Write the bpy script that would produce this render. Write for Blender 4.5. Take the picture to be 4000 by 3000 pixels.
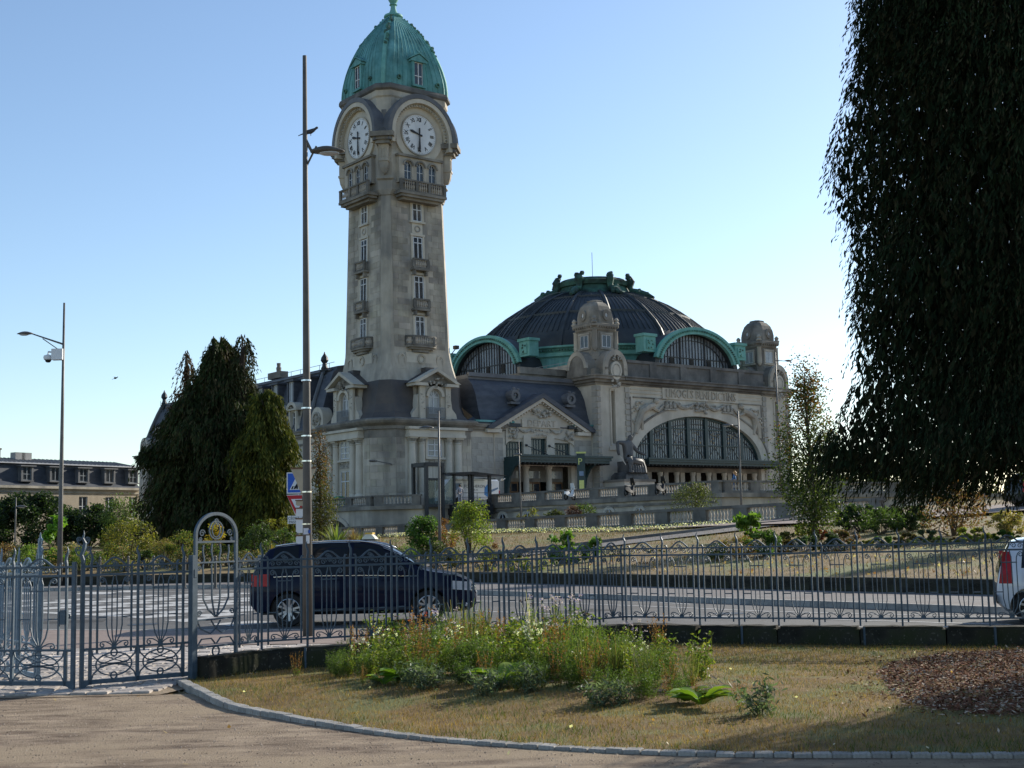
import bpy, bmesh, math, random
import numpy as np
from mathutils import Matrix, Vector
for o in list(bpy.data.objects): bpy.data.objects.remove(o)
SC = bpy.context.scene
COL = SC.collection
PI = math.pi
R = math.radians
# ------------------------------------------------------------------ camera
FOC, PIT, ROL, EYE = 5135.0, 0.1138, -0.02245, 1.73     # focal length in photo pixels (4000 wide), pitch, roll, eye height
CF = np.array([0, math.cos(PIT), math.sin(PIT)])
CU0 = np.array([0, -math.sin(PIT), math.cos(PIT)])
CX0 = np.array([1.0, 0, 0])
CR = math.cos(ROL)*CX0+math.sin(ROL)*CU0
CU = -math.sin(ROL)*CX0+math.cos(ROL)*CU0
cd = bpy.data.cameras.new('camera')
cam = bpy.data.objects.new('camera', cd)
COL.objects.link(cam)
cd.sensor_fit = 'HORIZONTAL'
cd.sensor_width = 36
cd.lens = FOC/4000*36
cd.clip_start = 0.1
cd.clip_end = 6000
cam.matrix_world = Matrix(((CR[0], CU[0], -CF[0], 0), (CR[1], CU[1], -CF[1], 0), (CR[2], CU[2], -CF[2], EYE), (0, 0, 0, 1)))
SC.camera = cam
SC.render.resolution_x, SC.render.resolution_y = 1024, 768
# ------------------------------------------------------------------ light
SUN_AZ, SUN_EL = R(47), R(24)
SUN = Vector((math.sin(SUN_AZ)*math.cos(SUN_EL), math.cos(SUN_AZ)*math.cos(SUN_EL), math.sin(SUN_EL)))
W = bpy.data.worlds.new('World')
SC.world = W
W.use_nodes = True
wn = W.node_tree
wn.nodes.clear()
sky = wn.nodes.new('ShaderNodeTexSky')
sky.sky_type = 'NISHITA'
sky.sun_disc = False
sky.sun_elevation = SUN_EL
sky.sun_rotation = SUN_AZ
sky.altitude = 250
sky.air_density = 1.0
sky.dust_density = 0.5
sky.ozone_density = 2.2
bg = wn.nodes.new('ShaderNodeBackground')
bg.inputs[1].default_value = 0.12
wo = wn.nodes.new('ShaderNodeOutputWorld')
wn.links.new(sky.outputs[0], bg.inputs[0])
wn.links.new(bg.outputs[0], wo.inputs[0])
sl = bpy.data.lights.new('sun', 'SUN')
sl.energy = 4.6
sl.angle = R(0.53)
sl.color = (1.0, 0.93, 0.80)
so = bpy.data.objects.new('sun', sl)
COL.objects.link(so)
so.rotation_euler = (-SUN).to_track_quat('-Z', 'Y').to_euler()
so.location = (60, 80, 60)
vs = SC.view_settings
vs.view_transform = 'Standard'
vs.look = 'None'
vs.exposure = 0.66
vs.gamma = 1.0
vs.use_curve_mapping = False
# ------------------------------------------------------------------ photo pixel -> world helpers
OR = np.array([0, 0, EYE])
def ray(px, py): return CF+CR*(px-2000)/FOC-CU*(py-1500)/FOC
def gp(px, py, z=0.0):
    d = ray(px, py); p = OR+d*((z-EYE)/d[2]); return Vector(p)
def atY(px, py, Y):
    d = ray(px, py); p = OR+d*(Y/d[1]); return Vector(p)
YAW = 0.6709                                # the station's main front runs along UU, its tower side along VV
UU = Vector((math.cos(YAW), math.sin(YAW), 0))
VV = Vector((-math.sin(YAW), math.cos(YAW), 0))
TB = Vector((-11.345, 130.0, 0))            # the foot of the tower's axis
def loc2w(a, b, z): return TB+UU*a+VV*b+Vector((0, 0, z))
# ------------------------------------------------------------------ meshes
def tag(o, label=None, cat=None, group=None, kind=None):
    if label: o['label'] = label
    if cat: o['category'] = cat
    if group: o['group'] = group
    if kind: o['kind'] = kind
    return o
def empty(name, loc=(0, 0, 0), rz=0, label=None, cat=None, group=None, parent=None):
    o = bpy.data.objects.new(name, None)
    COL.objects.link(o)
    o.location = loc
    o.rotation_euler = (0, 0, rz)
    o.empty_display_size = 0.3
    if parent: o.parent = parent
    return tag(o, label, cat, group)
def inst(name, me, parent=None, loc=(0, 0, 0), rot=(0, 0, 0), scale=(1, 1, 1)):
    o = bpy.data.objects.new(name, me)
    COL.objects.link(o)
    o.location = loc
    o.rotation_euler = rot
    o.scale = scale
    if parent: o.parent = parent
    return o
def copy_tree(o, parent=None):
    c = o.copy()
    COL.objects.link(c)
    c.parent = parent
    for ch in o.children: copy_tree(ch, c)
    return c
class MB:
    def __init__(s): s.v = []; s.f = []; s.c = []
    def add(s, vs_, fs, col=None):
        n = len(s.v)
        s.v.extend([tuple(p) for p in vs_])
        s.f.extend([tuple(i+n for i in f) for f in fs])
        if col is not None: s.c.extend([col]*len(fs))
        return s
    def box(s, x0, x1, y0, y1, z0, z1, M=None, col=None):
        p = [(x0, y0, z0), (x1, y0, z0), (x1, y1, z0), (x0, y1, z0), (x0, y0, z1), (x1, y0, z1), (x1, y1, z1), (x0, y1, z1)]
        if M is not None: p = [M @ Vector(q) for q in p]
        return s.add(p, [(0, 3, 2, 1), (4, 5, 6, 7), (0, 1, 5, 4), (1, 2, 6, 5), (2, 3, 7, 6), (3, 0, 4, 7)], col)
    def loft(s, rings, cap=True, closed=True, col=None):
        n = len(rings[0]); vs_ = [p for r in rings for p in r]; fs = []
        for i in range(len(rings)-1):
            for j in range(n if closed else n-1):
                k = (j+1) % n
                fs.append((i*n+j, i*n+k, (i+1)*n+k, (i+1)*n+j))
        if cap:
            fs.append(tuple(range(n-1, -1, -1)))
            fs.append(tuple((len(rings)-1)*n+j for j in range(n)))
        return s.add(vs_, fs, col)
    def lathe(s, prof, n=12, c=(0, 0, 0), a0=0, a1=2*PI, M=None, cap=True, col=None):
        full = abs(a1-a0-2*PI) < 1e-6
        k = n if full else n+1
        rings = []
        for r, z in prof:
            ring = []
            for j in range(k):
                a = a0+(a1-a0)*j/n
                p = Vector((c[0]+r*math.cos(a), c[1]+r*math.sin(a), c[2]+z))
                ring.append(M @ p if M is not None else p)
            rings.append(ring)
        return s.loft(rings, cap and full, full, col)
    def tube(s, path, r, n=6, cap=True, closed=False, up=None, flat=None, col=None):
        P = [Vector(p) for p in path]; m = len(P); rings = []
        rr = r if isinstance(r, (list, tuple)) else [r]*m
        ref = Vector(up) if up else None
        prev = None
        for i in range(m):
            if closed: t = P[(i+1) % m]-P[i-1]
            else: t = P[min(i+1, m-1)]-P[max(i-1, 0)]
            if t.length < 1e-9: t = Vector((0, 0, 1))
            t.normalize()
            if ref is not None: x = ref-t*ref.dot(t)
            elif prev is not None: x = prev-t*prev.dot(t)
            else:
                h = Vector((0, 0, 1)) if abs(t.z) < .9 else Vector((1, 0, 0))
                x = h-t*h.dot(t)
            if x.length < 1e-6: x = Vector((1, 0, 0))-t*t.x
            x.normalize(); y = t.cross(x); prev = x
            ring = []
            for j in range(n):
                a = 2*PI*(j+.5)/n
                sx, sy = math.cos(a), math.sin(a)
                if flat: sx *= flat[0]; sy *= flat[1]
                ring.append(P[i]+(x*sx+y*sy)*rr[i])
            rings.append(ring)
        if closed: rings.append(rings[0])
        return s.loft(rings, cap and not closed, True, col)
    def ball(s, c, r, n=8, m=5, col=None, M=None):
        rx, ry, rz = r if isinstance(r, (tuple, list)) else (r, r, r)
        rings = []
        for i in range(1, m):
            t = PI*i/m
            ring = []
            for j in range(n):
                p = Vector((c[0]+rx*math.sin(t)*math.cos(2*PI*j/n), c[1]+ry*math.sin(t)*math.sin(2*PI*j/n), c[2]-rz*math.cos(t)))
                ring.append(M @ p if M is not None else p)
            rings.append(ring)
        return s.loft(rings, True, True, col)
    # facade helpers: m(p, q, d) maps (along, up, inward) to local space
    def mbox(s, m, p0, p1, q0, q1, d0, d1, col=None):
        p = [m(p0, q0, d0), m(p1, q0, d0), m(p1, q0, d1), m(p0, q0, d1), m(p0, q1, d0), m(p1, q1, d0), m(p1, q1, d1), m(p0, q1, d1)]
        return s.add(p, [(0, 3, 2, 1), (4, 5, 6, 7), (0, 1, 5, 4), (1, 2, 6, 5), (2, 3, 7, 6), (3, 0, 4, 7)], col)
    def mprism(s, m, poly, d0, d1, col=None):
        n = len(poly)
        p = [m(a, b, d0) for a, b in poly]+[m(a, b, d1) for a, b in poly]
        f = [tuple(range(n)), tuple(range(2*n-1, n-1, -1))]+[(i, (i+1) % n, n+(i+1) % n, n+i) for i in range(n)]
        return s.add(p, f, col)
    def marc(s, m, cp, cq, r0, r1, d0, d1, a0=0, a1=PI, n=20, k=1.0, ka=None, col=None):
        # ring segment; k squashes the height (ka: squash of the inner curve)
        ka = k if ka is None else ka
        rings = []
        for i in range(n+1):
            a = a0+(a1-a0)*i/n
            c_, s_ = math.cos(a), math.sin(a)
            rings.append([m(cp+r0*c_, cq+r0*s_*ka, d0), m(cp+r1*c_, cq+r1*s_*k, d0), m(cp+r1*c_, cq+r1*s_*k, d1), m(cp+r0*c_, cq+r0*s_*ka, d1)])
        return s.loft(rings, True, True, col)
    def wall(s, m, p0, p1, q0, q1, ops=(), dep=.3, n=10):
        # face at d=0 with openings (p0,p1,q0,qtop[,rise]); reveals go dep inward. rise = height of the arched head inside qtop
        xs = sorted({p0, p1} | {o[0] for o in ops} | {o[1] for o in ops})
        zs = sorted({q0, q1} | {o[2] for o in ops} | {o[3] for o in ops})
        xs = [x for x in xs if p0-1e-6 <= x <= p1+1e-6]; zs = [z for z in zs if q0-1e-6 <= z <= q1+1e-6]
        for i in range(len(xs)-1):
            for j in range(len(zs)-1):
                x, z = (xs[i]+xs[i+1])/2, (zs[j]+zs[j+1])/2
                if any(o[0] < x < o[1] and o[2] < z < o[3] for o in ops): continue
                s.add([m(xs[i], zs[j], 0), m(xs[i+1], zs[j], 0), m(xs[i+1], zs[j+1], 0), m(xs[i], zs[j+1], 0)], [(0, 1, 2, 3)])
        for o in ops:
            a, b, c, d = o[:4]
            rise = o[4] if len(o) > 4 else 0
            pts = [(a, c), (b, c)]
            if rise:
                cp, w = (a+b)/2, (b-a)/2
                arc = [(cp+w*math.cos(PI*i/n), d-rise+rise*math.sin(PI*i/n)) for i in range(n+1)]
                pts += arc
                for i in range(n):
                    (x1, z1), (x2, z2) = arc[i], arc[i+1]
                    s.add([m(x1, z1, 0), m(x1, d, 0), m(x2, d, 0), m(x2, z2, 0)], [(0, 1, 2, 3)])
            else: pts += [(b, d), (a, d)]
            k = len(pts)
            s.add([m(x, z, 0) for x, z in pts]+[m(x, z, dep) for x, z in pts], [(i, (i+1) % k, k+(i+1) % k, k+i) for i in range(k)])
        return s
    def mesh(s, name, mat_, smooth=False):
        me = bpy.data.meshes.new(name)
        me.from_pydata(s.v, [], s.f)
        if s.c and len(s.c) == len(s.f):
            at = me.color_attributes.new('Col', 'FLOAT_COLOR', 'CORNER')
            arr = np.ones((len(me.loops), 4), dtype=np.float32)
            k = 0
            for f, c in zip(s.f, s.c):
                arr[k:k+len(f), :3] = c; k += len(f)
            at.data.foreach_set('color', arr.ravel())
        if mat_ is not None: me.materials.append(MT[mat_] if isinstance(mat_, str) else mat_)
        if smooth is True: me.polygons.foreach_set('use_smooth', [True]*len(me.polygons))
        elif smooth:
            me.polygons.foreach_set('use_smooth', [True]*len(me.polygons))
            try: me.set_sharp_from_angle(angle=R(smooth))
            except Exception: pass
        me.update()
        return me
    def build(s, name, mat_, parent=None, smooth=False, loc=(0, 0, 0), rz=0, label=None, cat=None, group=None, kind=None):
        o = bpy.data.objects.new(name, s.mesh(name, mat_, smooth))
        COL.objects.link(o)
        o.location = loc
        o.rotation_euler = (0, 0, rz)
        if parent: o.parent = parent
        return tag(o, label, cat, group, kind)
def FR(b): return lambda p, q, d: (p, b+d, q)          # a front that faces the forecourt
def LF(a): return lambda p, q, d: (a+d, p, q)          # a side that faces the gardens
def RT(a): return lambda p, q, d: (a-d, p, q)
def BK(b): return lambda p, q, d: (p, b-d, q)
def textmesh(txt, size, ext, mat_, name='lettering', align='CENTER', font_scale_x=1.0, sp=1.0):
    cu = bpy.data.curves.new(name, 'FONT')
    cu.body = txt; cu.size = size; cu.extrude = ext; cu.align_x = align; cu.align_y = 'CENTER'; cu.space_character = sp; cu.resolution_u = 2
    o = bpy.data.objects.new('tmp', cu); COL.objects.link(o)
    dg = bpy.context.evaluated_depsgraph_get(); dg.update()
    me = bpy.data.meshes.new_from_object(o.evaluated_get(dg))
    bpy.data.objects.remove(o); bpy.data.curves.remove(cu)
    me.name = name
    me.materials.clear(); me.materials.append(MT[mat_])
    return me
# ------------------------------------------------------------------ materials
MT = {}
def nn(nt, t, **kw):
    n = nt.nodes.new(t)
    for k, v in kw.items(): setattr(n, k, v)
    return n
def mat(name, c1, c2=None, sc=1.0, rough=.8, bump=0., bsc=None, metal=0., stretch=(1, 1, 1), spec=.3, rnd=0., col=False, c3=None, sc3=.2, transl=0., coat=0., streak=None, speck=None, lo=.35, hi=.65, alpha=None, bstr=None):
    m = bpy.data.materials.new(name); m.use_nodes = True
    nt = m.node_tree; nt.nodes.clear(); L = nt.links.new
    out = nn(nt, 'ShaderNodeOutputMaterial'); p = nn(nt, 'ShaderNodeBsdfPrincipled')
    p.inputs['Roughness'].default_value = rough; p.inputs['Metallic'].default_value = metal
    p.inputs['Specular IOR Level'].default_value = spec
    p.inputs['Coat Weight'].default_value = coat; p.inputs['Coat Roughness'].default_value = .04
    tc = nn(nt, 'ShaderNodeTexCoord'); mp = nn(nt, 'ShaderNodeMapping'); mp.inputs['Scale'].default_value = stretch
    L(tc.outputs['Object'], mp.inputs[0])
    def noise(scale, det=6, vec=None, rough_=.6):
        n = nn(nt, 'ShaderNodeTexNoise'); n.inputs['Scale'].default_value = scale; n.inputs['Detail'].default_value = det; n.inputs['Roughness'].default_value = rough_
        L(vec or mp.outputs[0], n.inputs['Vector']); return n
    def ramp(fac, a, b, ca, cb):
        r = nn(nt, 'ShaderNodeValToRGB'); e = r.color_ramp.elements
        e[0].position, e[1].position = a, b; e[0].color = (*ca, 1); e[1].color = (*cb, 1)
        L(fac, r.inputs[0]); return r.outputs[0]
    def mix(kind, fac, a, b):
        x = nn(nt, 'ShaderNodeMix', data_type='RGBA', blend_type=kind)
        if isinstance(fac, (int, float)): x.inputs[0].default_value = fac
        else: L(fac, x.inputs[0])
        for s_, q in ((6, a), (7, b)):
            if isinstance(q, tuple): x.inputs[s_].default_value = (*q, 1)
            else: L(q, x.inputs[s_])
        return x.outputs[2]
    if c2 is None: c2 = tuple(min(1, x*1.12) for x in c1)
    c = ramp(noise(sc).outputs[0], lo, hi, c1, c2)
    if c3 is not None: c = mix('MIX', ramp(noise(sc3, 4).outputs[0], .48, .62, (0, 0, 0), (1, 1, 1)), c, c3)
    if streak is not None:          # weathering runs: (colour, horizontal scale, vertical scale, strength)
        mp2 = nn(nt, 'ShaderNodeMapping'); mp2.inputs['Scale'].default_value = (streak[1], streak[1], streak[2]); L(tc.outputs['Object'], mp2.inputs[0])
        f = ramp(noise(1.0, 5, mp2.outputs[0]).outputs[0], .42, .75, (0, 0, 0), (streak[3],)*3)
        c = mix('MIX', f, c, streak[0])
    if speck is not None:           # (colour, scale, threshold)
        f = ramp(noise(speck[1], 2).outputs[0], speck[2], speck[2]+.04, (0, 0, 0), (1, 1, 1))
        c = mix('MIX', f, c, speck[0])
    if col:
        a = nn(nt, 'ShaderNodeVertexColor'); a.layer_name = 'Col'; c = mix('MULTIPLY', 1.0, c, a.outputs[0])
    if rnd:
        oi = nn(nt, 'ShaderNodeObjectInfo'); f = nn(nt, 'ShaderNodeMapRange'); f.inputs[3].default_value = 1-rnd; f.inputs[4].default_value = 1+rnd
        L(oi.outputs['Random'], f.inputs[0]); v = nn(nt, 'ShaderNodeCombineColor')
        for k in range(3): L(f.outputs[0], v.inputs[k])
        c = mix('MULTIPLY', 1.0, c, v.outputs[0])
    L(c, p.inputs['Base Color'])
    if bump:
        b = nn(nt, 'ShaderNodeBump'); b.inputs['Strength'].default_value = bstr or .6; b.inputs['Distance'].default_value = bump
        L(noise(bsc or sc*6, 8).outputs[0], b.inputs['Height']); L(b.outputs[0], p.inputs['Normal'])
    sh = p.outputs[0]
    if transl:
        t = nn(nt, 'ShaderNodeBsdfTranslucent'); L(mix('MULTIPLY', 1.0, c, (1.5, 1.6, .7)), t.inputs[0])
        x = nn(nt, 'ShaderNodeMixShader'); x.inputs[0].default_value = transl; L(sh, x.inputs[1]); L(t.outputs[0], x.inputs[2]); sh = x.outputs[0]
    if alpha is not None:
        t = nn(nt, 'ShaderNodeBsdfTransparent'); t.inputs[0].default_value = (.9, .95, .95, 1)
        x = nn(nt, 'ShaderNodeMixShader'); x.inputs[0].default_value = alpha; L(t.outputs[0], x.inputs[1]); L(sh, x.inputs[2]); sh = x.outputs[0]
    L(sh, out.inputs[0])
    MT[name] = m
    return m
SOOT = (.075, .075, .072)
mat('stone', (.42, .375, .30), (.52, .47, .385), sc=.55, rough=.85, bump=.02, bsc=5, streak=(SOOT, .75, .10, .6), c3=(.29, .27, .235), sc3=.16)
mat('stone_block', (.36, .34, .295), (.46, .435, .38), sc=.7, rough=.85, bump=.015, bsc=5, rnd=.13, streak=(SOOT, .6, .12, .5), col=False)
mat('stone_course', (.42, .38, .31), (.52, .475, .395), sc=.6, rough=.85, bump=.015, bsc=5, streak=(SOOT, .8, .10, .6), c3=(.27, .25, .215), sc3=.18, col=True)
mat('stone_pale', (.48, .44, .36), (.575, .53, .445), sc=.8, rough=.85, bump=.015, bsc=6, streak=((.22, .205, .18), .5, .12, .5))
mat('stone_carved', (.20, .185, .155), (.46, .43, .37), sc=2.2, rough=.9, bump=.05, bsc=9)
mat('stone_dark', (.10, .098, .094), (.20, .19, .175), sc=.6, rough=.9, bump=.03, bsc=6, streak=((.05, .05, .05), .6, .15, .6))
mat('stone_sooty', (.17, .155, .13), (.30, .275, .235), sc=.7, rough=.9, bump=.03, bsc=5, streak=((.06, .058, .055), .5, .15, .8))
mat('plinth_stone', (.022, .022, .018), (.060, .055, .045), sc=2.2, rough=.95, bump=.02, bsc=18, rnd=.15, spec=.1, speck=((.10, .095, .075), 22, .63), c3=(.035, .04, .02), sc3=1.1)
mat('balustrade_stone', (.11, .104, .092), (.22, .205, .18), sc=.8, rough=.9, bump=.015, bsc=9, streak=((.07, .068, .064), .7, .3, .6))
mat('baluster_stone', (.36, .32, .27), (.50, .45, .38), sc=1.5, rough=.9, rnd=.12)
mat('copper', (.095, .27, .265), (.17, .39, .385), sc=.7, rough=.75, bump=.01, bsc=4, streak=((.04, .13, .13), 1.6, .10, .7), c3=(.10, .24, .23), sc3=.5, spec=.2)
mat('copper_crown', (.015, .022, .022), (.05, .13, .10), sc=.8, rough=.75, bump=.02, bsc=5)
mat('copper_pale', (.12, .33, .29), (.19, .42, .38), sc=1.2, rough=.75, bump=.01, bsc=8, streak=((.09, .22, .18), 1.2, .5, .6))
mat('copper_dark', (.022, .03, .035), (.045, .055, .06), sc=.5, rough=.55, bump=.012, bsc=2, streak=((.018, .022, .027), .6, .1, .6), spec=.35)
mat('copper_mixed', (.03, .05, .045), (.09, .24, .18), sc=1.0, rough=.75, bump=.02, bsc=5)
mat('slate', (.045, .052, .066), (.075, .083, .10), sc=.8, rough=.6, bump=.008, bsc=5, stretch=(1, 1, 3), spec=.35)
mat('slate_brown', (.05, .05, .055), (.10, .085, .075), sc=.4, rough=.6, bump=.008, bsc=5, spec=.35)
mat('zinc', (.20, .205, .21), (.29, .295, .30), sc=.5, rough=.5, metal=.3, spec=.4)
mat('lead', (.09, .095, .105), (.15, .155, .165), sc=.7, rough=.6, spec=.35)
mat('render_beige', (.40, .335, .25), (.50, .425, .33), sc=.4, rough=.9, streak=((.22, .18, .13), .7, .15, .5))
mat('iron_green', (.012, .032, .034), (.022, .05, .052), sc=3, rough=.45, spec=.45)
mat('iron_dark', (.018, .02, .022), (.035, .037, .04), sc=4, rough=.5, spec=.4)
mat('frame_white', (.48, .50, .52), (.60, .62, .63), sc=2, rough=.5)
mat('frame_grey', (.16, .18, .20), (.22, .24, .26), sc=2, rough=.5)
mat('glass_dark', (.02, .024, .03), (.05, .057, .065), sc=1.3, rough=.08, spec=.6, rnd=.25)
mat('glass_curtain', (.20, .21, .22), (.34, .35, .35), sc=2.5, rough=.15, spec=.6, rnd=.3, stretch=(3, 3, .2))
mat('glass_lunette', (.10, .115, .14), (.19, .21, .24), sc=.8, rough=.22, spec=.6)
mat('glass_stained', (.24, .27, .28), (.46, .48, .45), sc=1.2, rough=.2, spec=.5, alpha=.85, c3=(.12, .15, .17), sc3=.6)
mat('glass_clear', (.10, .14, .13), (.16, .2, .19), sc=1, rough=.05, spec=.6, alpha=.45)
mat('clock_face', (.62, .64, .66), (.72, .74, .75), sc=.8, rough=.5, streak=((.35, .35, .34), .8, .3, .4))
mat('clock_black', (.012, .012, .014), (.02, .02, .022), sc=3, rough=.5)
mat('wood_door', (.12, .06, .025), (.20, .105, .045), sc=2, rough=.45, stretch=(3, 3, .4))
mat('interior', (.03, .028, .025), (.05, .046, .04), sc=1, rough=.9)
mat('asphalt', (.06, .058, .056), (.105, .10, .096), sc=.5, rough=.85, bump=.006, bsc=90, c3=(.10, .096, .09), sc3=.35, speck=((.19, .185, .18), 160, .66), spec=.4)
mat('asphalt_patch', (.035, .034, .033), (.06, .058, .056), sc=2, rough=.9, bump=.005, bsc=90)
mat('asphalt_pale', (.13, .12, .115), (.175, .16, .15), sc=1.5, rough=.85, bump=.005, bsc=90, c3=(.145, .125, .115), sc3=.4)
mat('pavement_pink', (.20, .155, .135), (.265, .205, .175), sc=2.0, rough=.9, bump=.004, bsc=120)
mat('paint_white', (.26, .255, .245), (.46, .455, .44), sc=7, rough=.8, lo=.3, hi=.55, speck=((.2, .195, .19), 30, .66))
mat('kerb_stone', (.24, .23, .21), (.36, .345, .32), sc=6, rough=.85, bump=.006, bsc=60, rnd=.16, speck=((.12, .115, .11), 90, .62))
mat('gravel', (.125, .085, .058), (.37, .285, .20), sc=2.6, rough=.95, bump=.02, bsc=75, c3=(.32, .245, .165), sc3=.55, speck=((.50, .42, .33), 130, .66), bstr=1.0, stretch=(.7, 1.6, 1))
mat('pebble', (.26, .20, .15), (.45, .37, .29), sc=4, rough=.9, rnd=.2, col=True)
mat('soil', (.075, .06, .045), (.15, .12, .09), sc=4, rough=.95, bump=.03, bsc=30)
mat('lawn_soil', (.13, .08, .03), (.22, .145, .055), sc=2.5, rough=.95, bump=.02, bsc=60, c3=(.15, .155, .055), sc3=.9, bstr=.9)
mat('garden_soil', (.14, .095, .042), (.24, .165, .075), sc=1.2, rough=.95, bump=.03, bsc=12, c3=(.14, .15, .055), sc3=.35)
mat('cobble', (.30, .265, .235), (.46, .41, .37), sc=3, rough=.85, bump=.01, bsc=30, rnd=.2)
mat('iron_blue', (.046, .074, .10), (.075, .108, .14), sc=14, rough=.55, spec=.35, bump=.001, bsc=90, rnd=.06, speck=((.12, .085, .06), 30, .69))
mat('iron_blue_sunlit', (.11, .17, .22), (.16, .23, .29), sc=14, rough=.45, spec=.5, rnd=.06, speck=((.14, .09, .06), 24, .68))  # lighter copy of iron_blue: sunlight on the open gate leaf painted into the colour
mat('pole_grey', (.085, .078, .068), (.12, .11, .098), sc=3, rough=.6, metal=0, spec=.3)
mat('pole_thin', (.085, .08, .075), (.13, .125, .12), sc=3, rough=.5, metal=.2, spec=.5)
mat('lamp_glass', (.35, .36, .36), (.45, .46, .46), sc=2, rough=.2, spec=.6)
mat('white_plastic', (.60, .61, .62), (.72, .73, .73), sc=2, rough=.4)
mat('black_plastic', (.012, .012, .013), (.022, .022, .024), sc=4, rough=.45)
mat('rubber', (.015, .015, .015), (.028, .028, .028), sc=8, rough=.85)
mat('car_navy', (.004, .007, .022), (.005, .009, .026), sc=1, rough=.5, spec=.05, coat=.2)
mat('car_white', (.62, .64, .68), (.68, .70, .73), sc=1, rough=.3, spec=.5, coat=1.0)
mat('car_black', (.008, .009, .011), (.01, .011, .013), sc=1, rough=.5, spec=.15, coat=.6)
mat('car_glass', (.008, .010, .012), (.014, .017, .02), sc=1, rough=.04, spec=.22)
mat('chrome', (.55, .56, .57), (.65, .66, .67), sc=2, rough=.18, metal=1.0)
mat('alloy', (.36, .37, .38), (.46, .47, .48), sc=2, rough=.32, metal=.75)
mat('tail_red', (.30, .006, .010), (.42, .010, .014), sc=5, rough=.35, spec=.3)
mat('head_lens', (.38, .40, .42), (.55, .57, .6), sc=9, rough=.08, spec=.8, coat=.8)
mat('taxi_yellow', (.55, .36, .06), (.66, .45, .1), sc=4, rough=.4)
mat('taxi_cream', (.62, .57, .42), (.7, .66, .52), sc=4, rough=.4)
mat('sign_blue', (.012, .085, .42), (.016, .10, .48), sc=2, rough=.4)
mat('sign_red', (.38, .012, .02), (.46, .018, .028), sc=2, rough=.4)
mat('sign_white', (.62, .63, .63), (.7, .7, .7), sc=2, rough=.4)
mat('sign_back', (.33, .28, .20), (.42, .36, .265), sc=3, rough=.5, metal=.2)
mat('sign_brown', (.12, .065, .03), (.17, .09, .045), sc=3, rough=.6)
mat('sticker', (.45, .5, .6), (.62, .6, .62), sc=30, rough=.5)
mat('van_blue', (.05, .20, .50), (.08, .28, .58), sc=3, rough=.4)
mat('van_grey', (.13, .20, .30), (.17, .25, .36), sc=3, rough=.4)
mat('letter_dark', (.05, .06, .09), (.08, .09, .12), sc=3, rough=.5)
mat('sign_yellowgreen', (.45, .52, .16), (.55, .62, .22), sc=3, rough=.4)
mat('green_plastic', (.012, .16, .075), (.02, .2, .1), sc=2, rough=.4)
mat('skin', (.55, .36, .27), (.62, .42, .32), sc=5, rough=.6)
mat('hair_blond', (.34, .16, .05), (.5, .27, .10), sc=14, rough=.5)
mat('hair_dark', (.015, .012, .01), (.03, .024, .02), sc=14, rough=.5)
mat('denim', (.06, .13, .26), (.10, .19, .34), sc=12, rough=.85)
mat('cloth_grey', (.25, .245, .27), (.34, .33, .36), sc=9, rough=.9)
mat('bronze', (.04, .042, .044), (.085, .085, .083), sc=1.4, rough=.6, spec=.4, streak=((.17, .17, .165), .9, .35, .7))
mat('bird_dark', (.03, .03, .035), (.06, .06, .065), sc=8, rough=.7)
mat('bark', (.045, .035, .026), (.10, .08, .06), sc=4, rough=.95, bump=.03, bsc=12, stretch=(1, 1, .25))
mat('twig', (.07, .05, .03), (.13, .10, .065), sc=6, rough=.9)
mat('leaf', (.85, .85, .85), (1.1, 1.1, 1.1), sc=1.2, rough=.55, col=True, transl=.42, spec=.25)
mat('needle', (.8, .8, .8), (1.15, 1.15, 1.15), sc=.6, rough=.7, col=True, transl=.16, spec=.12)
mat('needle_dark', (.7, .7, .7), (1.1, 1.1, 1.1), sc=2.5, rough=.8, col=True, transl=.07, spec=.05)
mat('blade', (.85, .85, .85), (1.1, 1.1, 1.1), sc=1.5, rough=.6, col=True, transl=.35, spec=.2)
mat('petal', (.95, .95, .95), (1, 1, 1), sc=1, rough=.6, col=True, transl=.4, spec=.2)
mat('mulch', (.9, .9, .9), (1.1, 1.1, 1.1), sc=9, rough=.95, col=True, spec=.05)
# ================================================================== ground, roads, pavements
rng = random.Random(7)
def sheet(name, poly, z, m, label=None, kind='structure', thick=None):
    mb = MB()
    if thick: mb.mprism(lambda p, q, d: (p, q, d), poly, z-thick, z)
    else: mb.add([(x, y, z) for x, y in poly], [tuple(range(len(poly)))])
    return mb.build(name, m, label=label, kind=kind)
mb = MB()
mb.add([(-3000, -300, -.02), (3000, -300, -.02), (3000, 4000, -.02), (-3000, 4000, -.02)], [(0, 1, 2, 3)])
mb.build('ground', 'garden_soil', label='dry brown ground reaching to the horizon', kind='structure')
# gravel forecourt of the park
sheet('gravel_path', [(-40, -6), (40, -6), (40, 15.3), (-4.0, 15.3), (-40, 15.3)], 0, 'gravel', 'pale pinkish gravel path in the foreground')
sheet('road', [(-120, 23), (-4, 22.5), (2, 21), (8, 18.8), (22, 10), (60, -30), (75, -30), (0, 62), (-120, 62)], .004, 'asphalt', 'grey asphalt road with white markings')
NEARK = [(-60, 31.5), (-22, 29.6), (-10.6, 27.2), (-6.4, 25.7), (-3, 24.9), (2, 23.9), (8, 21.9), (14, 19.0), (30, 8)]
sheet('pavement', [(-60, 21.9), (-4, 21.9), (2, 20.6), (8, 18.4), (26, 8)]+NEARK[::-1], .03, 'pavement_pink', 'pinkish asphalt pavement behind the iron fence')
mb = MB()
mb.tube([(x, y+.07, .02) for x, y in NEARK], .075, 4, up=(0, 0, 1), flat=(.3, 1.3))
mb.build('kerb', 'kerb_stone', label='flush pale kerb along the near pavement', kind='structure')
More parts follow.
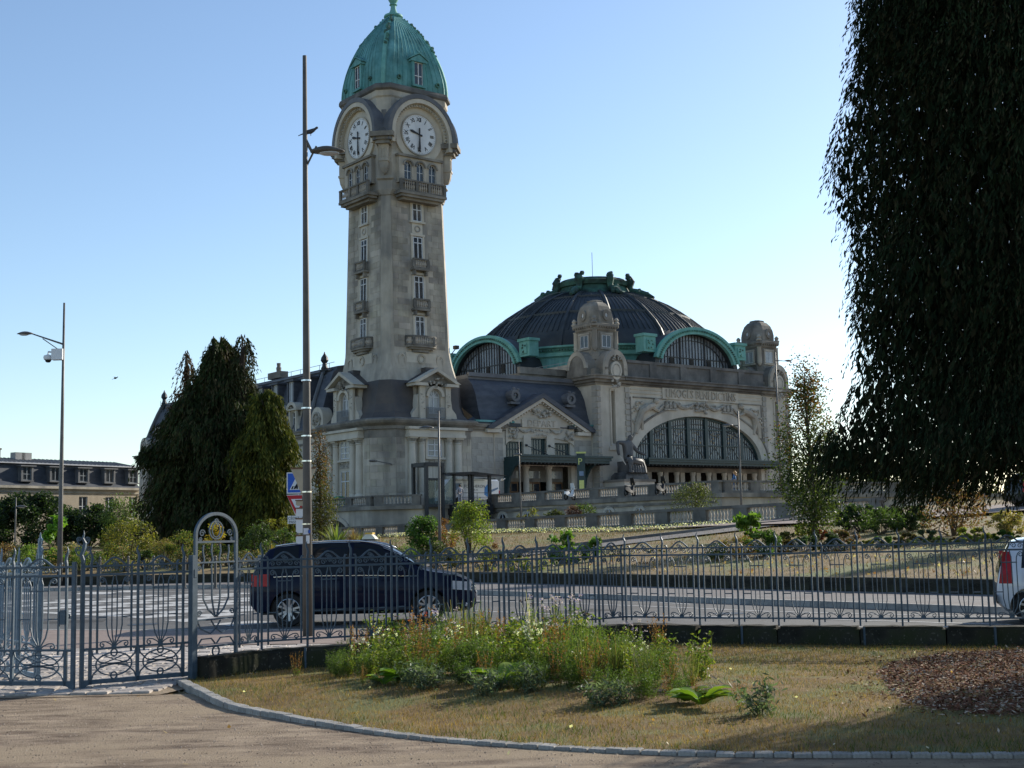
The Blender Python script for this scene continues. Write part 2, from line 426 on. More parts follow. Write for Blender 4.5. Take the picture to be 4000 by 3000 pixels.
# far pavement and kerb along the gardens
KS, WS = 23.3, 27.5
def st(s, t): return (s*UU.x+t*VV.x, s*UU.y+t*VV.y)
def sk(x, s): return (x, (s-UU.x*x)/UU.y)
FK = [(-70, 50.6), (-22, 49.9), (-12.5, 49.4), (-9.6, 48.3), sk(-6.6, KS), sk(-.9, KS), sk(4, KS), sk(9, KS), sk(20, KS), sk(34, KS)]
FB = [(-70, 53.0), (-22, 52.6), (-12, 52.2), (-7.5, 51.8), sk(-4.4, WS), sk(1, WS), sk(6, WS), sk(12, WS), sk(24, WS), sk(38, WS)]
sheet('pavement', FK+FB[::-1], .12, 'asphalt_pale', 'grey pavement on the far side of the road', thick=.16)
def along(poly, step):
    out = []
    for (x0, y0), (x1, y1) in zip(poly[:-1], poly[1:]):
        L = math.hypot(x1-x0, y1-y0); n = max(1, int(L/step+.5)); a = math.atan2(y1-y0, x1-x0)
        for i in range(n):
            f0, f1 = i/n, (i+1)/n
            out.append(((x0+(x1-x0)*(f0+f1)/2, y0+(y1-y0)*(f0+f1)/2), L/n, a))
    return out
kerb = empty('kerb', (0, 0, 0), label='row of grey granite kerbstones beyond the road'); kerb['kind'] = 'structure'
mb = MB(); mb.box(-.5, .5, -.08, .08, -.1, .135); kme = mb.mesh('kerbstone', 'kerb_stone')
for (x, y), L, a in along(FK, 1.0):
    if -24 < x < 14: inst('kerbstone', kme, kerb, (x, y, 0), (0, 0, a), (L-.015, 1, 1))
gw = empty('garden_wall', (0, 0, 0), label='low dark stone wall holding up the station gardens', cat='wall')
mb = MB(); mb.box(-.5, .5, -.18, .18, 0, 1); wme = mb.mesh('stone', 'plinth_stone')
for (x, y), L, a in along(FB, 1.3):
    if -26 < x < 18: inst('stone', wme, gw, (x, y, .1), (0, 0, a), (L-.012, 1+rng.uniform(-.03, .03), .36+rng.uniform(-.012, .012)))
# garden slope
def gslope(x, y):
    t = x*VV.x+y*VV.y
    return max(.030, min(.066, .038+(72-t)/28*.027))
def gz(x, y):
    q = max(x*UU.x+y*UU.y-WS, (y-52.2))
    if q <= 0: return 0.
    return .40+gslope(x, y)*min(q, 42)
NB = [(0, 1), (0, 1), (.1, 1), (.35, .93), (UU.x, UU.y), (UU.x, UU.y), (UU.x, UU.y), (UU.x, UU.y), (UU.x, UU.y), (UU.x, UU.y)]
fine = []; 
for i in range(len(FB)-1):
    for k in range(6):
        f = k/6; fine.append(((FB[i][0]*(1-f)+FB[i+1][0]*f, FB[i][1]*(1-f)+FB[i+1][1]*f), (NB[i][0]*(1-f)+NB[i+1][0]*f, NB[i][1]*(1-f)+NB[i+1][1]*f)))
fine.append((FB[-1], NB[-1]))
mb = MB(); rows = []
for d in (0, .4, 1, 2, 3, 4.5, 6, 8, 10, 13, 16, 20, 25, 30, 40, 60, 100):
    row = []
    for (x, y), (nx, ny) in fine:
        X, Y = x+nx*d, y+ny*d
        row.append((X, Y, max(.38, gz(X, Y))+(math.sin(X*.9)*math.cos(Y*.7)*.04 if d > .5 else 0)))
    rows.append(row)
mb.loft(rows, False, False)
mb.build('garden_lawn', 'garden_soil', smooth=True, label='dry sloping lawn of the station gardens', kind='structure')
# a path that crosses the gardens, with its kerb
def ribbon(name, pts, w, dz, m, label):
    mb = MB(); L, Rr = [], []
    for i, (x, y) in enumerate(pts):
        a = Vector(pts[min(i+1, len(pts)-1)])-Vector(pts[max(i-1, 0)]); a.normalize(); n = Vector((-a.y, a.x))
        for s_, lst in ((1, L), (-1, Rr)):
            X, Y = x+n.x*w/2*s_, y+n.y*w/2*s_; lst.append((X, Y, gz(X, Y)+dz))
    mb.loft([L, Rr], False, False)
    mb.build(name, m, label=label, kind='structure')
    return L, Rr
pp = []
for px, py, Y in ((1500, 2222, 52), (1750, 2208, 53), (2000, 2196, 55), (2300, 2172, 57), (2600, 2150, 60), (2800, 2136, 62), (2950, 2125, 64), (3150, 2112, 64), (3500, 2095, 62)):
    v = atY(px, py, Y); pp.append((v.x, v.y))
pl_, pr_ = ribbon('path', pp, 2.6, .06, 'asphalt_pale', 'grey path climbing through the station gardens')
mb = MB(); mb.tube([(x, y, z+.06) for x, y, z in pl_], .1, 4, up=(0, 0, 1)); mb.build('kerb', 'stone_dark', label='dark kerb along the garden path', kind='structure')
pq = []
for px, py, Y in ((2800, 2092, 74), (2950, 2078, 70), (3150, 2062, 66), (3450, 2040, 62), (3750, 2000, 62), (4100, 1985, 62)):
    v = atY(px, py, Y); pq.append((v.x, v.y))
ribbon('access_road', pq, 7.0, .14, 'pavement_pink', 'pinkish access road curving up to the forecourt')
# forecourt terrace with its retaining walls
FZ = 4.5
TER = [(2.3, -40.5), (75, -40.5), (75, 40), (-8.8, 40), (-8.8, -8.8), (-5.5, -12), (2.3, -12)]
mb = MB()
mb.mprism(lambda p, q, d: tuple(loc2w(p, q, d)), TER, -.5, FZ-.35)
mb.build('terrace_wall', 'stone', label='pale stone retaining wall below the station forecourt', cat='wall')
mb = MB()
mb.mprism(lambda p, q, d: tuple(loc2w(p, q, d)), [(a+(-.25 if a < 50 else 0), b-.25 if b < 0 else b) for a, b in TER], FZ-.34, FZ)
mb.build('forecourt', 'stone_sooty', label='station forecourt terrace with a sooty stone edge', kind='structure')
mb = MB(); mb.add([tuple(loc2w(a, b, FZ+.004)) for a, b in TER], [tuple(range(len(TER)))])
mb.build('forecourt_paving', 'pavement_pink', label='pinkish paving of the station forecourt', kind='structure')
# road markings -----------------------------------------------------------------
def strip(name, pts, w, label, z=.010):
    mb = MB(); L, Rr = [], []
    for i, (x, y) in enumerate(pts):
        a = Vector(pts[min(i+1, len(pts)-1)])-Vector(pts[max(i-1, 0)]); a.normalize(); n = Vector((-a.y, a.x))
        L.append((x+n.x*w/2, y+n.y*w/2, z)); Rr.append((x-n.x*w/2, y-n.y*w/2, z))
    mb.loft([L, Rr], False, False)
    return mb.build(name, 'paint_white', label=label, kind='structure')
for nm, lst, w in (('far white line along the kerb of the road', [(1700, 2330), (2000, 2332), (2400, 2342), (2700, 2362)], .12),
                   ('second white line along the road', [(1840, 2348), (2200, 2358), (2600, 2372), (3000, 2390), (3400, 2400), (3900, 2412)], .12),
                   ('third white line near the fence', [(1845, 2387), (2300, 2405), (2700, 2408), (3200, 2420), (3950, 2442)], .12),
                   ('white line crossing the junction', [(0, 2388), (200, 2395), (480, 2408)], .42),
                   ('white stop line by the far pavement', [(440, 2315), (940, 2308)], .25)):
    pts = [gp(px, py) for px, py in lst]
    strip('road_marking', [(p.x, p.y) for p in pts], w, nm)
# chequered raised table: pale diamonds
def quadmark(pxs, label):
    mb = MB(); mb.add([(p.x, p.y, .011) for p in (gp(x, y) for x, y in pxs)], [tuple(range(len(pxs)))])
    mb.build('road_marking', 'paint_white', label=label, kind='structure')
for i, pxs in enumerate([[(290, 2322), (330, 2313), (460, 2314), (420, 2323)], [(30, 2322), (70, 2316), (165, 2316), (120, 2323)], [(455, 2313), (480, 2308), (560, 2307), (525, 2314)]]):
    quadmark(pxs, ['white triangle marking on the left of the junction', 'leftmost white triangle marking on the junction', 'white triangle marking near the bollards'][i])
chk = empty('chequered_crossing', (0, 0, 0), label='raised crossing painted with white chequered squares'); chk['kind'] = 'structure'
CHK = [(p.x, p.y) for p in (gp(*q) for q in ((-60, 2352), (300, 2336), (880, 2318), (1030, 2330), (1010, 2448), (760, 2432), (420, 2408), (200, 2385)))]
def inside(x, y, poly):
    c = False; n = len(poly)
    for i in range(n):
        (x0, y0), (x1, y1) = poly[i], poly[(i+1) % n]
        if (y0 > y) != (y1 > y) and x < (x1-x0)*(y-y0)/(y1-y0)+x0: c = not c
    return c
for i in range(-30, 30):
    for j in range(-30, 30):
        cx, cy = -8+i*1.5+j*.12, 38+j*1.7
        if inside(cx, cy, CHK):
            mb = MB(); mb.add([(cx-.74, cy+.0, .012), (cx-.06, cy-.84, .012), (cx+.74, cy+.0, .012), (cx+.06, cy+.84, .012)], [(0, 1, 2, 3)])
            mb.build('painted_square', 'paint_white', chk)

for i, (px, py, w, d, a) in enumerate(((2250, 2388, 1.6, .9, .6), (3300, 2412, 2.2, .7, -.9), (250, 2430, 1.8, 1.0, .2), (1250, 2470, 2.4, .8, .05))):
    p = gp(px, py); mb = MB(); Mx = Matrix.Translation((p.x, p.y, .008)) @ Matrix.Rotation(a, 4, 'Z')
    mb.add([Mx @ Vector(q) for q in ((-w/2, -d/2, 0), (w/2, -d/2, 0), (w/2, d/2, 0), (-w/2, d/2, 0))], [(0, 1, 2, 3)])
    mb.build('road_patch', 'stone_dark' if False else 'iron_dark' if False else 'asphalt_pale' if i % 2 else 'rubber' if False else 'asphalt_patch', label=('dark repair patch in the road behind the flower bed', 'pale repair patch near the white car', 'dark repair patch near the gate', 'pale repair patch by the taxi')[i], kind='structure')
for px, py, l in ((560, 2440, 'round manhole cover near the gate'), (2850, 2398, 'round manhole cover in the road behind the right fence')):
    p = gp(px, py); mb = MB(); mb.lathe([(.001, .009), (.33, .009), (.33, .011), (.30, .012), (.001, .012)], 28, (p.x, p.y, 0), cap=False); mb.build('manhole_cover', 'iron_dark', label=l, kind='structure')
# ================================================================== the station (local axes: a along the main front, b into depth)
ST_ROT = YAW
tower = empty('clock_tower', TB, YAW, 'tall pale stone clock tower with green copper dome', 'tower')
wing = empty('station_wing', TB, YAW, 'long station wing with dark mansard roof left of the clock tower', 'building')
dep = empty('departure_hall', TB, YAW, 'departure hall with gabled entrance between clock tower and domed hall', 'building')
hall = empty('domed_hall', TB, YAW, 'domed main station hall with huge arched window and two turrets', 'building')
def window(parent, m, p0, p1, q0, q1, d, rise=0, frame='frame_white', glass='glass_curtain', t=.09, mull=1, trans=(.7,), fan=False):
    mb = MB()
    n = 12; cp = (p0+p1)/2; w = (p1-p0)/2
    mb.mbox(m, p0, p0+t, q0, q1-rise, d, d+.08); mb.mbox(m, p1-t, p1, q0, q1-rise, d, d+.08); mb.mbox(m, p0+t, p1-t, q0, q0+t, d, d+.08)
    if rise: mb.marc(m, cp, q1-rise, w-t, w, d, d+.08, n=n, k=rise/w, ka=rise/w)
    else: mb.mbox(m, p0+t, p1-t, q1-t, q1, d, d+.08)
    for k in range(mull):
        x = p0+(p1-p0)*(k+1)/(mull+1); mb.mbox(m, x-t*.6, x+t*.6, q0+t, (q1 if rise else q1-t) - (.04 if rise else 0), d-.01, d+.07)
    for f in trans:
        z = q0+(q1-q0)*f; mb.mbox(m, p0+t, p1-t, z-t*.5, z+t*.5, d-.015, d+.065)
    if fan:
        for a in (PI/4, PI*3/4):
            x1, z1 = cp+(w-t)*math.cos(a), q1-rise+(rise-t)*math.sin(a)
            mb.tube([m(cp, q1-rise, d+.03), m(x1, z1, d+.03)], t*.4, 4)
    fr = mb.build('window', frame, parent)
    mb = MB()
    poly = [(p0+t*.5, q0+t*.5), (p1-t*.5, q0+t*.5)]
    if rise: poly += [(cp+(w-t*.5)*math.cos(PI*i/n), q1-rise+(rise-t*.5)*math.sin(PI*i/n)) for i in range(n+1)]
    else: poly += [(p1-t*.5, q1-t*.5), (p0+t*.5, q1-t*.5)]
    mb.mprism(m, poly, d+.04, d+.055)
    mb.build('pane', glass, fr)
    return fr
def ashlar(parent, m, p0, p1, q0, q1, ch=.62, bl=1.25, skip=(), objs=False, seed=1, proud=.022, name='stone_course', mt='stone_course', lim=None):
    rg = random.Random(seed); k = 0; z = q0; mb = MB()
    nc = max(1, round((q1-q0)/ch)); hh = (q1-q0)/nc
    me = None
    if objs:
        b0 = MB(); b0.mbox(m0, -.5, .5, -.5, .5, -1, 0); me = b0.mesh('ashlar_block', 'stone_block')
    for c in range(nc):
        z0, z1 = q0+c*hh, q0+(c+1)*hh
        nb = max(1, round((p1-p0)/bl)); L = (p1-p0)/nb
        xs = [p0]+[p0+(i+(.5 if c % 2 else 0))*L+rg.uniform(-.12, .12)*L for i in range(1 if not c % 2 else 0, nb)]+[p1]
        for i in range(len(xs)-1):
            a, b = xs[i], xs[i+1]
            if b-a < .15: continue
            if any(a < s_[1]-1e-3 and b > s_[0]+1e-3 and z0 < s_[3]-1e-3 and z1 > s_[2]+1e-3 for s_ in skip): continue
            g = .011
            if objs:
                pc = m((a+b)/2, (z0+z1)/2, 0); o = inst('ashlar_block', me, parent, pc)
                o.scale = (b-a-2*g, proud+rg.uniform(-.006, .006), z1-z0-2*g)
                if objs == 'L': o.rotation_euler = (0, 0, -PI/2)
            else:
                v = 1+rg.uniform(-.16, .10)
                mb.mbox(m, a+g, b-g, z0+g, z1-g, -proud-rg.uniform(0, .006), .02, col=(v, v*rg.uniform(.97, 1.0), v*rg.uniform(.93, 1.0)))
    if not objs: mb.build(name, mt, parent, kind='stuff')
m0 = lambda p, q, d: (p, d, q)
def ornament(mb, m, cp, cq, w, h, n=14, seed=1, d=-.02, rel=.16):
    rg = random.Random(seed)
    for i in range(n):
        p, q = cp+rg.uniform(-.5, .5)*w, cq+rg.uniform(-.5, .5)*h
        r = rg.uniform(.10, .22)*min(w, h)
        c = Vector(m(p, q, d)); mb.ball(c, (r*rg.uniform(.7, 1.4), r*rg.uniform(.6, 1.0), r), 6, 4)
def garland(mb, m, p0, p1, q, sag, r=.12, n=9, d=-.06):
    mb.tube([m(p0+(p1-p0)*i/n, q-sag*math.sin(PI*i/n), d) for i in range(n+1)], [r*(.5+.7*math.sin(PI*i/n)) for i in range(n+1)], 6)
def cornice(mb, m, p0, p1, q, steps, d1=.2):
    # steps: (height, projection) from the bottom up
    for h, pr in steps:
        mb.mbox(m, p0-pr, p1+pr, q, q+h-.002, -pr, d1); q += h
    return q
def minibal(parent, m, p0, p1, q0, q1, d, n, piers=(), mt='balustrade_stone'):
    mb = MB()
    mb.mbox(m, p0, p1, q1-.16, q1, d-.14, d+.14); mb.mbox(m, p0, p1, q0, q0+.14, d-.12, d+.12)
    for x in piers: mb.mbox(m, x-.16, x+.16, q0+.14, q1-.16, d-.11, d+.11)
    o = mb.build('balustrade', mt, parent)
    mb = MB(); h = q1-q0-.3
    for i in range(n):
        x = p0+(p1-p0)*(i+.5)/n
        if any(abs(x-y) < .22 for y in piers): continue
        c = m(x, q0+.14, d)
        mb.lathe([(.06, 0), (.06, .08*h), (.035, .14*h), (.085, .38*h), (.05, .72*h), (.035, .85*h), (.06, .92*h), (.06, h)], 6, c)
    mb.build('balusters', 'baluster_stone', o, kind='stuff')
def sq(h, c, z, n=1):
    return [(-h, -h+c, z), (-h+c, -h, z), (h-c, -h, z), (h, -h+c, z), (h, h-c, z), (h-c, h, z), (-h+c, h, z), (-h, h-c, z)]
# ---------------------------------------------------------------- tower shaft
def hw(z):                                     # half width of the shaft
    return 3.66+(35.0-z)/(35.0-20)*.33 if z > 20 else 3.99+(min(20-z, 3.6)/3.6)**1.5*.62
CH = .62
mb = MB()
mb.loft([sq(hw(z), CH, z) for z in (13, 15, 16.6, 17.4, 18.2, 19, 19.6, 20.2, 27, 35.2)], True)
mb.build('shaft', 'stone', tower)
def FS(p, q, d): return (p, -hw(max(q, 19.3))+d, q)
def LS(p, q, d): return (-hw(max(q, 19.3))+d, p, q)
skips = [(-1.0, 1.0, 19.7, 34.9), (-2.5, 2.5, 19.3, 19.9)]
for k, mm in enumerate((FS, LS)):
    ashlar(tower, mm, -3.0, 3.0, 19.9, 34.4, .60, 1.15, skips, seed=11+k)
for mm in (FS, LS):
    t = tower
    # recessed window strip with frames, windows and balconies
    for q0, q1 in ((32.6, 34.45), (28.75, 31.0), (24.75, 27.1), (21.0, 23.1)):
        mb = MB(); mb.mbox(mm, -.78, -.56, q0-.05, q1+.12, -.10, .05); mb.mbox(mm, .56, .78, q0-.05, q1+.12, -.10, .05); mb.mbox(mm, -.85, .85, q1+.1, q1+.32, -.14, .05); mb.build('window_surround', 'stone_pale', t)
    mb = MB(); mb.mbox(mm, -.9, .9, 32.40, 32.58, -.22, .05)
    mb.mbox(mm, -.62, .62, 31.35, 32.42, -.05, .05)
    mb.build('sill_panel', 'stone_pale', t)
    mb = MB(); mb.marc(mm, 0, 31.83, .22, .34, -.12, -.04, 0, 2*PI, 20); mb.build('roundel', 'stone', t)
    for q0, q1 in ((32.6, 34.45), (28.75, 31.0), (24.75, 27.1), (21.0, 23.1)):
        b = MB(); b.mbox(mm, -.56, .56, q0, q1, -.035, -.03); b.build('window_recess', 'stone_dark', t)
        window(t, mm, -.54, .54, q0, q1, -.075, t=.085, trans=(.74,) if q0 < 32 else (.62,), glass='glass_dark' if q0 > 23 else 'glass_curtain')
    for q in (27.75, 23.75):
        mb = MB(); mb.mbox(mm, -.95, .95, q-.16, q+.02, -.62, .1); mb.mbox(mm, -.8, -.6, q-.62, q-.16, -.55, .1); mb.mbox(mm, .6, .8, q-.62, q-.16, -.55, .1)
        mb.build('balcony_slab', 'stone_sooty', t)
        minibal(t, mm, -.92, .92, q+.02, q+1.02, -.5, 8, (-.84, .84))
    # the wide curved balcony low on the shaft
    mb = MB()
    def cur(w, dd): return [(w*math.sin(PI*(i/12-.5)), -dd*math.cos(PI*(i/12-.5))**.6) for i in range(13)]
    for w, dd, q0, q1 in ((1.72, .8, 19.95, 20.12), (1.45, .6, 19.75, 19.95), (1.0, .42, 19.5, 19.75)):
        pts = cur(w, dd)
        mb.add([mm(p, q0, d) for p, d in pts]+[mm(p, q1, d) for p, d in pts], [tuple(range(13)), tuple(range(25, 12, -1))]+[(i, i+1, 14+i, 13+i) for i in range(12)])
    mb.build('balcony_slab', 'stone_sooty', t)
    mb = MB(); pts = cur(1.66, .76)
    mb.tube([mm(p, 21.0, d) for p, d in pts], .13, 4); mb.tube([mm(p, 20.2, d) for p, d in pts], .10, 4)
    for i in (0, 3, 9, 12): p, d = pts[i]; mb.mbox(mm, p-.14, p+.14, 20.12, 21.0, d-.14, d+.14)
    bb = mb.build('balustrade', 'balustrade_stone', t)
    mb = MB(); p3 = cur(1.66, .76)
    for i in range(24):
        f = i/23*12; k = int(min(f, 11)); g = f-k; p = p3[k][0]*(1-g)+p3[k+1][0]*g; d = p3[k][1]*(1-g)+p3[k+1][1]*g
        mb.lathe([(.05, 0), (.03, .1), (.075, .3), (.03, .55), (.05, .68)], 5, mm(p, 20.25, d))
    mb.build('balusters', 'baluster_stone', bb, kind='stuff')
    # oculus and small arched windows in the flared foot
    mb = MB(); mb.marc(mm, 0, 18.85, .30, .48, -.22, .1, 0, 2*PI, 18); mb.build('oculus_surround', 'stone', t)
    for x in (-2.25, 2.25): mb = MB(); mb.marc(mm, x, 18.9, .26, .42, -.16, .1, 0, PI, 10); mb.mbox(mm, x-.42, x-.26, 17.8, 18.9, -.16, .1); mb.mbox(mm, x+.26, x+.42, 17.8, 18.9, -.16, .1); mb.mbox(mm, x-.5, x+.5, 17.55, 17.8, -.26, .1); mb.build('window_surround', 'stone', t)
    for x in (-2.25, 2.25): window(t, mm, x-.26, x+.26, 17.8, 19.16, -.06, .26, glass='glass_dark', t=.06, mull=0, trans=())
    mb = MB(); mb.marc(mm, 0, 18.85, 0, .3, -.06, 0, 0, 2*PI, 16); mb.build('oculus', 'glass_dark', t)
    mb = MB(); mb.mbox(mm, -1.75, 1.75, 17.2, 19.45, -.13, .3); mb.build('panel', 'stone_pale', t)
# ---------------------------------------------------------------- clock stage
mb = MB()
mb.loft([sq(h, c, z) for h, c, z in ((3.75, .62, 34.9), (4.0, .95, 35.4), (4.05, 1.0, 36.3), (4.05, 1.0, 39.4), (4.2, 1.0, 40.6), (4.2, 1.05, 44.6), (4.3, 1.05, 44.75), (4.3, 1.05, 45.6))], True)
mb.build('clock_stage', 'stone', tower)
mb = MB()
mb.loft([sq(h, 1.05, z) for h, z in ((4.34, 45.3), (4.5, 45.45), (4.5, 45.7), (4.42, 45.95))], True)
mb.build('dome_cornice', 'stone_dark', tower)
for k, mm in enumerate((FR(-4.05), LF(-4.05), RT(4.05), BK(4.05))):
    front = k < 2
    # deep arched hood over the dial
    mb = MB()
    mb.marc(mm, 0, 40.9, 3.62, 4.05, -.98, .4, 0, PI, 28, k=1.06)
    for s_ in (-1, 1): mb.mbox(mm, s_*3.835-.215, s_*3.835+.215, 40.0, 40.9, -.98, .4)
    mb.build('hood', 'lead', tower)
    mb = MB()
    mb.marc(mm, 0, 40.9, 3.2, 3.6, -.92, .3, 0, PI, 28, k=1.06)
    mb.marc(mm, 0, 40.9, 2.95, 3.2, -.55, .3, 0, PI, 28, k=1.05)
    for s_ in (-1, 1): mb.mbox(mm, s_*3.4-.2, s_*3.4+.2, 39.9, 40.9, -.92, .3)
    mb.build('hood_moulding', 'stone_pale', tower)
    if k == 3: continue
    if not front: continue
    mb = MB(); rg = random.Random(k)
    for i in range(30):
        a = PI*(i+.5)/30; c = Vector(mm(3.08*math.cos(a), 40.9+3.2*math.sin(a), -.58)); mb.ball(c, .12, 5, 4)
    mb.build('carved_band', 'stone_carved', tower, kind='stuff')
    mb = MB(); mb.marc(mm, 0, 41.27, 0, 2.86, -.22, .2, 0, 2*PI, 40); mb.build('dial_field', 'stone_pale', tower)
    mb = MB(); mb.marc(mm, 0, 41.27, 2.0, 2.14, -.34, -.2, 0, 2*PI, 48); mb.build('dial_rim', 'stone', tower)
    ck = MB(); ck.marc(mm, 0, 41.27, 0, 2.0, -.28, -.2, 0, 2*PI, 48); dial = ck.build('clock_dial', 'clock_face', tower)
    rotz = 0 if k == 0 else -PI/2
    for i, nm_ in enumerate(['XII', 'I', 'II', 'III', 'IIII', 'V', 'VI', 'VII', 'VIII', 'IX', 'X', 'XI']):
        me = textmesh(nm_, .62, .012, 'clock_black', 'numeral', sp=.86)
        a = -i*PI/6
        p = mm(0, 0, 0); sgn = 1 if k == 0 else -1
        x, z = 1.5*math.sin(-a), 1.5*math.cos(a)
        o = inst('numeral', me, dial, mm(sgn*x, 41.27+z, -.30)); o.rotation_mode = 'XYZ'
        o.matrix_local = Matrix.Translation(mm(sgn*x, 41.27+z, -.30)) @ Matrix.Rotation(rotz, 4, 'Z') @ Matrix.Rotation(PI/2, 4, 'X') @ Matrix.Rotation(a, 4, 'Z') @ Matrix.Diagonal((.9, 1.0, 1, 1))
    mb = MB()
    for i in range(60):
        a = i*PI/30; c = mm(1.88*math.sin(a), 41.27+1.88*math.cos(a), -.29); r = .045 if i % 5 == 0 else .028; mb.ball(c, r, 5, 3)
    mb.build('minute_ring', 'clock_black', dial)
    def hand(angle, L, w, tail, nm_):
        sgn = 1 if k == 0 else -1
        dx, dz = math.sin(angle)*sgn, math.cos(angle); nx, nz = dz, -dx
        poly = [(-tail, -w*.7), (-tail, w*.7), (L*.15, w*.45), (L*.8, w), (L, .03), (L, -.03), (L*.8, -w), (L*.15, -w*.45)]
        mb = MB(); mb.mprism(mm, [(dx*u_+nx*v_, 41.27+dz*u_+nz*v_) for u_, v_ in poly], -.42 if L > 1.3 else -.38, -.37 if L > 1.3 else -.33)
        mb.build(nm_, 'clock_black', dial)
    hand(PI, 1.78, .11, .65, 'minute_hand'); hand(R(-75), 1.15, .13, .35, 'hour_hand')
    for q, s_, wd in ((42.05, 'PENDULES', .0), (40.6, 'PARIS', .0)):
        pass
    # arcade of three arched windows with a balcony
    mA = (lambda f: (lambda p, q, d: f(p, q, d-.42)))(mm)
    mb = MB(); mb.wall(mA, -2.55, 2.55, 36.1, 38.75, [(x-.45, x+.45, 36.35, 38.35, .45) for x in (-1.45, 0, 1.45)], .3); mb.mbox(mA, -2.56, -2.5, 36.1, 38.75, .0, .42); mb.mbox(mA, 2.5, 2.56, 36.1, 38.75, .0, .42)
    mb.build('arcade', 'stone', tower)
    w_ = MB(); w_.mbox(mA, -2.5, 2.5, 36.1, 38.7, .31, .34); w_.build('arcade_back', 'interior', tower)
    mb = MB(); mb.mbox(mA, -2.7, 2.7, 38.72, 38.95, -.2, .4)
    for x in (-1.45, 0, 1.45): mb.marc(mA, x, 37.9, .46, .62, -.14, .05, 0, PI, 10)
    mb.build('window_hood', 'stone_sooty', tower)
    for x in (-1.45, 0, 1.45): window(tower, mA, x-.45, x+.45, 36.35, 38.35, .16, .45, glass='glass_dark', t=.05, mull=1, trans=(.5,), fan=True)
    mb = MB(); mb.mbox(mm, -2.75, 2.75, 34.9, 35.15, -1.0, .2); mb.mbox(mm, -2.55, 2.55, 34.65, 34.9, -.85, .2); mb.mbox(mm, -2.2, 2.2, 34.4, 34.65, -.5, .6)
    mb.build('balcony_slab', 'stone_sooty', tower)
    minibal(tower, mm, -2.7, 2.7, 35.15, 36.35, -.85, 22, (-2.55, -.75, .75, 2.55))
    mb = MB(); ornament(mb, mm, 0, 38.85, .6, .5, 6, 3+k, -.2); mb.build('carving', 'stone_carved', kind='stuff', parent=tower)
# corner brackets with fluted pendants
for sx, sy in ((-1, -1), (1, -1), (-1, 1), (1, 1)):
    M = Matrix.Translation((sx*3.95, sy*3.95, 0)) @ Matrix.Rotation(math.atan2(sy, sx), 4, 'Z')
    mb = MB()
    def obox(r0, r1, w, z0, z1): mb.box(r0, r1, -w, w, z0, z1, M)
    obox(-1.0, .98, 1.16, 40.32, 40.8); obox(-1.0, .75, .85, 40.05, 40.35); obox(-1.0, .55, .7, 39.7, 40.05)
    mb.build('corner_bracket', 'stone_sooty', tower)
    mb = MB()
    ring = lambda w, r1, z: [M @ Vector(p) for p in ((-1, -w, z), (r1, -w, z), (r1, w, z), (-1, w, z))]
    mb.loft([ring(.5, .25, 39.7), ring(.42, .12, 39.3), ring(.42, .12, 38.3), ring(.5, .22, 38.25), ring(.5, .22, 38.05), ring(.42, .15, 38.0), ring(.34, .06, 37.4), ring(.18, -.1, 37.0), ring(.06, -.2, 36.85)])
    for j in range(-3, 4):
        if j % 2: continue
        mb.box(.1, .18, j*.11-.035, j*.11+.035, 38.4, 39.3, M)
    mb.build('pendant', 'stone', tower)
    mb = MB(); mb.loft([[M @ Vector(p) for p in ((-1.2, -w, z), (r, -w, z), (r, w, z), (-1.2, w, z))] for w, r, z in ((.75, -.55, 36.3), (.85, -.35, 36.45), (.85, -.35, 36.55), (.7, -.55, 36.6))]); mb.build('corner_band', 'stone', tower)
    mb = MB(); mb.loft([[M @ Vector(p) for p in ((-1.6, -w, z), (r, -w, z), (r, w, z), (-1.6, w, z))] for w, r, z in ((.55, .75, 40.75), (.45, .45, 41.1), (.3, .0, 41.6), (.25, -.35, 42.8), (.25, -.42, 44.2))]); mb.build('corner_pier', 'stone_dark', tower)
# ---------------------------------------------------------------- tower dome: bulbous square copper dome
DP = [(4.28, 1.1, 45.9), (4.30, 1.15, 46.6), (4.22, 1.2, 47.6), (4.02, 1.25, 48.7), (3.68, 1.25, 49.9), (3.2, 1.15, 51.1), (2.6, .95, 52.2), (1.95, .75, 53.15), (1.35, .52, 53.9), (.95, .38, 54.4), (.72, .28, 54.75)]
mb = MB(); mb.loft([sq(h, c, z) for h, c, z in DP], True); mb.build('dome', 'copper', tower)
def dpt(z):
    for i in range(len(DP)-1):
        if DP[i][2] <= z <= DP[i+1][2]:
            f = (z-DP[i][2])/(DP[i+1][2]-DP[i][2]); return DP[i][0]*(1-f)+DP[i+1][0]*f, DP[i][1]*(1-f)+DP[i+1][1]*f
    return DP[-1][:2]
zs = [45.9+(54.4-45.9)*i/16 for i in range(17)]
for mm in ((lambda p, h, e: (p, -h-e)), (lambda p, h, e: (-h-e, p)), (lambda p, h, e: (h+e, p)), (lambda p, h, e: (p, h+e))):
    for j in range(11):
        f = (j-5)/5.0
        pth = []
        for z in zs:
            h, c = dpt(z); x, y = mm(f*(h-c)*.97, h, .015); pth.append((x, y, z))
        mb = MB(); mb.tube(pth, .055, 4); mb.build('standing_seam', 'copper', tower)
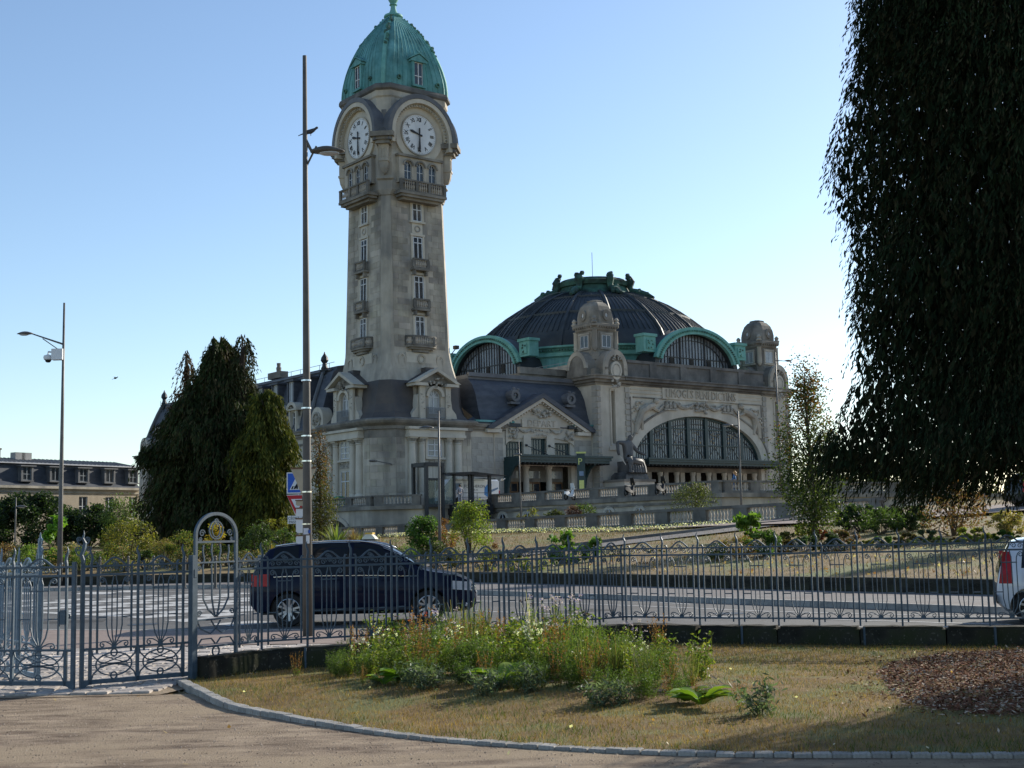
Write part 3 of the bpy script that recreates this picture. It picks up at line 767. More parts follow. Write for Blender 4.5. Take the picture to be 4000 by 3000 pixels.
for sx, sy in ((-1, -1), (1, -1), (-1, 1), (1, 1)):
    mb = MB(); pth = []; rr = []
    for z in zs:
        h, c = dpt(z); e = h-c/2+.03; pth.append((sx*e, sy*e, z)); rr.append(.12+.10*c)
    mb.tube(pth, rr, 6); mb.build('hip_rib', 'copper_pale', tower)
    mb = MB(); rg = random.Random(int(sx*2+sy+9))
    for i in range(20):
        z = 50.3+4.2*i/19; h, c = dpt(z); e = h-c/2+.1; mb.ball((sx*e+rg.uniform(-.12, .12), sy*e+rg.uniform(-.12, .12), z), rg.uniform(.13, .26)*(1.0 if z < 54 else .7), 6, 4)
    mb.build('hip_crocket', 'copper_mixed', tower)
mb = MB(); mb.lathe([(.78, 54.6), (1.0, 54.75), (.95, 54.95), (.55, 55.05), (.42, 55.3), (.3, 55.6), (.26, 56.0), (.42, 56.1), (.3, 56.25), (.5, 56.6), (.62, 57.0), (.58, 57.4), (.35, 57.8), (.15, 58.1), (.1, 59.2), (.02, 59.4)], 14)
mb.build('finial', 'copper_pale', tower, smooth=40)
for k, mm in enumerate((FR(-4.35), LF(-4.35))):
    mb = MB(); mb.mbox(mm, -.78, -.52, 46.3, 48.7, -.12, .8); mb.mbox(mm, .52, .78, 46.3, 48.7, -.12, .8); mb.mbox(mm, -.95, .95, 48.66, 48.86, -.25, .9)
    mb.mprism(mm, [(-1.0, 48.86), (1.0, 48.86), (0, 49.45)], -.22, 1.0); mb.mprism(mm, [(-1.1, 48.88), (0, 49.52), (1.1, 48.88), (1.1, 49.02), (0, 49.68), (-1.1, 49.02)], -.32, 1.0)
    mb.lathe([(.06, 0), (.14, .12), (.05, .3)], 6, mm(0, 49.6, -.1)); mb.mbox(mm, -.8, .8, 46.1, 46.32, -.2, .8)
    mb.build('dormer', 'copper', tower)
    window(tower, mm, -.52, .52, 46.32, 48.66, 0, t=.09, trans=(.4,), glass='glass_dark')
    for x in (-2.3, 2.3):
        mb = MB(); mb.marc(lambda p, q, d: mm(p, q, d+.0), x, 46.75, .12, .24, -.14, .2, 0, 2*PI, 12); mb.build('port_hole', 'copper_mixed', tower)
# ---------------------------------------------------------------- dormers at the foot of the tower and slate skirt roof
mb = MB(); mb.loft([sq(h, c, z) for h, c, z in ((6.1, 1.6, 12.75), (5.7, 1.5, 13.0), (5.3, 1.4, 13.5), (5.05, 1.3, 14.3), (4.9, 1.1, 15.4), (4.72, .8, 16.6))], True); mb.build('skirt_roof', 'slate_brown', tower)
for k, mm in enumerate((FR(-5.8), LF(-5.8))):
    c0 = .35 if k == 0 else .65
    m2 = (lambda mm, c0: (lambda p, q, d: mm(p+c0, q, d)))(mm, c0)
    mb = MB(); mb.wall(m2, -1.85, 1.85, 12.8, 16.0, [(-.72, .72, 13.4, 15.75, .72)], .5); mb.mbox(m2, -1.85, 1.85, 12.8, 16.0, .5, 3.2); mb.build('dormer_wall', 'stone', tower)
    mb = MB()
    for s_ in (-1, 1):
        mb.mbox(m2, s_*1.5-.3, s_*1.5+.3, 12.8, 16.0, -.18, .1)
        mb.mprism(m2, [(s_*1.8, 12.8), (s_*2.7, 12.8), (s_*2.55, 13.4), (s_*2.1, 13.9), (s_*1.9, 15.2), (s_*1.8, 15.2)], .05, .8)
        mb.mprism(m2, [(s_*1.0, 16.0), (s_*2.55, 16.0), (s_*2.55, 16.28), (s_*1.15, 16.28)], -.55, 2.8)
        mb.mprism(m2, [(s_*2.75, 16.28), (0, 17.75), (0, 17.42), (s_*2.2, 16.28)], -.62, .6)
    mb.marc(m2, 0, 15.03, .74, 1.05, -.22, .1, 0, PI, 16)
    mb.build('dormer_pediment', 'stone_pale', tower)
    mb = MB(); mb.mprism(m2, [(-2.2, 16.28), (2.2, 16.28), (0, 17.45)], -.1, .4); mb.build('tympanum', 'stone_sooty', tower)
    mb = MB(); ornament(mb, m2, 0, 16.55, 1.6, .7, 14, 5+k, -.3); ornament(mb, m2, 0, 16.05, .8, .5, 8, 8+k, -.35); ornament(mb, m2, -1.5, 14.6, .35, 1.6, 10, 15+k, -.2); ornament(mb, m2, 1.5, 14.6, .35, 1.6, 10, 16+k, -.2); mb.build('carving', 'stone_carved', kind='stuff', parent=tower)
    mb = MB(); mb.mprism(m2, [(-2.8, 16.3), (0, 17.8), (2.8, 16.3)], .6, 3.5); mb.mbox(m2, -.5, .5, 17.5, 17.95, .7, 3.2); mb.build('dormer_roof', 'slate_brown', tower)
    window(tower, m2, -.72, .72, 13.4, 15.75, .25, .72, t=.1, trans=(.69,), fan=True, glass='glass_curtain')
    mb = MB()
    for i in range(17): x = -1.0+2.0*i/16; mb.tube([m2(x, 12.95, -.28), m2(x, 13.95, -.28)], .025, 4)
    mb.tube([m2(-1.05, 13.95, -.28), m2(1.05, 13.95, -.28)], .045, 4); mb.tube([m2(-1.05, 13.0, -.28), m2(1.05, 13.0, -.28)], .035, 4)
    mb.build('railing', 'frame_grey', tower)
mb = MB(); mb.tube([(4.2, -3.3, 19.7), (4.7, -3.4, 20.3)], .05, 5); mb.box(4.5, 4.95, -3.65, -3.2, 20.25, 20.6); mb.build('floodlight', 'black_plastic', tower)
# ---------------------------------------------------------------- corner pavilion below the tower (two storeys)
PV = 6.1
mb = MB(); mb.loft([sq(PV-.02, 1.75, z) for z in (FZ-1.2, 11.0)], True); mb.build('pavilion_core', 'stone_pale', tower)
mb = MB(); mb.loft([sq(h, c, z) for h, c, z in ((PV, 1.75, 11.0), (PV, 1.75, 11.75), (PV+.15, 1.8, 11.8), (PV+.15, 1.8, 12.1), (PV+.5, 1.9, 12.35), (PV+.62, 1.95, 12.55), (PV+.62, 1.95, 12.7), (PV+.3, 1.85, 12.85))], True); mb.build('cornice', 'stone_sooty', tower)
for k, mm in enumerate((FR(-PV), LF(-PV))):
    c0 = 0.0
    for s_ in (-1, 1):
        for x in (1.55, 2.65):
            mb = MB(); c = mm(s_*x, 0, -.12)
            mb.lathe([(.44, 5.6), (.44, 5.75), (.36, 5.85), (.40, 6.0), (.37, 8.0), (.33, 10.3), (.33, 10.45), (.4, 10.5), (.33, 10.6)], 14, c); mb.box(c[0]-.46, c[0]+.46, c[1]-.46, c[1]+.46, 5.3, 5.6); mb.box(c[0]-.46, c[0]+.46, c[1]-.46, c[1]+.46, 10.9, 11.03)
            o = mb.build('column', 'stone_pale', tower, smooth=40)
            mb = MB(); mb.lathe([(.34, 10.6), (.44, 10.78), (.52, 10.9)], 10, c); ornament(mb, lambda p, q, d: (c[0]+p, c[1]+d, q), 0, 10.75, .8, .25, 10, 4, -.3); mb.build('capital', 'stone_carved', o)
        mb = MB(); mb.mbox(mm, s_*2.1-1.15, s_*2.1+1.15, FZ-1.2, 5.3, -.75, .1); mb.build('pedestal', 'stone', tower)
    mb = MB(); mb.mbox(mm, -3.3, 3.3, 11.03, 11.3, -.72, .05); mb.mbox(mm, -3.25, 3.25, 11.3, 11.74, -.62, .05); mb.mbox(mm, -3.4, 3.4, 11.76, 12.0, -.85, .05); mb.build('entablature', 'stone_pale', tower)
    for q0, q1, g in ((9.25, 10.95, 'glass_curtain'), (FZ+.05, 8.1, 'glass_dark')):
        mb = MB(); mb.mbox(mm, -1.05, -.82, q0-.1, q1+.1, -.1, .05); mb.mbox(mm, .82, 1.05, q0-.1, q1+.1, -.1, .05); mb.mbox(mm, -1.05, 1.05, q1, q1+.1, -.12, .05); mb.mbox(mm, -1.15, 1.15, q0-.28, q0-.08, -.28, .05); mb.build('window_surround', 'stone_pale', tower)
        window(tower, mm, -.8, .8, q0, q1, -.07, t=.09, trans=(.72,) if q0 < 9 else (.66, .33), glass=g)
    mb = MB(); mb.mbox(mm, -1.0, 1.0, 8.35, 8.95, -.06, .05); ornament(mb, mm, 0, 8.65, 1.8, .35, 16, 2, -.08); mb.build('frieze_panel', 'stone_carved', tower)
ashlar(tower, FR(-PV), 3.35, 4.3, FZ, 11.0, .62, .95, seed=3); ashlar(tower, LF(-PV), -4.3, -3.35, FZ, 11.0, .62, .95, seed=4)
ashlar(tower, FR(-PV), -4.3, -3.35, FZ, 11.0, .62, .95, seed=5); ashlar(tower, LF(-PV), 3.35, 4.3, FZ, 11.0, .62, .95, seed=6)
Mc = Matrix.Translation((-PV+.875, -PV+.875, 0)) @ Matrix.Rotation(-PI/4, 4, 'Z')
ashlar(tower, lambda p, q, d: tuple(Mc @ Vector((p, d, q))), -1.22, 1.22, FZ, 11.0, .62, 1.22, seed=9)
mb = MB(); mb.tube([Mc @ Vector((.8, .0, 8.4)), Mc @ Vector((.8, -.25, 8.5)), Mc @ Vector((.0, -1.1, 8.65)), Mc @ Vector((-.3, -1.5, 8.7))], .045, 5); mb.ball(Mc @ Vector((-.55, -1.75, 8.72)), (.5, .3, .13), 8, 5); mb.build('wall_lamp', 'pole_thin', tower)
# ---------------------------------------------------------------- left wing with mansard roof
B0, B1 = 6.2, 50.0
A = -6.0
mm = LF(A)
wb = [9.7+3.35*i for i in range(12)]
ops = []
for b in wb:
    if b < B1-2: ops += [(b-.6, b+.6, 9.2, 11.0), (b-.62, b+.62, 5.2, 8.1)]
mb = MB(); mb.wall(mm, 4.36, B1, FZ-1.4, 11.9, ops, .4); mb.mbox(mm, B0, B1, FZ-1.4, 11.9, .42, 12); mb.build('wall', 'stone_pale', wing)
mb = MB(); cornice(mb, mm, 5.2, B1, 11.75, [(.2, .12), (.25, .3), (.25, .55), (.12, .68)], 1); mb.mbox(mm, B0, B1, 11.1, 11.3, -.1, .1); mb.build('cornice', 'stone_sooty', wing)
for o in ops:
    window(wing, mm, o[0], o[1], o[2], o[3], .22, t=.08, trans=(.7,), glass='glass_dark' if rng.random() < .6 else 'glass_curtain')
    mb = MB(); mb.mbox(mm, o[0]-.22, o[0], o[2]-.1, o[3]+.2, -.07, .05); mb.mbox(mm, o[1], o[1]+.22, o[2]-.1, o[3]+.2, -.07, .05); mb.mbox(mm, o[0]-.3, o[1]+.3, o[2]-.28, o[2]-.08, -.2, .05); mb.mbox(mm, o[0]-.22, o[1]+.22, o[3], o[3]+.2, -.09, .05); mb.build('window_surround', 'stone_pale', wing)
prof = [(-.2, 12.56), (.15, 13.2), (.5, 14.4), (.95, 16.0), (1.5, 17.6), (1.85, 18.5), (2.2, 18.7), (2.25, 19.05), (5.5, 19.6)]
mb = MB()
def hip(d, q): return [(A+d, B0-.8, q), (A+d, B1-d*1.0-.1, q), (A+12-d*.3, B1-d*1.0-.1, q), (A+12-d*.3, B0-.8, q)]
mb.loft([hip(d, q) for d, q in prof], True); mb.build('mansard_roof', 'slate', wing)
mb = MB(); mb.tube([(A+2.0, B0, 18.75), (A+2.0, B1-2.1, 18.75)], .14, 5); mb.tube([(A+2.4, B0, 19.55), (A+2.4, B1-3, 19.5)], .03, 4)
for i in range(22): b = B0+1+i*2; mb.tube([(A+2.4, b, 19.0), (A+2.4, b, 19.55)], .025, 4)
mb.build('ridge_trim', 'lead', wing)
for b in (B0+1.1, B1-.9):
    mb = MB(); mb.tube([(A+d-.1, b-(.0 if b < 20 else d*.9), q) for d, q in prof[:7]], .22, 6); mb.build('hip_roll', 'lead', wing)
    e = 2.2 if b > 20 else 0
    mb = MB(); mb.lathe([(.3, 0), (.4, .3), (.28, .5), (.22, .8), (.42, 1.1), (.36, 1.4), (.12, 1.75), (.03, 2.0)], 8, (A+1.9, b-e, 18.7)); ornament(mb, mm, b-e, 18.4, 1.2, .9, 10, 3, 1.7); mb.build('roof_finial', 'copper_dark', wing)
def mans(p, q, d):     # map that follows the mansard slope
    return (A+d, p, q)
for i, b in enumerate([10.4, 13.8, 17.2, 20.6, 24, 27.4, 30.8, 34.2, 37.6, 43.8]):
    m2 = (lambda b: (lambda p, q, d: mm(p+b, q, d)))(b)
    mb = MB(); mb.wall(m2, -.85, .85, 12.56, 15.0, [(-.45, .45, 12.9, 14.7)], .4); mb.mbox(m2, -.85, .85, 12.56, 15.0, .42, 1.4)
    for s_ in (-1, 1): mb.mprism(m2, [(s_*.85, 12.56), (s_*1.25, 12.56), (s_*1.2, 13.0), (s_*.95, 13.4), (s_*.85, 14.2)], .0, .5); mb.mbox(m2, s_*.66-.14, s_*.66+.14, 12.56, 14.9, -.12, .1)
    mb.marc(m2, 0, 14.95, .62, 1.05, -.3, 1.5, 0, PI, 12, k=.75); mb.mbox(m2, -1.05, 1.05, 14.85, 15.0, -.3, 1.2)
    mb.build('dormer', 'stone_pale', wing)
    mb = MB(); ornament(mb, m2, 0, 15.1, .9, .5, 9, 30+i, -.08); mb.build('carving', 'stone_carved', kind='stuff', parent=wing)
    window(wing, m2, -.45, .45, 12.9, 14.7, .2, t=.07, trans=(.7,), glass='glass_dark')
    m3 = (lambda b: (lambda p, q, d: (A+.75+d, p+b-1.6, q)))(b)
    mb = MB(); mb.mbox(m3, -.75, -.52, 15.9, 18.05, -.1, 1.4); mb.mbox(m3, .52, .75, 15.9, 18.05, -.1, 1.4); mb.mbox(m3, -.95, .95, 18.05, 18.25, -.3, 1.5); mb.mbox(m3, -.75, .75, 15.75, 15.92, -.18, 1.2); mb.build('attic_dormer', 'slate', wing)
    window(wing, m3, -.52, .52, 15.92, 18.05, .05, t=.09, trans=(), glass='glass_curtain')
for b in (5.35, 48.3):
    m2 = (lambda b: (lambda p, q, d: mm(p+b, q, d)))(b)
    mb = MB(); mb.mbox(m2, -1.15, 1.15, 12.56, 13.6, -.15, 1.0); mb.marc(m2, 0, 13.6, 0, 1.15, -.15, 1.0, 0, PI, 16, k=1.0); mb.build('oval_dormer', 'stone_pale', wing)
    mb = MB(); mb.marc(m2, 0, 13.5, .6, .78, -.3, -.1, 0, 2*PI, 18); ornament(mb, m2, 0, 13.5, 1.1, 1.1, 22, 61, -.22); mb.build('carving', 'stone_carved', kind='stuff', parent=wing)
mb = MB(); mb.box(A+2.3, A+3.3, 17.5, 20.3, 19.2, 19.9); mb.lathe([(.25, 19.9), (.3, 20.4), (.2, 20.5), (.24, 20.9)], 8, (A+2.8, 18.7, 0)); mb.build('chimney', 'stone_sooty', wing)
# ---------------------------------------------------------------- departure hall
DB = -6.0
mm = FR(DB)
d0, d1 = 4.36, 20.6
gx, gw_ = 13.2, 4.5
ops = [(8.75, 10.9, 9.35, 10.95), (11.85, 13.95, 9.35, 11.35), (14.95, 17.2, 9.35, 10.95), (8.9, 17.3, FZ, 8.55)]
mb = MB(); mb.wall(mm, d0, d1, FZ-.2, 12.0, ops, .55); mb.build('wall', 'stone_pale', dep)
mb = MB(); mb.box(d0, d1, DB+3.5, DB+14, FZ, 12.5); mb.build('rear_wall', 'stone', dep)
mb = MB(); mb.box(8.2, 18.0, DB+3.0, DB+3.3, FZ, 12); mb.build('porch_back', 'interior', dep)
sk_ = [(8.4, 17.7, FZ, 11.6)]
ashlar(dep, mm, 4.5, 8.4, FZ, 11.3, .62, 1.2, objs='F', seed=21); ashlar(dep, mm, 17.8, 20.2, FZ, 11.3, .62, 1.2, objs='F', seed=22)
mb = MB()
cornice(mb, mm, d0, 8.3, 11.85, [(.2, .1), (.22, .28), (.2, .5), (.1, .6)], .6); cornice(mb, mm, 18.5, d1, 11.85, [(.2, .1), (.22, .28), (.2, .5), (.1, .6)], .6)
mb.build('cornice', 'stone_sooty', dep)
mb = MB(); mb.mbox(mm, 7.2, 7.35, FZ, 11.85, -.06, .02); mb.build('pilaster_edge', 'stone', dep)
# segmental arch over the triple window
arcpts = [(gx+4.5*math.cos(PI*i/16), 10.55+.95*math.sin(PI*i/16)) for i in range(17)]
mb = MB(); mb.mprism(mm, arcpts+[(8.7, 12.0), (17.7, 12.0)][::1], -.10, -.004) if False else None
top = [(18.3, 11.95), (13.2, 15.45), (8.1, 11.95)]
gpoly = arcpts[::-1]+[(17.7, 11.95)]+[(20.0, 12.05), (13.2, 15.5), (6.6, 12.05), (8.7, 11.95)]
mb = MB()
for i in range(16):
    (xa, za), (xb, zb) = arcpts[i], arcpts[i+1]
    def rf(x): return 15.5-abs(x-13.2)/6.7*3.45
    mb.add([mm(xa, za, -.12), mm(xb, zb, -.12), mm(xb, rf(xb), -.12), mm(xa, rf(xa), -.12)], [(0, 1, 2, 3)])
    mb.add([mm(xa, za, -.12), mm(xb, zb, -.12), mm(xb, zb, .5), mm(xa, za, .5)], [(0, 1, 2, 3)])
mb.build('gable', 'stone_pale', dep)
mb = MB()
for s_ in (-1, 1):
    mb.mprism(mm, [(13.2, 15.45), (13.2, 15.95), (13.2+s_*7.1, 12.35), (13.2+s_*7.1, 12.1), (13.2+s_*6.5, 12.1)], -.75, 6.0)
mb.build('gable_roof', 'slate', dep)
mb = MB()
for s_ in (-1, 1):
    mb.mprism(mm, [(13.2, 15.08), (13.2, 15.43), (13.2+s_*6.4, 12.13), (13.2+s_*5.7, 12.13)], -.62, -.1)
    mb.mbox(mm, 13.2+s_*5.9-1.2, 13.2+s_*5.9+.6, 11.75, 12.1, -.55, .1)
for i in range(34):
    f = (i+.5)/17-1; x = 13.2+f*6.0; z = 15.05-abs(f)*6.0/6.7*3.45
    mb.mbox(mm, x-.07, x+.07, z-.16, z, -.5, -.1)
mb.build('gable_cornice', 'stone_pale', dep)
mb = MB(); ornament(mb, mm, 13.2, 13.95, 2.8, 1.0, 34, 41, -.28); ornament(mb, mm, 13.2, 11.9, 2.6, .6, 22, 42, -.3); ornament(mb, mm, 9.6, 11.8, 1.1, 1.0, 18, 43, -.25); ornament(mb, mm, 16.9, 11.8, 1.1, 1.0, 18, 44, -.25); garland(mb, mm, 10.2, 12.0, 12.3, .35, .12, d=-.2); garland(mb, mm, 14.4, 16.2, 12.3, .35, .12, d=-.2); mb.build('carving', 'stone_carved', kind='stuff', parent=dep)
mb = MB(); mb.mbox(mm, 10.7, 15.7, 12.42, 13.22, -.30, -.1); mb.build('name_panel', 'stone_pale', dep)
o = inst('lettering', textmesh('DEPART', .95, .05, 'stone', sp=1.12), dep, mm(13.2, 12.82, -.31), (PI/2, 0, 0))
for x0, x1, q1 in ((8.75, 10.9, 10.95), (11.85, 13.95, 11.35), (14.95, 17.2, 10.95)):
    mb = MB(); n = 6
    for i in range(n+1): x = x0+(x1-x0)*i/n; mb.mbox(mm, x-.045, x+.045, 9.35, q1-.06, .25, .33)
    for q in (9.4, 10.2, q1-.1): mb.mbox(mm, x0, x1, q-.05, q+.05, .24, .34)
    mb.mbox(mm, x0, x0+.28 if x0 > 14 else x0+.1, 9.35, q1, .22, .36); mb.mbox(mm, x1-.35, x1, 9.35, q1, .22, .36)
    fr = mb.build('window', 'iron_green', dep)
    mb = MB(); mb.mbox(mm, x0, x1, 9.35, q1, .29, .30); mb.build('pane', 'glass_dark', fr)
mb = MB(); mb.mbox(mm, 10.9, 11.85, 8.5, 11.6, -.2, .6); mb.mbox(mm, 13.95, 14.95, 8.5, 11.6, -.2, .6); mb.build('window_pier', 'stone_pale', dep)
# canopy on iron brackets
mb = MB(); mb.mbox(mm, 8.5, 20.6, 9.0, 9.35, -2.6, .1); mb.mbox(mm, 8.4, 20.7, 9.3, 9.5, -2.75, -2.45); mb.mbox(mm, 8.6, 20.4, 8.75, 9.0, -2.5, .1); mb.build('canopy', 'iron_green', dep)
for i in range(24):
    x = 8.7+11.7*i/23
    mb = MB(); mb.mbox(mm, x-.05, x+.05, 8.62, 8.78, -2.45, .05); mb.build('canopy_rib', 'iron_dark', dep)
for x in (8.55, 18.6):
    mb = MB(); mb.mprism(lambda p, q, d: (x+d, DB-p, q), [(0, 9.0), (2.5, 9.0), (2.3, 8.6), (1.5, 8.2), (.9, 7.4), (.6, 6.3), (.45, 5.3), (0, 4.9)], -.12, .12); mb.build('canopy_bracket', 'iron_green', dep)
for x in (11.5, 14.5):
    mb = MB(); mb.lathe([(.42, FZ), (.42, FZ+.2), (.34, FZ+.3), (.30, 8.2), (.38, 8.35), (.42, 8.6)], 14, mm(x, 0, .3)); mb.build('column', 'stone_pale', dep, smooth=40)
    mb = MB(); mb.tube([mm(x-.3, 10.6, -.2), mm(x+1.2, 9.35, -2.4)], .04, 5); mb.ball(mm(x-.3, 10.6, -.25), .15, 6, 4); mb.build('tie_rod', 'iron_dark', dep)
for x in (9.2, 12.1, 15.1):
    mb = MB(); mb.mbox(mm, x, x+2.05, FZ, 7.0, 1.3, 1.36); dr = mb.build('door', 'wood_door', dep)
    mb = MB()
    for k in range(2):
        mb.mbox(mm, x+.15+k*.95, x+.95+k*.95, FZ+.2, FZ+1.4, 1.28, 1.30); mb.mbox(mm, x+.15+k*.95, x+.95+k*.95, FZ+1.55, FZ+2.3, 1.28, 1.30)
    mb.build('pane', 'glass_dark', dr)
    mb = MB(); mb.mbox(mm, x, x+2.05, 7.35, 8.1, 1.3, 1.34); mb.build('transom_light', 'glass_curtain', dep)
mb = MB(); mb.mbox(mm, 8.9, 17.3, 7.0, 8.55, 1.36, 1.5); mb.build('porch_lintel', 'stone_sooty', dep)
# mansard of the departure hall
prof = [(-.2, 12.45), (.1, 12.9), (.55, 14.2), (.9, 15.6), (1.5, 16.7), (2.2, 17.35)]
dr_ = 5.8
mb = MB(); mb.loft([[(dr_, DB+d, q) for d, q in prof]+[(dr_, DB+8, 17.3)], [(20.9, DB+d, q) for d, q in prof]+[(20.9, DB+8, 17.3)]], True); mb.build('mansard_roof', 'slate', dep)
mb = MB(); mb.box(dr_, 20.8, DB+2.1, DB+8, 17.3, 17.75); mb.box(dr_, 20.8, DB+1.9, DB+2.3, 17.55, 17.95); mb.build('roof_parapet', 'lead', dep)
mb = MB(); mb.mbox(mm, d0+.4, 10.4, 12.4, 12.75, -.4, .3); mb.mbox(mm, 16.8, 20.8, 12.4, 12.75, -.4, .3); mb.build('gutter', 'copper_dark', dep)
mb = MB(); mb.mbox(mm, d0+.4, 9.6, 12.76, 12.95, -.45, -.1); mb.mbox(mm, 17.4, 20.8, 12.76, 12.95, -.45, -.1); mb.build('gutter_edge', 'copper', dep)
for x in (10.2, 17.6):
    mb = MB(); mb.marc(FR(DB+.5), x, 15.6, .32, .6, -.5, .6, 0, 2*PI, 14); ornament(mb, FR(DB+.5), x, 16.0, 1.0, .8, 14, 4, -.35); mb.mbox(FR(DB+.5), x-.6, x+.6, 14.75, 15.0, -.4, .4); mb.build('bull_eye_dormer', 'lead', dep)
mb = MB(); mb.marc(FR(DB+.5), 10.2, 15.6, 0, .33, -.3, .4, 0, 2*PI, 12); mb.marc(FR(DB+.5), 17.6, 15.6, 0, .33, -.3, .4, 0, 2*PI, 12); mb.build('bull_eye_pane', 'glass_dark', dep)
# ---------------------------------------------------------------- domed hall
HB = -6.9
AC, BC = 35.6, 10.1
mm = FR(HB)
ARX, ARZ, ARH = 10.1, 9.35, 5.0
def aw(mb, m, x0, x1, ztop, cx, rx, zs_, rh, y=0, n=36):      # wall above an elliptical opening
    pts = [(cx+rx*math.cos(PI*i/n), zs_+rh*math.sin(PI*i/n)) for i in range(n+1)]
    for i in range(n):
        (xa, za), (xb, zb) = pts[i], pts[i+1]
        mb.add([m(xa, za, y), m(xb, zb, y), m(xb, ztop, y), m(xa, ztop, y)], [(0, 1, 2, 3)])
        mb.add([m(xa, za, y), m(xb, zb, y), m(xb, zb, y+.9), m(xa, za, y+.9)], [(0, 1, 2, 3)])
mb = MB(); aw(mb, mm, 25, 46, 17.3, AC, ARX, ARZ, ARH)
mb.mbox(mm, 24.9, AC-ARX, FZ, 17.3, 0, .9); mb.mbox(mm, AC+ARX, 46.4, FZ, 17.3, 0, .9); mb.build('front_wall', 'stone_pale', hall)
mb = MB(); mb.marc(mm, AC, ARZ, ARX+.0, ARX+1.1, -.14, .1, 0, PI, 40, k=(ARH+1.1)/(ARX+1.1), ka=ARH/ARX); mb.build('archivolt', 'stone_pale', hall)
mb = MB(); mb.marc(mm, AC, ARZ, ARX+1.1, ARX+1.28, -.22, .1, 0, PI, 40, k=(ARH+1.28)/(ARX+1.28), ka=(ARH+1.1)/(ARX+1.1)); mb.build('arch_moulding', 'stone_sooty', hall)
# side, rear walls and floor of the hall
mb = MB()
mb.wall(LF(20.2), 2.5, 27.0, FZ, 18.5, [], .4)
mb.wall(RT(51.0), HB, 27.0, FZ, 20.0, [(-1.5, .8, 9.6, 11.0), (1.8, 4.0, 9.6, 11.3), (-4, -1, 6.2, 7.2)], .4)
mb.mbox(BK(27.0), 20.2, 51.0, FZ, 20, 0, .3); mb.mbox(FR(HB+.95), 20.5, 50.5, 19.2, 19.8, 0, 33)
mb.build('hall_wall', 'stone', hall)
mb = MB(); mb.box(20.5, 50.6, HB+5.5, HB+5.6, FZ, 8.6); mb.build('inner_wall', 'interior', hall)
# huge window: iron frame, glazing bars, panes
mb = MB(); n = 40
mb.marc(mm, AC, ARZ, ARX-.28, ARX, .35, .6, 0, PI, 40, k=ARH/ARX, ka=(ARH-.28)/(ARX-.28))
def archz(x): return ARZ+ARH*math.sqrt(max(0, 1-((x-AC)/ARX)**2))
def band(f0): return lambda x: archz(x)*1.0-f0
bx_ = [AC+x for x in (-7.25, -4.35, -1.45, 1.45, 4.35, 7.25)]
for x in bx_: mb.mbox(mm, x-.24, x+.24, ARZ-.4, archz(x)-.05, .25, .7)
for q in (ARZ+.05, 11.15, 12.95):
    r = ARX*math.sqrt(max(0, 1-((q-ARZ)/ARH)**2)); mb.mbox(mm, AC-r, AC+r, q-.07, q+.07, .35, .55)
fr = mb.build('arched_window', 'iron_green', hall)
mb = MB(); edges = [AC-ARX]+bx_+[AC+ARX]
for i in range(7):
    a, b = edges[i], edges[i+1]
    for j in range(1, 8):
        x = a+(b-a)*j/8; mb.mbox(mm, x-.026, x+.026, ARZ, archz(x)-.1, .42, .5)
    pts = [(a+(b-a)*j/8) for j in range(9)]
    mb.tube([mm(x, max(ARZ, archz(x)-.85), .45) for x in pts], .06, 4)
mb.build('glazing_bars', 'iron_dark', fr)
mb = MB(); rg = random.Random(5)
for i in range(1, 6):
    a, b = edges[i], edges[i+1]; cx = (a+b)/2
    for k in range(10): mb.ball(mm(cx+rg.uniform(-.7, .7), 12.05+rg.uniform(-.65, .65), .46), (rg.uniform(.1, .26), .02, rg.uniform(.1, .3)), 6, 4)
    mb.tube([mm(a+.3, 9.6, .46), mm(cx, 11.0, .46), mm(b-.3, 9.6, .46)], .05, 4)
mb.build('stained_motif', 'glass_dark', fr, kind='stuff')
for i in range(7):
    a, b = edges[i], edges[i+1]; poly = [(a, ARZ), (b, ARZ)]+[(b+(a-b)*j/8, max(ARZ, archz(b+(a-b)*j/8)-.05)) for j in range(9)]
    mb = MB(); mb.mprism(mm, poly, .50, .51); mb.build('pane', 'glass_stained', fr)
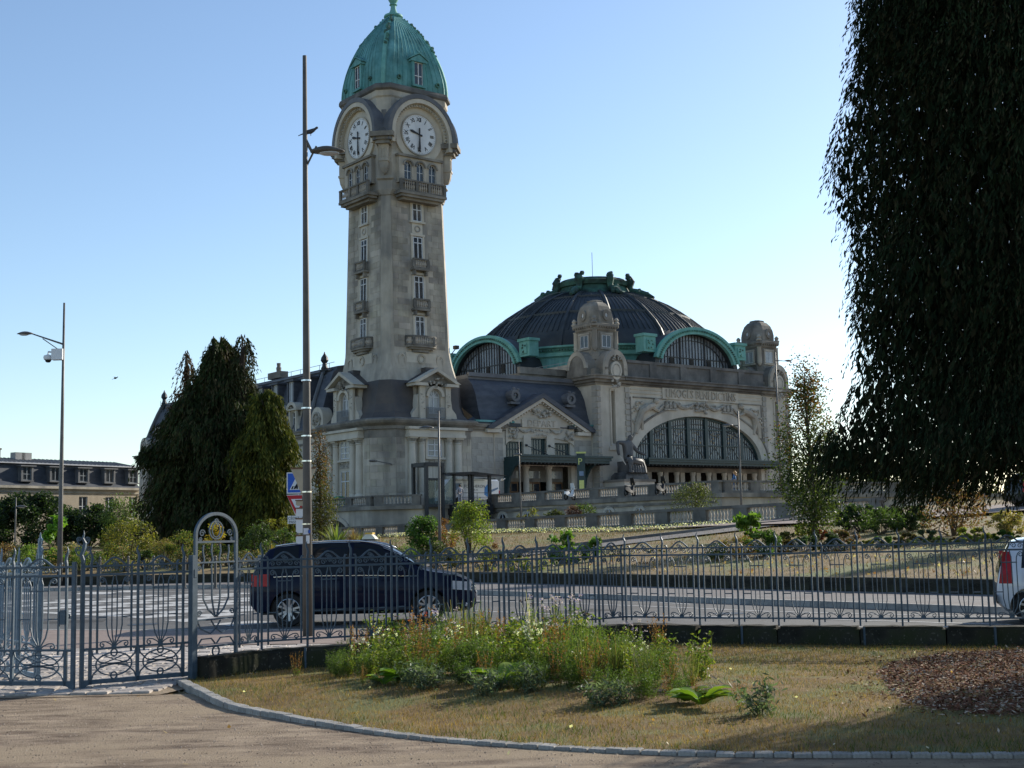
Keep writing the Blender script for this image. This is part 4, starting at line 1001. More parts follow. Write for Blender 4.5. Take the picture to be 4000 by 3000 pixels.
# spandrel reliefs, name panel
mb = MB(); mb.mbox(mm, 29.9, 42.1, 16.1, 17.3, -.14, .02); mb.mbox(mm, 25.2, 29.9, 16.9, 17.0, -.08, .02); mb.mbox(mm, 42.1, 46.2, 16.9, 17.0, -.08, .02); mb.mbox(mm, 25.2, 29.9, 16.5, 16.58, -.08, .02); mb.mbox(mm, 42.1, 46.2, 16.5, 16.58, -.08, .02); mb.build('name_panel', 'stone_pale', hall)
tm_ = textmesh('LIMOGES BENEDICTINS', 1.12, .05, 'stone', sp=1.05); tw_ = max(v.co.x for v in tm_.vertices)-min(v.co.x for v in tm_.vertices)
inst('lettering', tm_, hall, mm(36.0, 16.70, -.19), (PI/2, 0, 0), (11.2/tw_, 1.18, 1))
for s_ in (-1, 1):
    mb = MB(); cx = AC+s_*7.7
    rg = random.Random(20+s_)
    mb.tube([mm(cx+s_*2.2, 12.2, -.1), mm(cx+s_*1.9, 13.4, -.2), mm(cx+s_*1.3, 14.6, -.25), mm(cx+s_*.3, 15.1, -.25), mm(cx-s_*.6, 15.3, -.2)], [.25, .35, .42, .40, .3], 7)
    mb.tube([mm(cx+s_*1.2, 12.6, -.1), mm(cx+s_*1.5, 13.7, -.2), mm(cx+s_*1.2, 14.6, -.2)], [.2, .3, .35], 7)
    mb.tube([mm(cx-s_*.2, 15.1, -.2), mm(cx-s_*1.2, 14.7, -.2), mm(cx-s_*2.1, 15.4, -.15)], [.22, .18, .12], 6)
    mb.ball(mm(cx-s_*.9, 15.75, -.25), .34, 8, 6); ornament(mb, mm, cx+s_*1.6, 15.3, 1.4, .9, 14, 70+s_, -.12); ornament(mb, mm, cx+s_*2.3, 14.0, .8, 2.0, 10, 75+s_, -.1)
    mb.build('spandrel_figure', 'stone', hall)
    mb = MB(); mb.mbox(mm, min(cx+s_*2.75, cx+s_*2.9), max(cx+s_*2.75, cx+s_*2.9), 11.0, 16.1, -.1, .02); mb.mbox(mm, cx-2.4, cx+2.6, 16.02, 16.14, -.1, .02); mb.build('relief_frame', 'stone_sooty', hall)
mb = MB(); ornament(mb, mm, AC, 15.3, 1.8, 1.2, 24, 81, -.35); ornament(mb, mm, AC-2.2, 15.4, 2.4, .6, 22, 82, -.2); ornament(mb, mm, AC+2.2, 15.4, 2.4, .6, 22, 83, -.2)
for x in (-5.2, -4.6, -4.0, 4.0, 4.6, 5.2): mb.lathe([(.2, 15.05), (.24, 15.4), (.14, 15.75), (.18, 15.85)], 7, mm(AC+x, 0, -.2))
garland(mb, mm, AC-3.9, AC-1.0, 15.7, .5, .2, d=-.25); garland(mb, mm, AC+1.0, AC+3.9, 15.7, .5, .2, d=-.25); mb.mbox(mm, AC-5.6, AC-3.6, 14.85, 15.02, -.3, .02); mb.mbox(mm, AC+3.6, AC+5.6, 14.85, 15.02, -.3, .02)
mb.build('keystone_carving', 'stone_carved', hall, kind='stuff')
# cornice and parapet
mb = MB(); q = cornice(mb, mm, 24.6, 46.6, 17.3, [(.2, .15), (.25, .4), (.3, .8), (.14, .95)], .9); mb.build('cornice', 'stone_dark', hall)
mb = MB(); mb.mbox(mm, 24.6, 46.6, q, 19.75, -.12, .9); mb.mbox(mm, 24.6, 46.6, 19.75, 20.05, -.28, 1.0)
for x in (28.5, 33.2, 38.0, 42.7): mb.mbox(mm, x-.5, x+.5, q, 19.75, -.26, .1)
mb.build('parapet', 'stone_dark', hall)
# canopy over the main doors
mb = MB(); mb.mbox(mm, 25.1, 47.2, 9.02, 9.32, -2.6, .4); mb.mbox(mm, 25.0, 47.3, 9.25, 9.42, -2.72, -2.4); mb.mbox(mm, 25.3, 47.0, 8.75, 9.02, -2.4, .4); mb.build('canopy', 'iron_green', hall)
for i in range(40):
    x = 25.4+21.4*i/39; mb = MB(); mb.mbox(mm, x-.05, x+.05, 8.6, 8.76, -2.3, .4); mb.build('canopy_rib', 'iron_dark', hall)
mb = MB(); mb.mbox(mm, 25.3, 46.6, 8.1, 8.75, .4, .9); mb.build('door_lintel', 'stone_sooty', hall)
for i in range(8):
    x = 27.0+2.55*i
    mb = MB(); mb.lathe([(.36, FZ), (.36, FZ+.2), (.28, FZ+.3), (.26, 7.7), (.34, 7.85), (.34, 8.1)], 12, mm(x, 0, .35)); mb.build('column', 'stone_pale', hall, smooth=40)
    mb = MB(); mb.mbox(mm, x+.9, x+1.55, FZ, 8.1, .6, 1.0); mb.build('door_pier', 'stone', hall)
mb = MB(); mb.tube([mm(45.7, 9.6, 0), mm(46.9, 9.35, -2.4)], .03, 4); mb.build('tie_rod', 'iron_dark', hall)
# piers with turrets
for k, a0 in enumerate((20.2, 46.4)):
    a1 = a0+4.7; ac = (a0+a1)/2
    m2 = (lambda c: (lambda p, q, d: mm(p+c, q, d)))(ac)
    mb = MB(); mb.wall(m2, -2.35, 2.35, FZ, 17.3, [(-.3, .3, 11.0, 16.6)], .5)
    mb.mbox(m2, -2.35, -2.34, FZ, 17.3, 0, 9.2); mb.mbox(m2, 2.34, 2.35, FZ, 17.3, 0, 9.2); mb.mbox(m2, -.31, .31, 10.9, 16.7, .5, .6); mb.build('pier', 'stone_pale', hall)
    b0 = MB(); b0.box(-.5, .5, -1, .5, -.5, .5); qme = b0.mesh('quoin', 'stone_block')
    nq = 20
    for i in range(nq):
        z = FZ+.6+(17.1-FZ-.6)*(i+.5)/nq; hh = (17.1-FZ-.6)/nq-.09
        for s_ in (-1, 1):
            w = .62 if i % 2 else .55
            o = inst('quoin', qme, hall, m2(s_*(2.38-w/2), z, -.03), scale=(w, .10, hh))
        if k == 0: inst('quoin', qme, hall, (a0-.02, HB+.32, z), scale=(.06, .62, hh))
    mb = MB(); mb.mbox(m2, -.42, -.28, 10.8, 16.8, -.12, .1); mb.mbox(m2, .28, .42, 10.8, 16.8, -.12, .1); mb.mbox(m2, -.7, .7, 10.3, 10.6, -.16, .1); mb.build('slot_surround', 'stone_pale', hall)
    mb = MB(); cornice(mb, m2, -2.4, 2.4, 17.2, [(.25, .15), (.3, .45), (.3, .75), (.12, .85)], 9); mb.build('pier_cornice', 'stone_sooty', hall)
    # cross of barrel caps carrying the turret
    CZ = 18.2
    mb = MB()
    mb.marc(m2, 0, 19.15, 0, 1.55, -.5, 5.2, 0, PI, 20, k=1.15); mb.mbox(m2, -1.55, 1.55, CZ, 19.15, -.5, 5.2)
    m3 = lambda p, q, d: (ac-2.85+d, HB+2.35+p, q)
    mb.marc(m3, 0, 19.15, 0, 1.55, 0, 5.7, 0, PI, 20, k=1.15); mb.mbox(m3, -1.55, 1.55, CZ, 19.15, 0, 5.7)
    mb.mbox(m2, -2.35, 2.35, CZ, 18.9, .1, 4.6)
    mb.build('cap', 'stone_sooty', hall)
    mb = MB(); mb.marc(m2, 0, 19.0, 1.15, 1.62, -.75, -.4, -.15, PI+.15, 22, k=1.2); mb.mbox(m2, -1.62, -1.15, CZ-.2, 19.0, -.75, -.4); mb.mbox(m2, 1.15, 1.62, CZ-.2, 19.0, -.75, -.4); mb.build('cap_moulding', 'stone', hall); mb = MB(); mb.marc(m3, 0, 19.0, 1.2, 1.58, -.06, .2, 0, PI, 20, k=1.16); mb.build('cap_moulding', 'stone', hall)
    mb = MB(); mb.marc(m2, 0, 18.7, 0, .78, -.78, -.5, 0, 2*PI, 22, k=1.25); mb.build('cartouche', 'stone_pale', hall)
    mb = MB(); mb.marc(m2, 0, 18.7, .5, .58, -.82, -.76, 0, 2*PI, 20, k=1.25); ornament(mb, m2, 0, 20.1, 1.5, .6, 22, 90+k, -.7); ornament(mb, m2, 0, 17.3, 1.2, .8, 22, 94+k, -.7)
    for s_ in (-1, 1): garland(mb, lambda p, q, d: m2(s_*(.85+.1*math.sin(q)), q, d), 0, 0, 19.0, 0, .1); ornament(mb, m2, s_*.98, 18.6, .3, 1.4, 10, 97+k, -.6)
    mb.build('carving', 'stone_carved', kind='stuff', parent=hall)
    # turret lantern
    tc = (ac, HB+2.35)
    def ts(h, c, z): return [(tc[0]+x, tc[1]+y, z_) for x, y, z_ in sq(h, c, z)]
    mb = MB(); mb.loft([ts(h, c, z) for h, c, z in ((1.75, .5, 20.0), (1.75, .5, 20.7), (1.62, .5, 20.75), (1.62, .5, 23.2))], True); mb.build('turret', 'stone_sooty', hall)
    mb = MB(); mb.loft([ts(h, .5, z) for h, z in ((1.66, 23.1), (1.8, 23.25), (1.8, 23.45), (2.02, 23.6), (2.02, 23.85), (1.75, 23.95))], True)
    for i in range(9): x = -1.4+2.8*i/8; mb.box(tc[0]+x-.07, tc[0]+x+.07, tc[1]-1.98, tc[1]-1.6, 23.42, 23.6); mb.box(tc[0]-1.98, tc[0]-1.6, tc[1]+x-.07, tc[1]+x+.07, 23.42, 23.6)
    mb.build('turret_cornice', 'stone_sooty', hall)
    mb = MB()
    for sx, sy in ((-1, -1), (1, -1), (-1, 1), (1, 1)):
        mb.lathe([(.1, 20.95), (.3, 21.3), (.28, 21.4), (.26, 23.1), (.34, 23.2)], 10, (tc[0]+sx*1.5, tc[1]+sy*1.5, 0))
        mb.lathe([(.3, 23.9), (.36, 24.05), (.2, 24.2), (.28, 24.4), (.1, 24.65)], 8, (tc[0]+sx*1.6, tc[1]+sy*1.6, 0))
    mb.build('colonnette', 'stone', hall, smooth=40)
    mb = MB(); dome_p = [(1.72, .75, 23.95), (1.72, .75, 24.7), (1.62, .72, 25.3), (1.4, .62, 25.85), (1.05, .45, 26.25), (.75, .3, 26.4), (.75, .3, 26.55), (.6, .25, 26.62)]
    mb.loft([ts(h, c, z) for h, c, z in dome_p], True); mb.build('turret_dome', 'stone_sooty', hall)
    for mt_ in ((lambda p, q, d: (tc[0]+p, tc[1]-1.62+d, q)), (lambda p, q, d: (tc[0]-1.62+d, tc[1]+p, q))):
        mb = MB(); mb.mbox(mt_, -.85, -.66, 21.35, 22.75, -.1, .05); mb.mbox(mt_, .66, .85, 21.35, 22.75, -.1, .05); mb.mbox(mt_, -.9, .9, 22.72, 22.92, -.14, .05); mb.mbox(mt_, -.95, .95, 21.1, 21.3, -.16, .05); mb.build('window_surround', 'stone', hall)
        window(hall, mt_, -.62, .62, 21.35, 22.7, -.06, t=.07, trans=(), glass='glass_dark' if k == 0 else 'glass_curtain')
        m4 = (lambda f: (lambda p, q, d: f(p, q, d-.12)))(mt_)
        mb = MB(); mb.marc(m4, 0, 24.85, .2, .5, -.12, .3, 0, 2*PI, 16, k=1.2); mb.build('dome_eye', 'stone_sooty', hall)
        mb = MB(); mb.marc(m4, 0, 24.85, 0, .2, -.02, .1, 0, 2*PI, 12, k=1.3); mb.build('eye_pane', 'frame_white', hall)
# dome drum, dome shell, ribs, lunettes and crown
DC = (AC, BC, 0)
mb = MB(); mb.lathe([(15.4, 18.5), (15.4, 21.2)], 64, DC); mb.build('drum', 'copper', hall)
mb = MB(); mb.lathe([(15.4, 21.2), (15.75, 21.35), (15.75, 21.75), (15.5, 21.85), (15.6, 22.15), (16.0, 22.3), (16.0, 22.5), (15.6, 22.55)], 64, DC); mb.build('drum_cornice', 'copper_pale', hall)
mb = MB(); rg = random.Random(4)
for i in range(300):
    a = 2*PI*i/300; mb.ball((AC+15.8*math.cos(a), BC+15.8*math.sin(a), 22.0), .14, 5, 3)
mb.build('cornice_beads', 'copper_mixed', hall, kind='stuff')
dprof = [(15.5, 22.4), (15.2, 23.2), (14.5, 24.4), (13.5, 25.5), (12.2, 26.6), (10.7, 27.75), (9.2, 28.7), (7.6, 29.5), (6.0, 30.1), (4.2, 30.5)]
mb = MB(); mb.lathe(dprof, 64, DC); mb.build('dome', 'copper_dark', hall, smooth=30)
for i in range(16):
    a = 2*PI*(i+.5)/16
    mb = MB(); mb.tube([(AC+(r+.05)*math.cos(a), BC+(r+.05)*math.sin(a), z+.05) for r, z in dprof], .22, 5); mb.build('dome_rib', 'copper_dark', hall)
    for j in range(1, 9):
        b = a+2*PI/16*j/9
        mb = MB(); mb.tube([(AC+(r+.02)*math.cos(b), BC+(r+.02)*math.sin(b), z+.03) for r, z in dprof[2:-1]], .06, 4); mb.build('standing_seam', 'copper_dark', hall)
for z, r in ((26.9, 11.85), (29.3, 8.05)):
    mb = MB(); mb.tube([(AC+r*math.cos(2*PI*i/64), BC+r*math.sin(2*PI*i/64), z) for i in range(64)], .2, 4, closed=True); mb.build('dome_band', 'copper_dark', hall)
# four lunettes
for k in range(4):
    Mr = Matrix.Translation((AC, BC, 0)) @ Matrix.Rotation(k*PI/2, 4, 'Z')
    ml = lambda p, q, d: tuple(Mr @ Vector((p, -16.55+d, q)))
    if k == 1: continue
    mb = MB(); mb.marc(ml, 0, 19.6, 6.05, 6.7, -.55, 5.5, 0.05, PI-.05, 30, k=.68, ka=.68); mb.build('lunette_hood', 'copper_dark', hall)
    mb = MB(); mb.marc(ml, 0, 19.6, 5.9, 6.95, -.9, -.45, 0.22, PI-.22, 30, k=.69, ka=.68); 
    for s_ in (-1, 1): mb.mbox(ml, s_*7.3-.9, s_*7.3+.9, 21.2, 23.0, -.5, .8); mb.mbox(ml, s_*7.3-1.05, s_*7.3+1.05, 22.9, 23.2, -.65, .9); mb.mbox(ml, s_*7.3-.5, s_*7.3+.5, 21.5, 22.6, -.62, .1)
    mb.build('lunette_arch', 'copper_pale', hall)
    mb = MB()
    for i in range(44):
        a = .25+(PI-.5)*i/43; mb.ball(ml(6.4*math.cos(a), 19.6+6.4*.685*math.sin(a), -.92), .17, 5, 3)
    ornament(mb, ml, -7.3, 22.05, .7, .9, 8, 3, -.6); ornament(mb, ml, 7.3, 22.05, .7, .9, 8, 4, -.6)
    mb.build('lunette_carving', 'copper_mixed', hall, kind='stuff')
    mb = MB(); poly = [(5.95*math.cos(PI*i/24), 19.6+5.95*.68*math.sin(PI*i/24)) for i in range(25)]
    mb.mprism(ml, poly, .2, .24); lun = mb.build('lunette_window', 'glass_lunette', hall)
    mb = MB()
    def lz(x, r=5.95): return 19.6+r*.68*math.sqrt(max(0, 1-(x/r)**2))
    for i in range(1, 24): x = -5.9+11.8*i/24; big = i in (8, 16); mb.mbox(ml, x-(.09 if big else .03), x+(.09 if big else .03), 19.6, lz(x), .06 if big else .12, .22)
    mb.mbox(ml, -5.8, 5.8, 20.9, 21.0, .1, .22); mb.marc(ml, 0, 19.6, 5.1, 5.2, .1, .22, 0, PI, 24, k=.66)
    mb.build('glazing_bars', 'iron_dark', lun)
    for x in (-3.4, -.2, 2.6):
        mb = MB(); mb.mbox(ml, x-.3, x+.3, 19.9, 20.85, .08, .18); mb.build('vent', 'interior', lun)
# crown
mb = MB(); mb.lathe([(5.9, 30.0), (5.2, 30.3), (4.6, 30.9), (4.35, 31.4), (4.6, 31.5), (4.75, 32.0), (4.3, 32.15), (4.1, 32.4), (2.0, 32.7), (.2, 33.0)], 32, DC); mb.build('crown', 'copper_crown', hall)
for i in range(8):
    a = 2*PI*(i+.5)/8+.1; c_, s_ = math.cos(a), math.sin(a)
    mb = MB(); rg = random.Random(i)
    mb.tube([(AC+r*c_, BC+r*s_, z) for r, z in ((4.4, 32.7), (4.7, 32.5), (4.95, 32.0), (4.8, 31.4), (5.0, 30.9), (5.9, 30.6), (6.9, 30.2), (7.8, 29.75))], [.2, .38, .5, .4, .36, .45, .4, .2], 7)
    for j in range(14): r, z = rg.choice([(4.6, 32.6), (4.9, 32.1), (6.0, 30.7), (6.8, 30.35)]); t_ = rg.uniform(-.1, .1); mb.ball((AC+r*math.cos(a+t_), BC+r*math.sin(a+t_), z+rg.uniform(-.2, .3)), rg.uniform(.18, .36), 6, 4)
    mb.build('crown_scroll', 'copper_crown', hall)
mb = MB(); mb.tube([(AC, BC, 32.9), (AC, BC, 36.2)], .03, 4); mb.build('lightning_rod', 'iron_dark', hall)
mb = MB(); pth = [(AC+(r+.35)*math.cos(PI*1.02), BC+(r+.35)*math.sin(PI*1.02), z+.35) for r, z in dprof]; pth2 = [(x-.0, y+.9, z) for x, y, z in pth]
for p_ in (pth, pth2): mb.tube(p_, .03, 4)
mb.build('ladder_rail', 'zinc', hall)
# lower roof between departure hall and dome, with guard rail
mb = MB(); mb.box(14.0, 24.5, -2.0, 26, 17.0, 18.6); mb.box(13.8, 20.2, -2.2, -1.8, 18.5, 19.2); mb.build('side_roof', 'stone_sooty', hall)
mb = MB()
for i in range(12): x = 14.0+i*.6; b = 20-2*i; mb.tube([(19.3, b, 18.6), (19.3, b, 19.9)], .03, 4)
mb.tube([(19.3, 20, 19.85), (19.3, -4, 19.85)], .03, 4); mb.tube([(19.3, 20, 19.3), (19.3, -4, 19.3)], .025, 4)
mb.tube([(13.6, 17.5, 18.0), (16.5, 22.0, 21.6)], .07, 4); mb.tube([(13.6, 17.5, 19.2), (16.5, 22.0, 22.8), (19, 22, 22.8)], .035, 4); mb.tube([(16.5, 22.0, 21.6), (16.5, 22.0, 22.8)], .035, 4)
mb.build('roof_railing', 'zinc', hall)
# ================================================================== near ground: edging, lawn, cobbles, plinth, fence, gate
def chain(pts, step):            # resample a polyline
    P = [Vector(p) for p in pts]; out = [P[0]]; acc = 0
    for a, b in zip(P[:-1], P[1:]):
        L = (b-a).length; s_ = step-acc
        while s_ <= L: out.append(a+(b-a)*(s_/L)); s_ += step
        acc = L-(s_-step)
    return out
def smooth_poly(pts, n=8):       # Catmull-Rom
    P = [Vector(p) for p in pts]; out = []
    for i in range(len(P)-1):
        p0, p1, p2, p3 = P[max(i-1, 0)], P[i], P[i+1], P[min(i+2, len(P)-1)]
        for k in range(n):
            t = k/n
            out.append(.5*((2*p1)+(p2-p0)*t+(2*p0-5*p1+4*p2-p3)*t*t+(3*p1-p0-3*p2+p3)*t**3))
    return out+[P[-1]]
EDGE = smooth_poly([(p.x, p.y) for p in (gp(*q) for q in ((705, 2672), (770, 2706), (904, 2767), (1100, 2805), (1266, 2834), (1627, 2884), (2080, 2920), (2500, 2942), (2893, 2953), (3400, 2956), (4000, 2958)))]+[(7.5, 9.6), (12, 9.4)], 6)
FPX = [(921, 17.35), (1022, 17.7), (1201, 17.98), (1370, 18.24), (1531, 18.5), (1686, 18.8), (1832, 19.14), (1971, 19.5), (2102, 19.9), (2229, 20.3), (2342, 20.7), (2448, 21.1),
       (2595, 20.68), (2735, 20.42), (2888, 20.16), (3043, 19.93), (3201, 19.7), (3361, 19.5), (3526, 19.3), (3693, 19.12), (3867, 18.95), (4045, 18.8), (4230, 18.66)]
FP = [Vector(atY(px, 2430, d)[:2]) for px, d in FPX]
GP0 = Vector(atY(762, 2560, 16.75)[:2])                     # hinge post of the gate
lawn = [tuple(p) for p in EDGE]+[(12, 17.5)]+[(p.x, p.y+.1) for p in FP[::-1]]+[(GP0.x, GP0.y)]
mb = MB()
cen = Vector((2, 14.5)); ring0 = [Vector(p) for p in lawn]
def lawn_z(x, y): return .022+.12*max(0, 1-((x-.0)/3.4)**2-((y-15.2)/2.2)**2)
rows = []
for k in range(9):
    f = k/8; rows.append([(p.x*(1-f)+cen.x*f, p.y*(1-f)+cen.y*f, lawn_z(p.x*(1-f)+cen.x*f, p.y*(1-f)+cen.y*f)) for p in ring0])
mb.loft(rows, False, True)
mb.build('lawn', 'lawn_soil', smooth=True, label='dry parched lawn inside the park fence', kind='structure')
# granite edging setts
edging = empty('lawn_edging', (0, 0, 0), label='curved row of pale granite setts edging the lawn', cat='edging')
mb = MB(); bm = bmesh.new(); bmesh.ops.create_cube(bm, size=1.0); bmesh.ops.bevel(bm, geom=bm.edges[:], offset=.06, segments=1, affect='EDGES')
sme = bpy.data.meshes.new('sett'); bm.to_mesh(sme); bm.free(); sme.materials.append(MT['kerb_stone'])
pts = chain([(p.x, p.y, 0) for p in EDGE], .145)
rg = random.Random(3)
for i in range(len(pts)-1):
    a, b = pts[i], pts[i+1]; c = (a+b)/2; ang = math.atan2(b.y-a.y, b.x-a.x)
    if c.x > 6.5: break
    hgt = .10
    inst('sett', sme, edging, (c.x, c.y, -.02+.035*max(0, min(1, (-1.0-c.x)/2.5))+rg.uniform(-.005, .005)), (rg.uniform(-.03, .03), rg.uniform(-.04, .04), ang+rg.uniform(-.04, .04)), ((b-a).length*rg.uniform(.93, .99), rg.uniform(.105, .13), hgt))
# cobbled apron at the gate
apron = empty('cobbled_apron', (0, 0, 0), label='worn cobbled apron under and behind the gate'); apron['kind'] = 'structure'
mb = MB(); mb.add([(-14, 15.2, .006), (-4.1, 15.25, .006), (-3.4, 17.6, .006), (-3.0, 21.95, .006), (-14, 21.95, .006)], [(0, 1, 2, 3, 4)]); mb.build('joint_sand', 'gravel', apron)
bm = bmesh.new(); bmesh.ops.create_cube(bm, size=1.0); bmesh.ops.bevel(bm, geom=[e for e in bm.edges if sum(v.co.z for v in e.verts) > .5], offset=.12, segments=1, affect='EDGES')
cme = bpy.data.meshes.new('cobble'); bm.to_mesh(cme); bm.free(); cme.materials.append(MT['cobble'])
k = 0; yy = 15.5; rowi = 0; rest = MB()
while yy < 21.9:
    xx = -8.6+(rowi % 2)*.11
    xr = -4.25 if yy < 17.2 else -3.5+(yy-17.2)*.1
    while xx < xr:
        w = rg.uniform(.19, .27); dpt_ = rg.uniform(.155, .185)
        if k < 300 and yy < 18.9 and xx > -7.6: inst('cobble', cme, apron, (xx+w/2, yy, .0+rg.uniform(-.008, .008)), (rg.uniform(-.03, .03), rg.uniform(-.03, .03), rg.uniform(-.06, .06)), (w-.02, dpt_, .06)); k += 1
        else:
            Mx = Matrix.Translation((xx+w/2, yy, rg.uniform(-.008, .008))) @ Matrix.Rotation(rg.uniform(-.06, .06), 4, 'Z')
            rest.box(-w/2+.012, w/2-.012, -dpt_/2, dpt_/2, -.03, .028, Mx)
        xx += w
    yy += .195; rowi += 1
rest.build('cobbles', 'cobble', apron, kind='stuff')
# plinth of long stones
plinth = empty('fence_plinth', (0, 0, 0), label='long mossy stone plinth under the iron fence', cat='plinth')
bm = bmesh.new(); bmesh.ops.create_cube(bm, size=1.0); bmesh.ops.bevel(bm, geom=[e for e in bm.edges if sum(v.co.z for v in e.verts) > .5], offset=.10, segments=3, affect='EDGES')
pme = bpy.data.meshes.new('plinth_stone'); bm.to_mesh(pme); bm.free(); pme.materials.append(MT['plinth_stone'])
FZP = .29
pl2 = [GP0+Vector((.05, .02))]+FP
idx = list(range(0, len(pl2), 2)); 
if idx[-1] != len(pl2)-1: idx.append(len(pl2)-1)
i12 = 12
idx = sorted(set([i for i in idx]+[i12]))
for a_, b_ in zip(idx[:-1], idx[1:]):
    a, b = pl2[a_], pl2[b_]; c = (a+b)/2; L = (b-a).length
    bm = bmesh.new(); bmesh.ops.create_cube(bm, size=1.0); bmesh.ops.scale(bm, vec=(L-.008, .34, FZP+.06), verts=bm.verts); bmesh.ops.bevel(bm, geom=[e for e in bm.edges if sum(v.co.z for v in e.verts) > .1], offset=.035, segments=2, affect='EDGES')
    bmesh.ops.subdivide_edges(bm, edges=[e for e in bm.edges if e.calc_length() > .4], cuts=7, use_grid_fill=True)
    for v in bm.verts:
        if v.co.z > 0: v.co.z += rg.uniform(-.012, .006); v.co.y += rg.uniform(-.008, .008)
    me = bpy.data.meshes.new('plinth_stone'); bm.to_mesh(me); bm.free(); me.materials.append(MT['plinth_stone'])
    inst('plinth_stone', me, plinth, (c.x, c.y, FZP/2-.03), (0, 0, math.atan2(b.y-a.y, b.x-a.x)))
# ------------------------------------------------------------------ ironwork
def spiral(cx, cz, r0, turns, a0, s=1, n=18, r1=.2):
    return [(cx+(r0*(1-(1-r1)*i/n))*math.cos(a0+s*turns*2*PI*i/n), 0, cz+(r0*(1-(1-r1)*i/n))*math.sin(a0+s*turns*2*PI*i/n)) for i in range(n+1)]
IW = .62                       # width of one bay
def bar(path, r, n=4): m_ = MB(); m_.tube(path, r, n, up=(0, 1, 0)); return m_
Z1, Z2, ZB = 1.46, 1.355, .395
def iron_meshes(m_, zb):
    D = {}
    D['post'] = bar([(0, 0, zb-.11), (0, 0, 1.45), (.004, 0, 1.50), (.012, 0, 1.54), (.008, 0, 1.585), (-.012, 0, 1.63), (-.014, 0, 1.66), (-.002, 0, 1.70)], [.019]*4+[.018, .015, .011, .004])
    st_ = [(0, 0, zb-.055), (0, 0, 1.44), (-.004, 0, 1.48), (-.016, 0, 1.505), (-.034, 0, 1.505), (-.04, 0, 1.49)]
    D['stile'] = bar(st_, [.0155]*3+[.013, .010, .006])
    c = IW/2
    def inner(off, hook):
        x0 = c+off*IW
        pth = [(c+off*.06, 0, zb+.012), (c+off*.22*IW, 0, zb+.05), (c+off*.75*IW, 0, zb+.15), (x0, 0, zb+.27), (x0, 0, Z2-.17)]
        sg = 1 if off > 0 else -1
        if hook: pth += [(x0+sg*.005, 0, Z2-.11), (x0+sg*.025, 0, Z2-.055), (x0+sg*.055, 0, Z2-.03)]+spiral(x0+sg*.058, Z2-.068, .037, 1.1, PI/2, -sg, 12)
        else: pth += [(x0+sg*.0, 0, Z2-.1), (x0-sg*.014, 0, Z2-.05), (x0-sg*.018+sg*.0, 0, Z2)]
        return bar(pth, .0095)
    for nm, off, hook in (('bar_a', -.165, 1), ('bar_b', -.055, 0), ('bar_c', .055, 0), ('bar_d', .165, 1)): D[nm] = inner(off, hook)
    q = MB()
    L0, L1 = .14*IW, .86*IW
    n = 16
    q.tube([(L0+(L1-L0)*i/n, 0, Z1+.10*max(0, math.sin(PI*(i/n-.12)/.76))**1.5 if .12 < i/n < .88 else Z1) for i in range(n+1)], .0145, 4, up=(0, 1, 0))
    for cx, cz, r, a0, s_ in ((c-.012, Z1+.035, .034, PI, -1), (c+.016, Z1+.03, .03, 0, -1), (c-.075, Z1-.045, .042, 0, 1), (c+.075, Z1-.045, .042, PI, -1), (c-.165, Z1-.05, .036, PI, -1), (c+.165, Z1-.05, .036, 0, 1), (c, Z1-.015, .03, -PI/2, 1)):
        q.tube(spiral(cx, cz, r, 1.35, a0, s_), .0075, 4, up=(0, 1, 0))
    D['crest'] = q
    q = MB()
    for s_ in (-1, 1):
        q.tube([(c+s_*.008, 0, zb+.01), (c+s_*.05, 0, zb+.05), (c+s_*.11, 0, zb+.078), (c+s_*.15, 0, zb+.08)]+spiral(c+s_*.152, zb+.043, .037, 1.15, PI/2, -s_, 14), .0095, 4, up=(0, 1, 0))
    q.ball((c, 0, zb+.012), (.04, .012, .022), 8, 4)
    D['base_scroll'] = q
    q = MB(); q.box(c-.165*IW-.01, c+.165*IW+.01, -.009, .009, Z2-.185, Z2-.17); D['cross_bar'] = q; D['cross_bar_b'] = MB().box(.14*IW, c-.165*IW, -.008, .008, zb+.36, zb+.375); D['cross_bar_c'] = MB().box(c+.165*IW, .86*IW, -.008, .008, zb+.36, zb+.375)
    for nm, z, t in (('top_rail', Z1, .011), ('upper_rail', Z2, .013), ('bottom_rail', zb, .012)): D[nm] = MB().box(0, IW, -.017, .017, z-t, z+t)
    return {k_: v.mesh(k_, m_) for k_, v in D.items()}
ORDER = ['stile', 'bar_a', 'bar_b', 'bar_c', 'bar_d', 'crest', 'base_scroll', 'cross_bar', 'cross_bar_b', 'cross_bar_c', 'top_rail', 'upper_rail', 'bottom_rail']
NAMES = {'cross_bar_b': 'cross_bar', 'cross_bar_c': 'cross_bar', 'bar_a': 'bar', 'bar_b': 'bar', 'bar_c': 'bar', 'bar_d': 'bar', 'top_rail': 'rail', 'upper_rail': 'rail', 'bottom_rail': 'rail'}
def bay(parent, IM, a, b, z0=0, zs=1.0, posts=True):
    ang = math.atan2(b.y-a.y, b.x-a.x); L = (b-a).length; k_ = L/IW; c, s_ = math.cos(ang), math.sin(ang)
    for nm in ORDER:
        if nm == 'stile':
            inst('stile', IM['stile'], parent, (a.x+c*.14*L, a.y+s_*.14*L, z0), (0, 0, ang), (1, 1, zs)); inst('stile', IM['stile'], parent, (a.x+c*.86*L, a.y+s_*.86*L, z0), (0, 0, ang+PI), (1, 1, zs))
        else: inst(NAMES.get(nm, nm), IM[nm], parent, (a.x, a.y, z0), (0, 0, ang), (k_, 1, zs))
    if posts: inst('post', IM['post'], parent, (a.x, a.y, z0), (0, 0, ang), (1, 1, zs))
fence = empty('iron_fence', (FP[0].x, FP[0].y, 0), label='long blue grey wrought iron fence on a stone plinth', cat='fence')
fz = MB()
IM = iron_meshes('iron_blue', ZB)
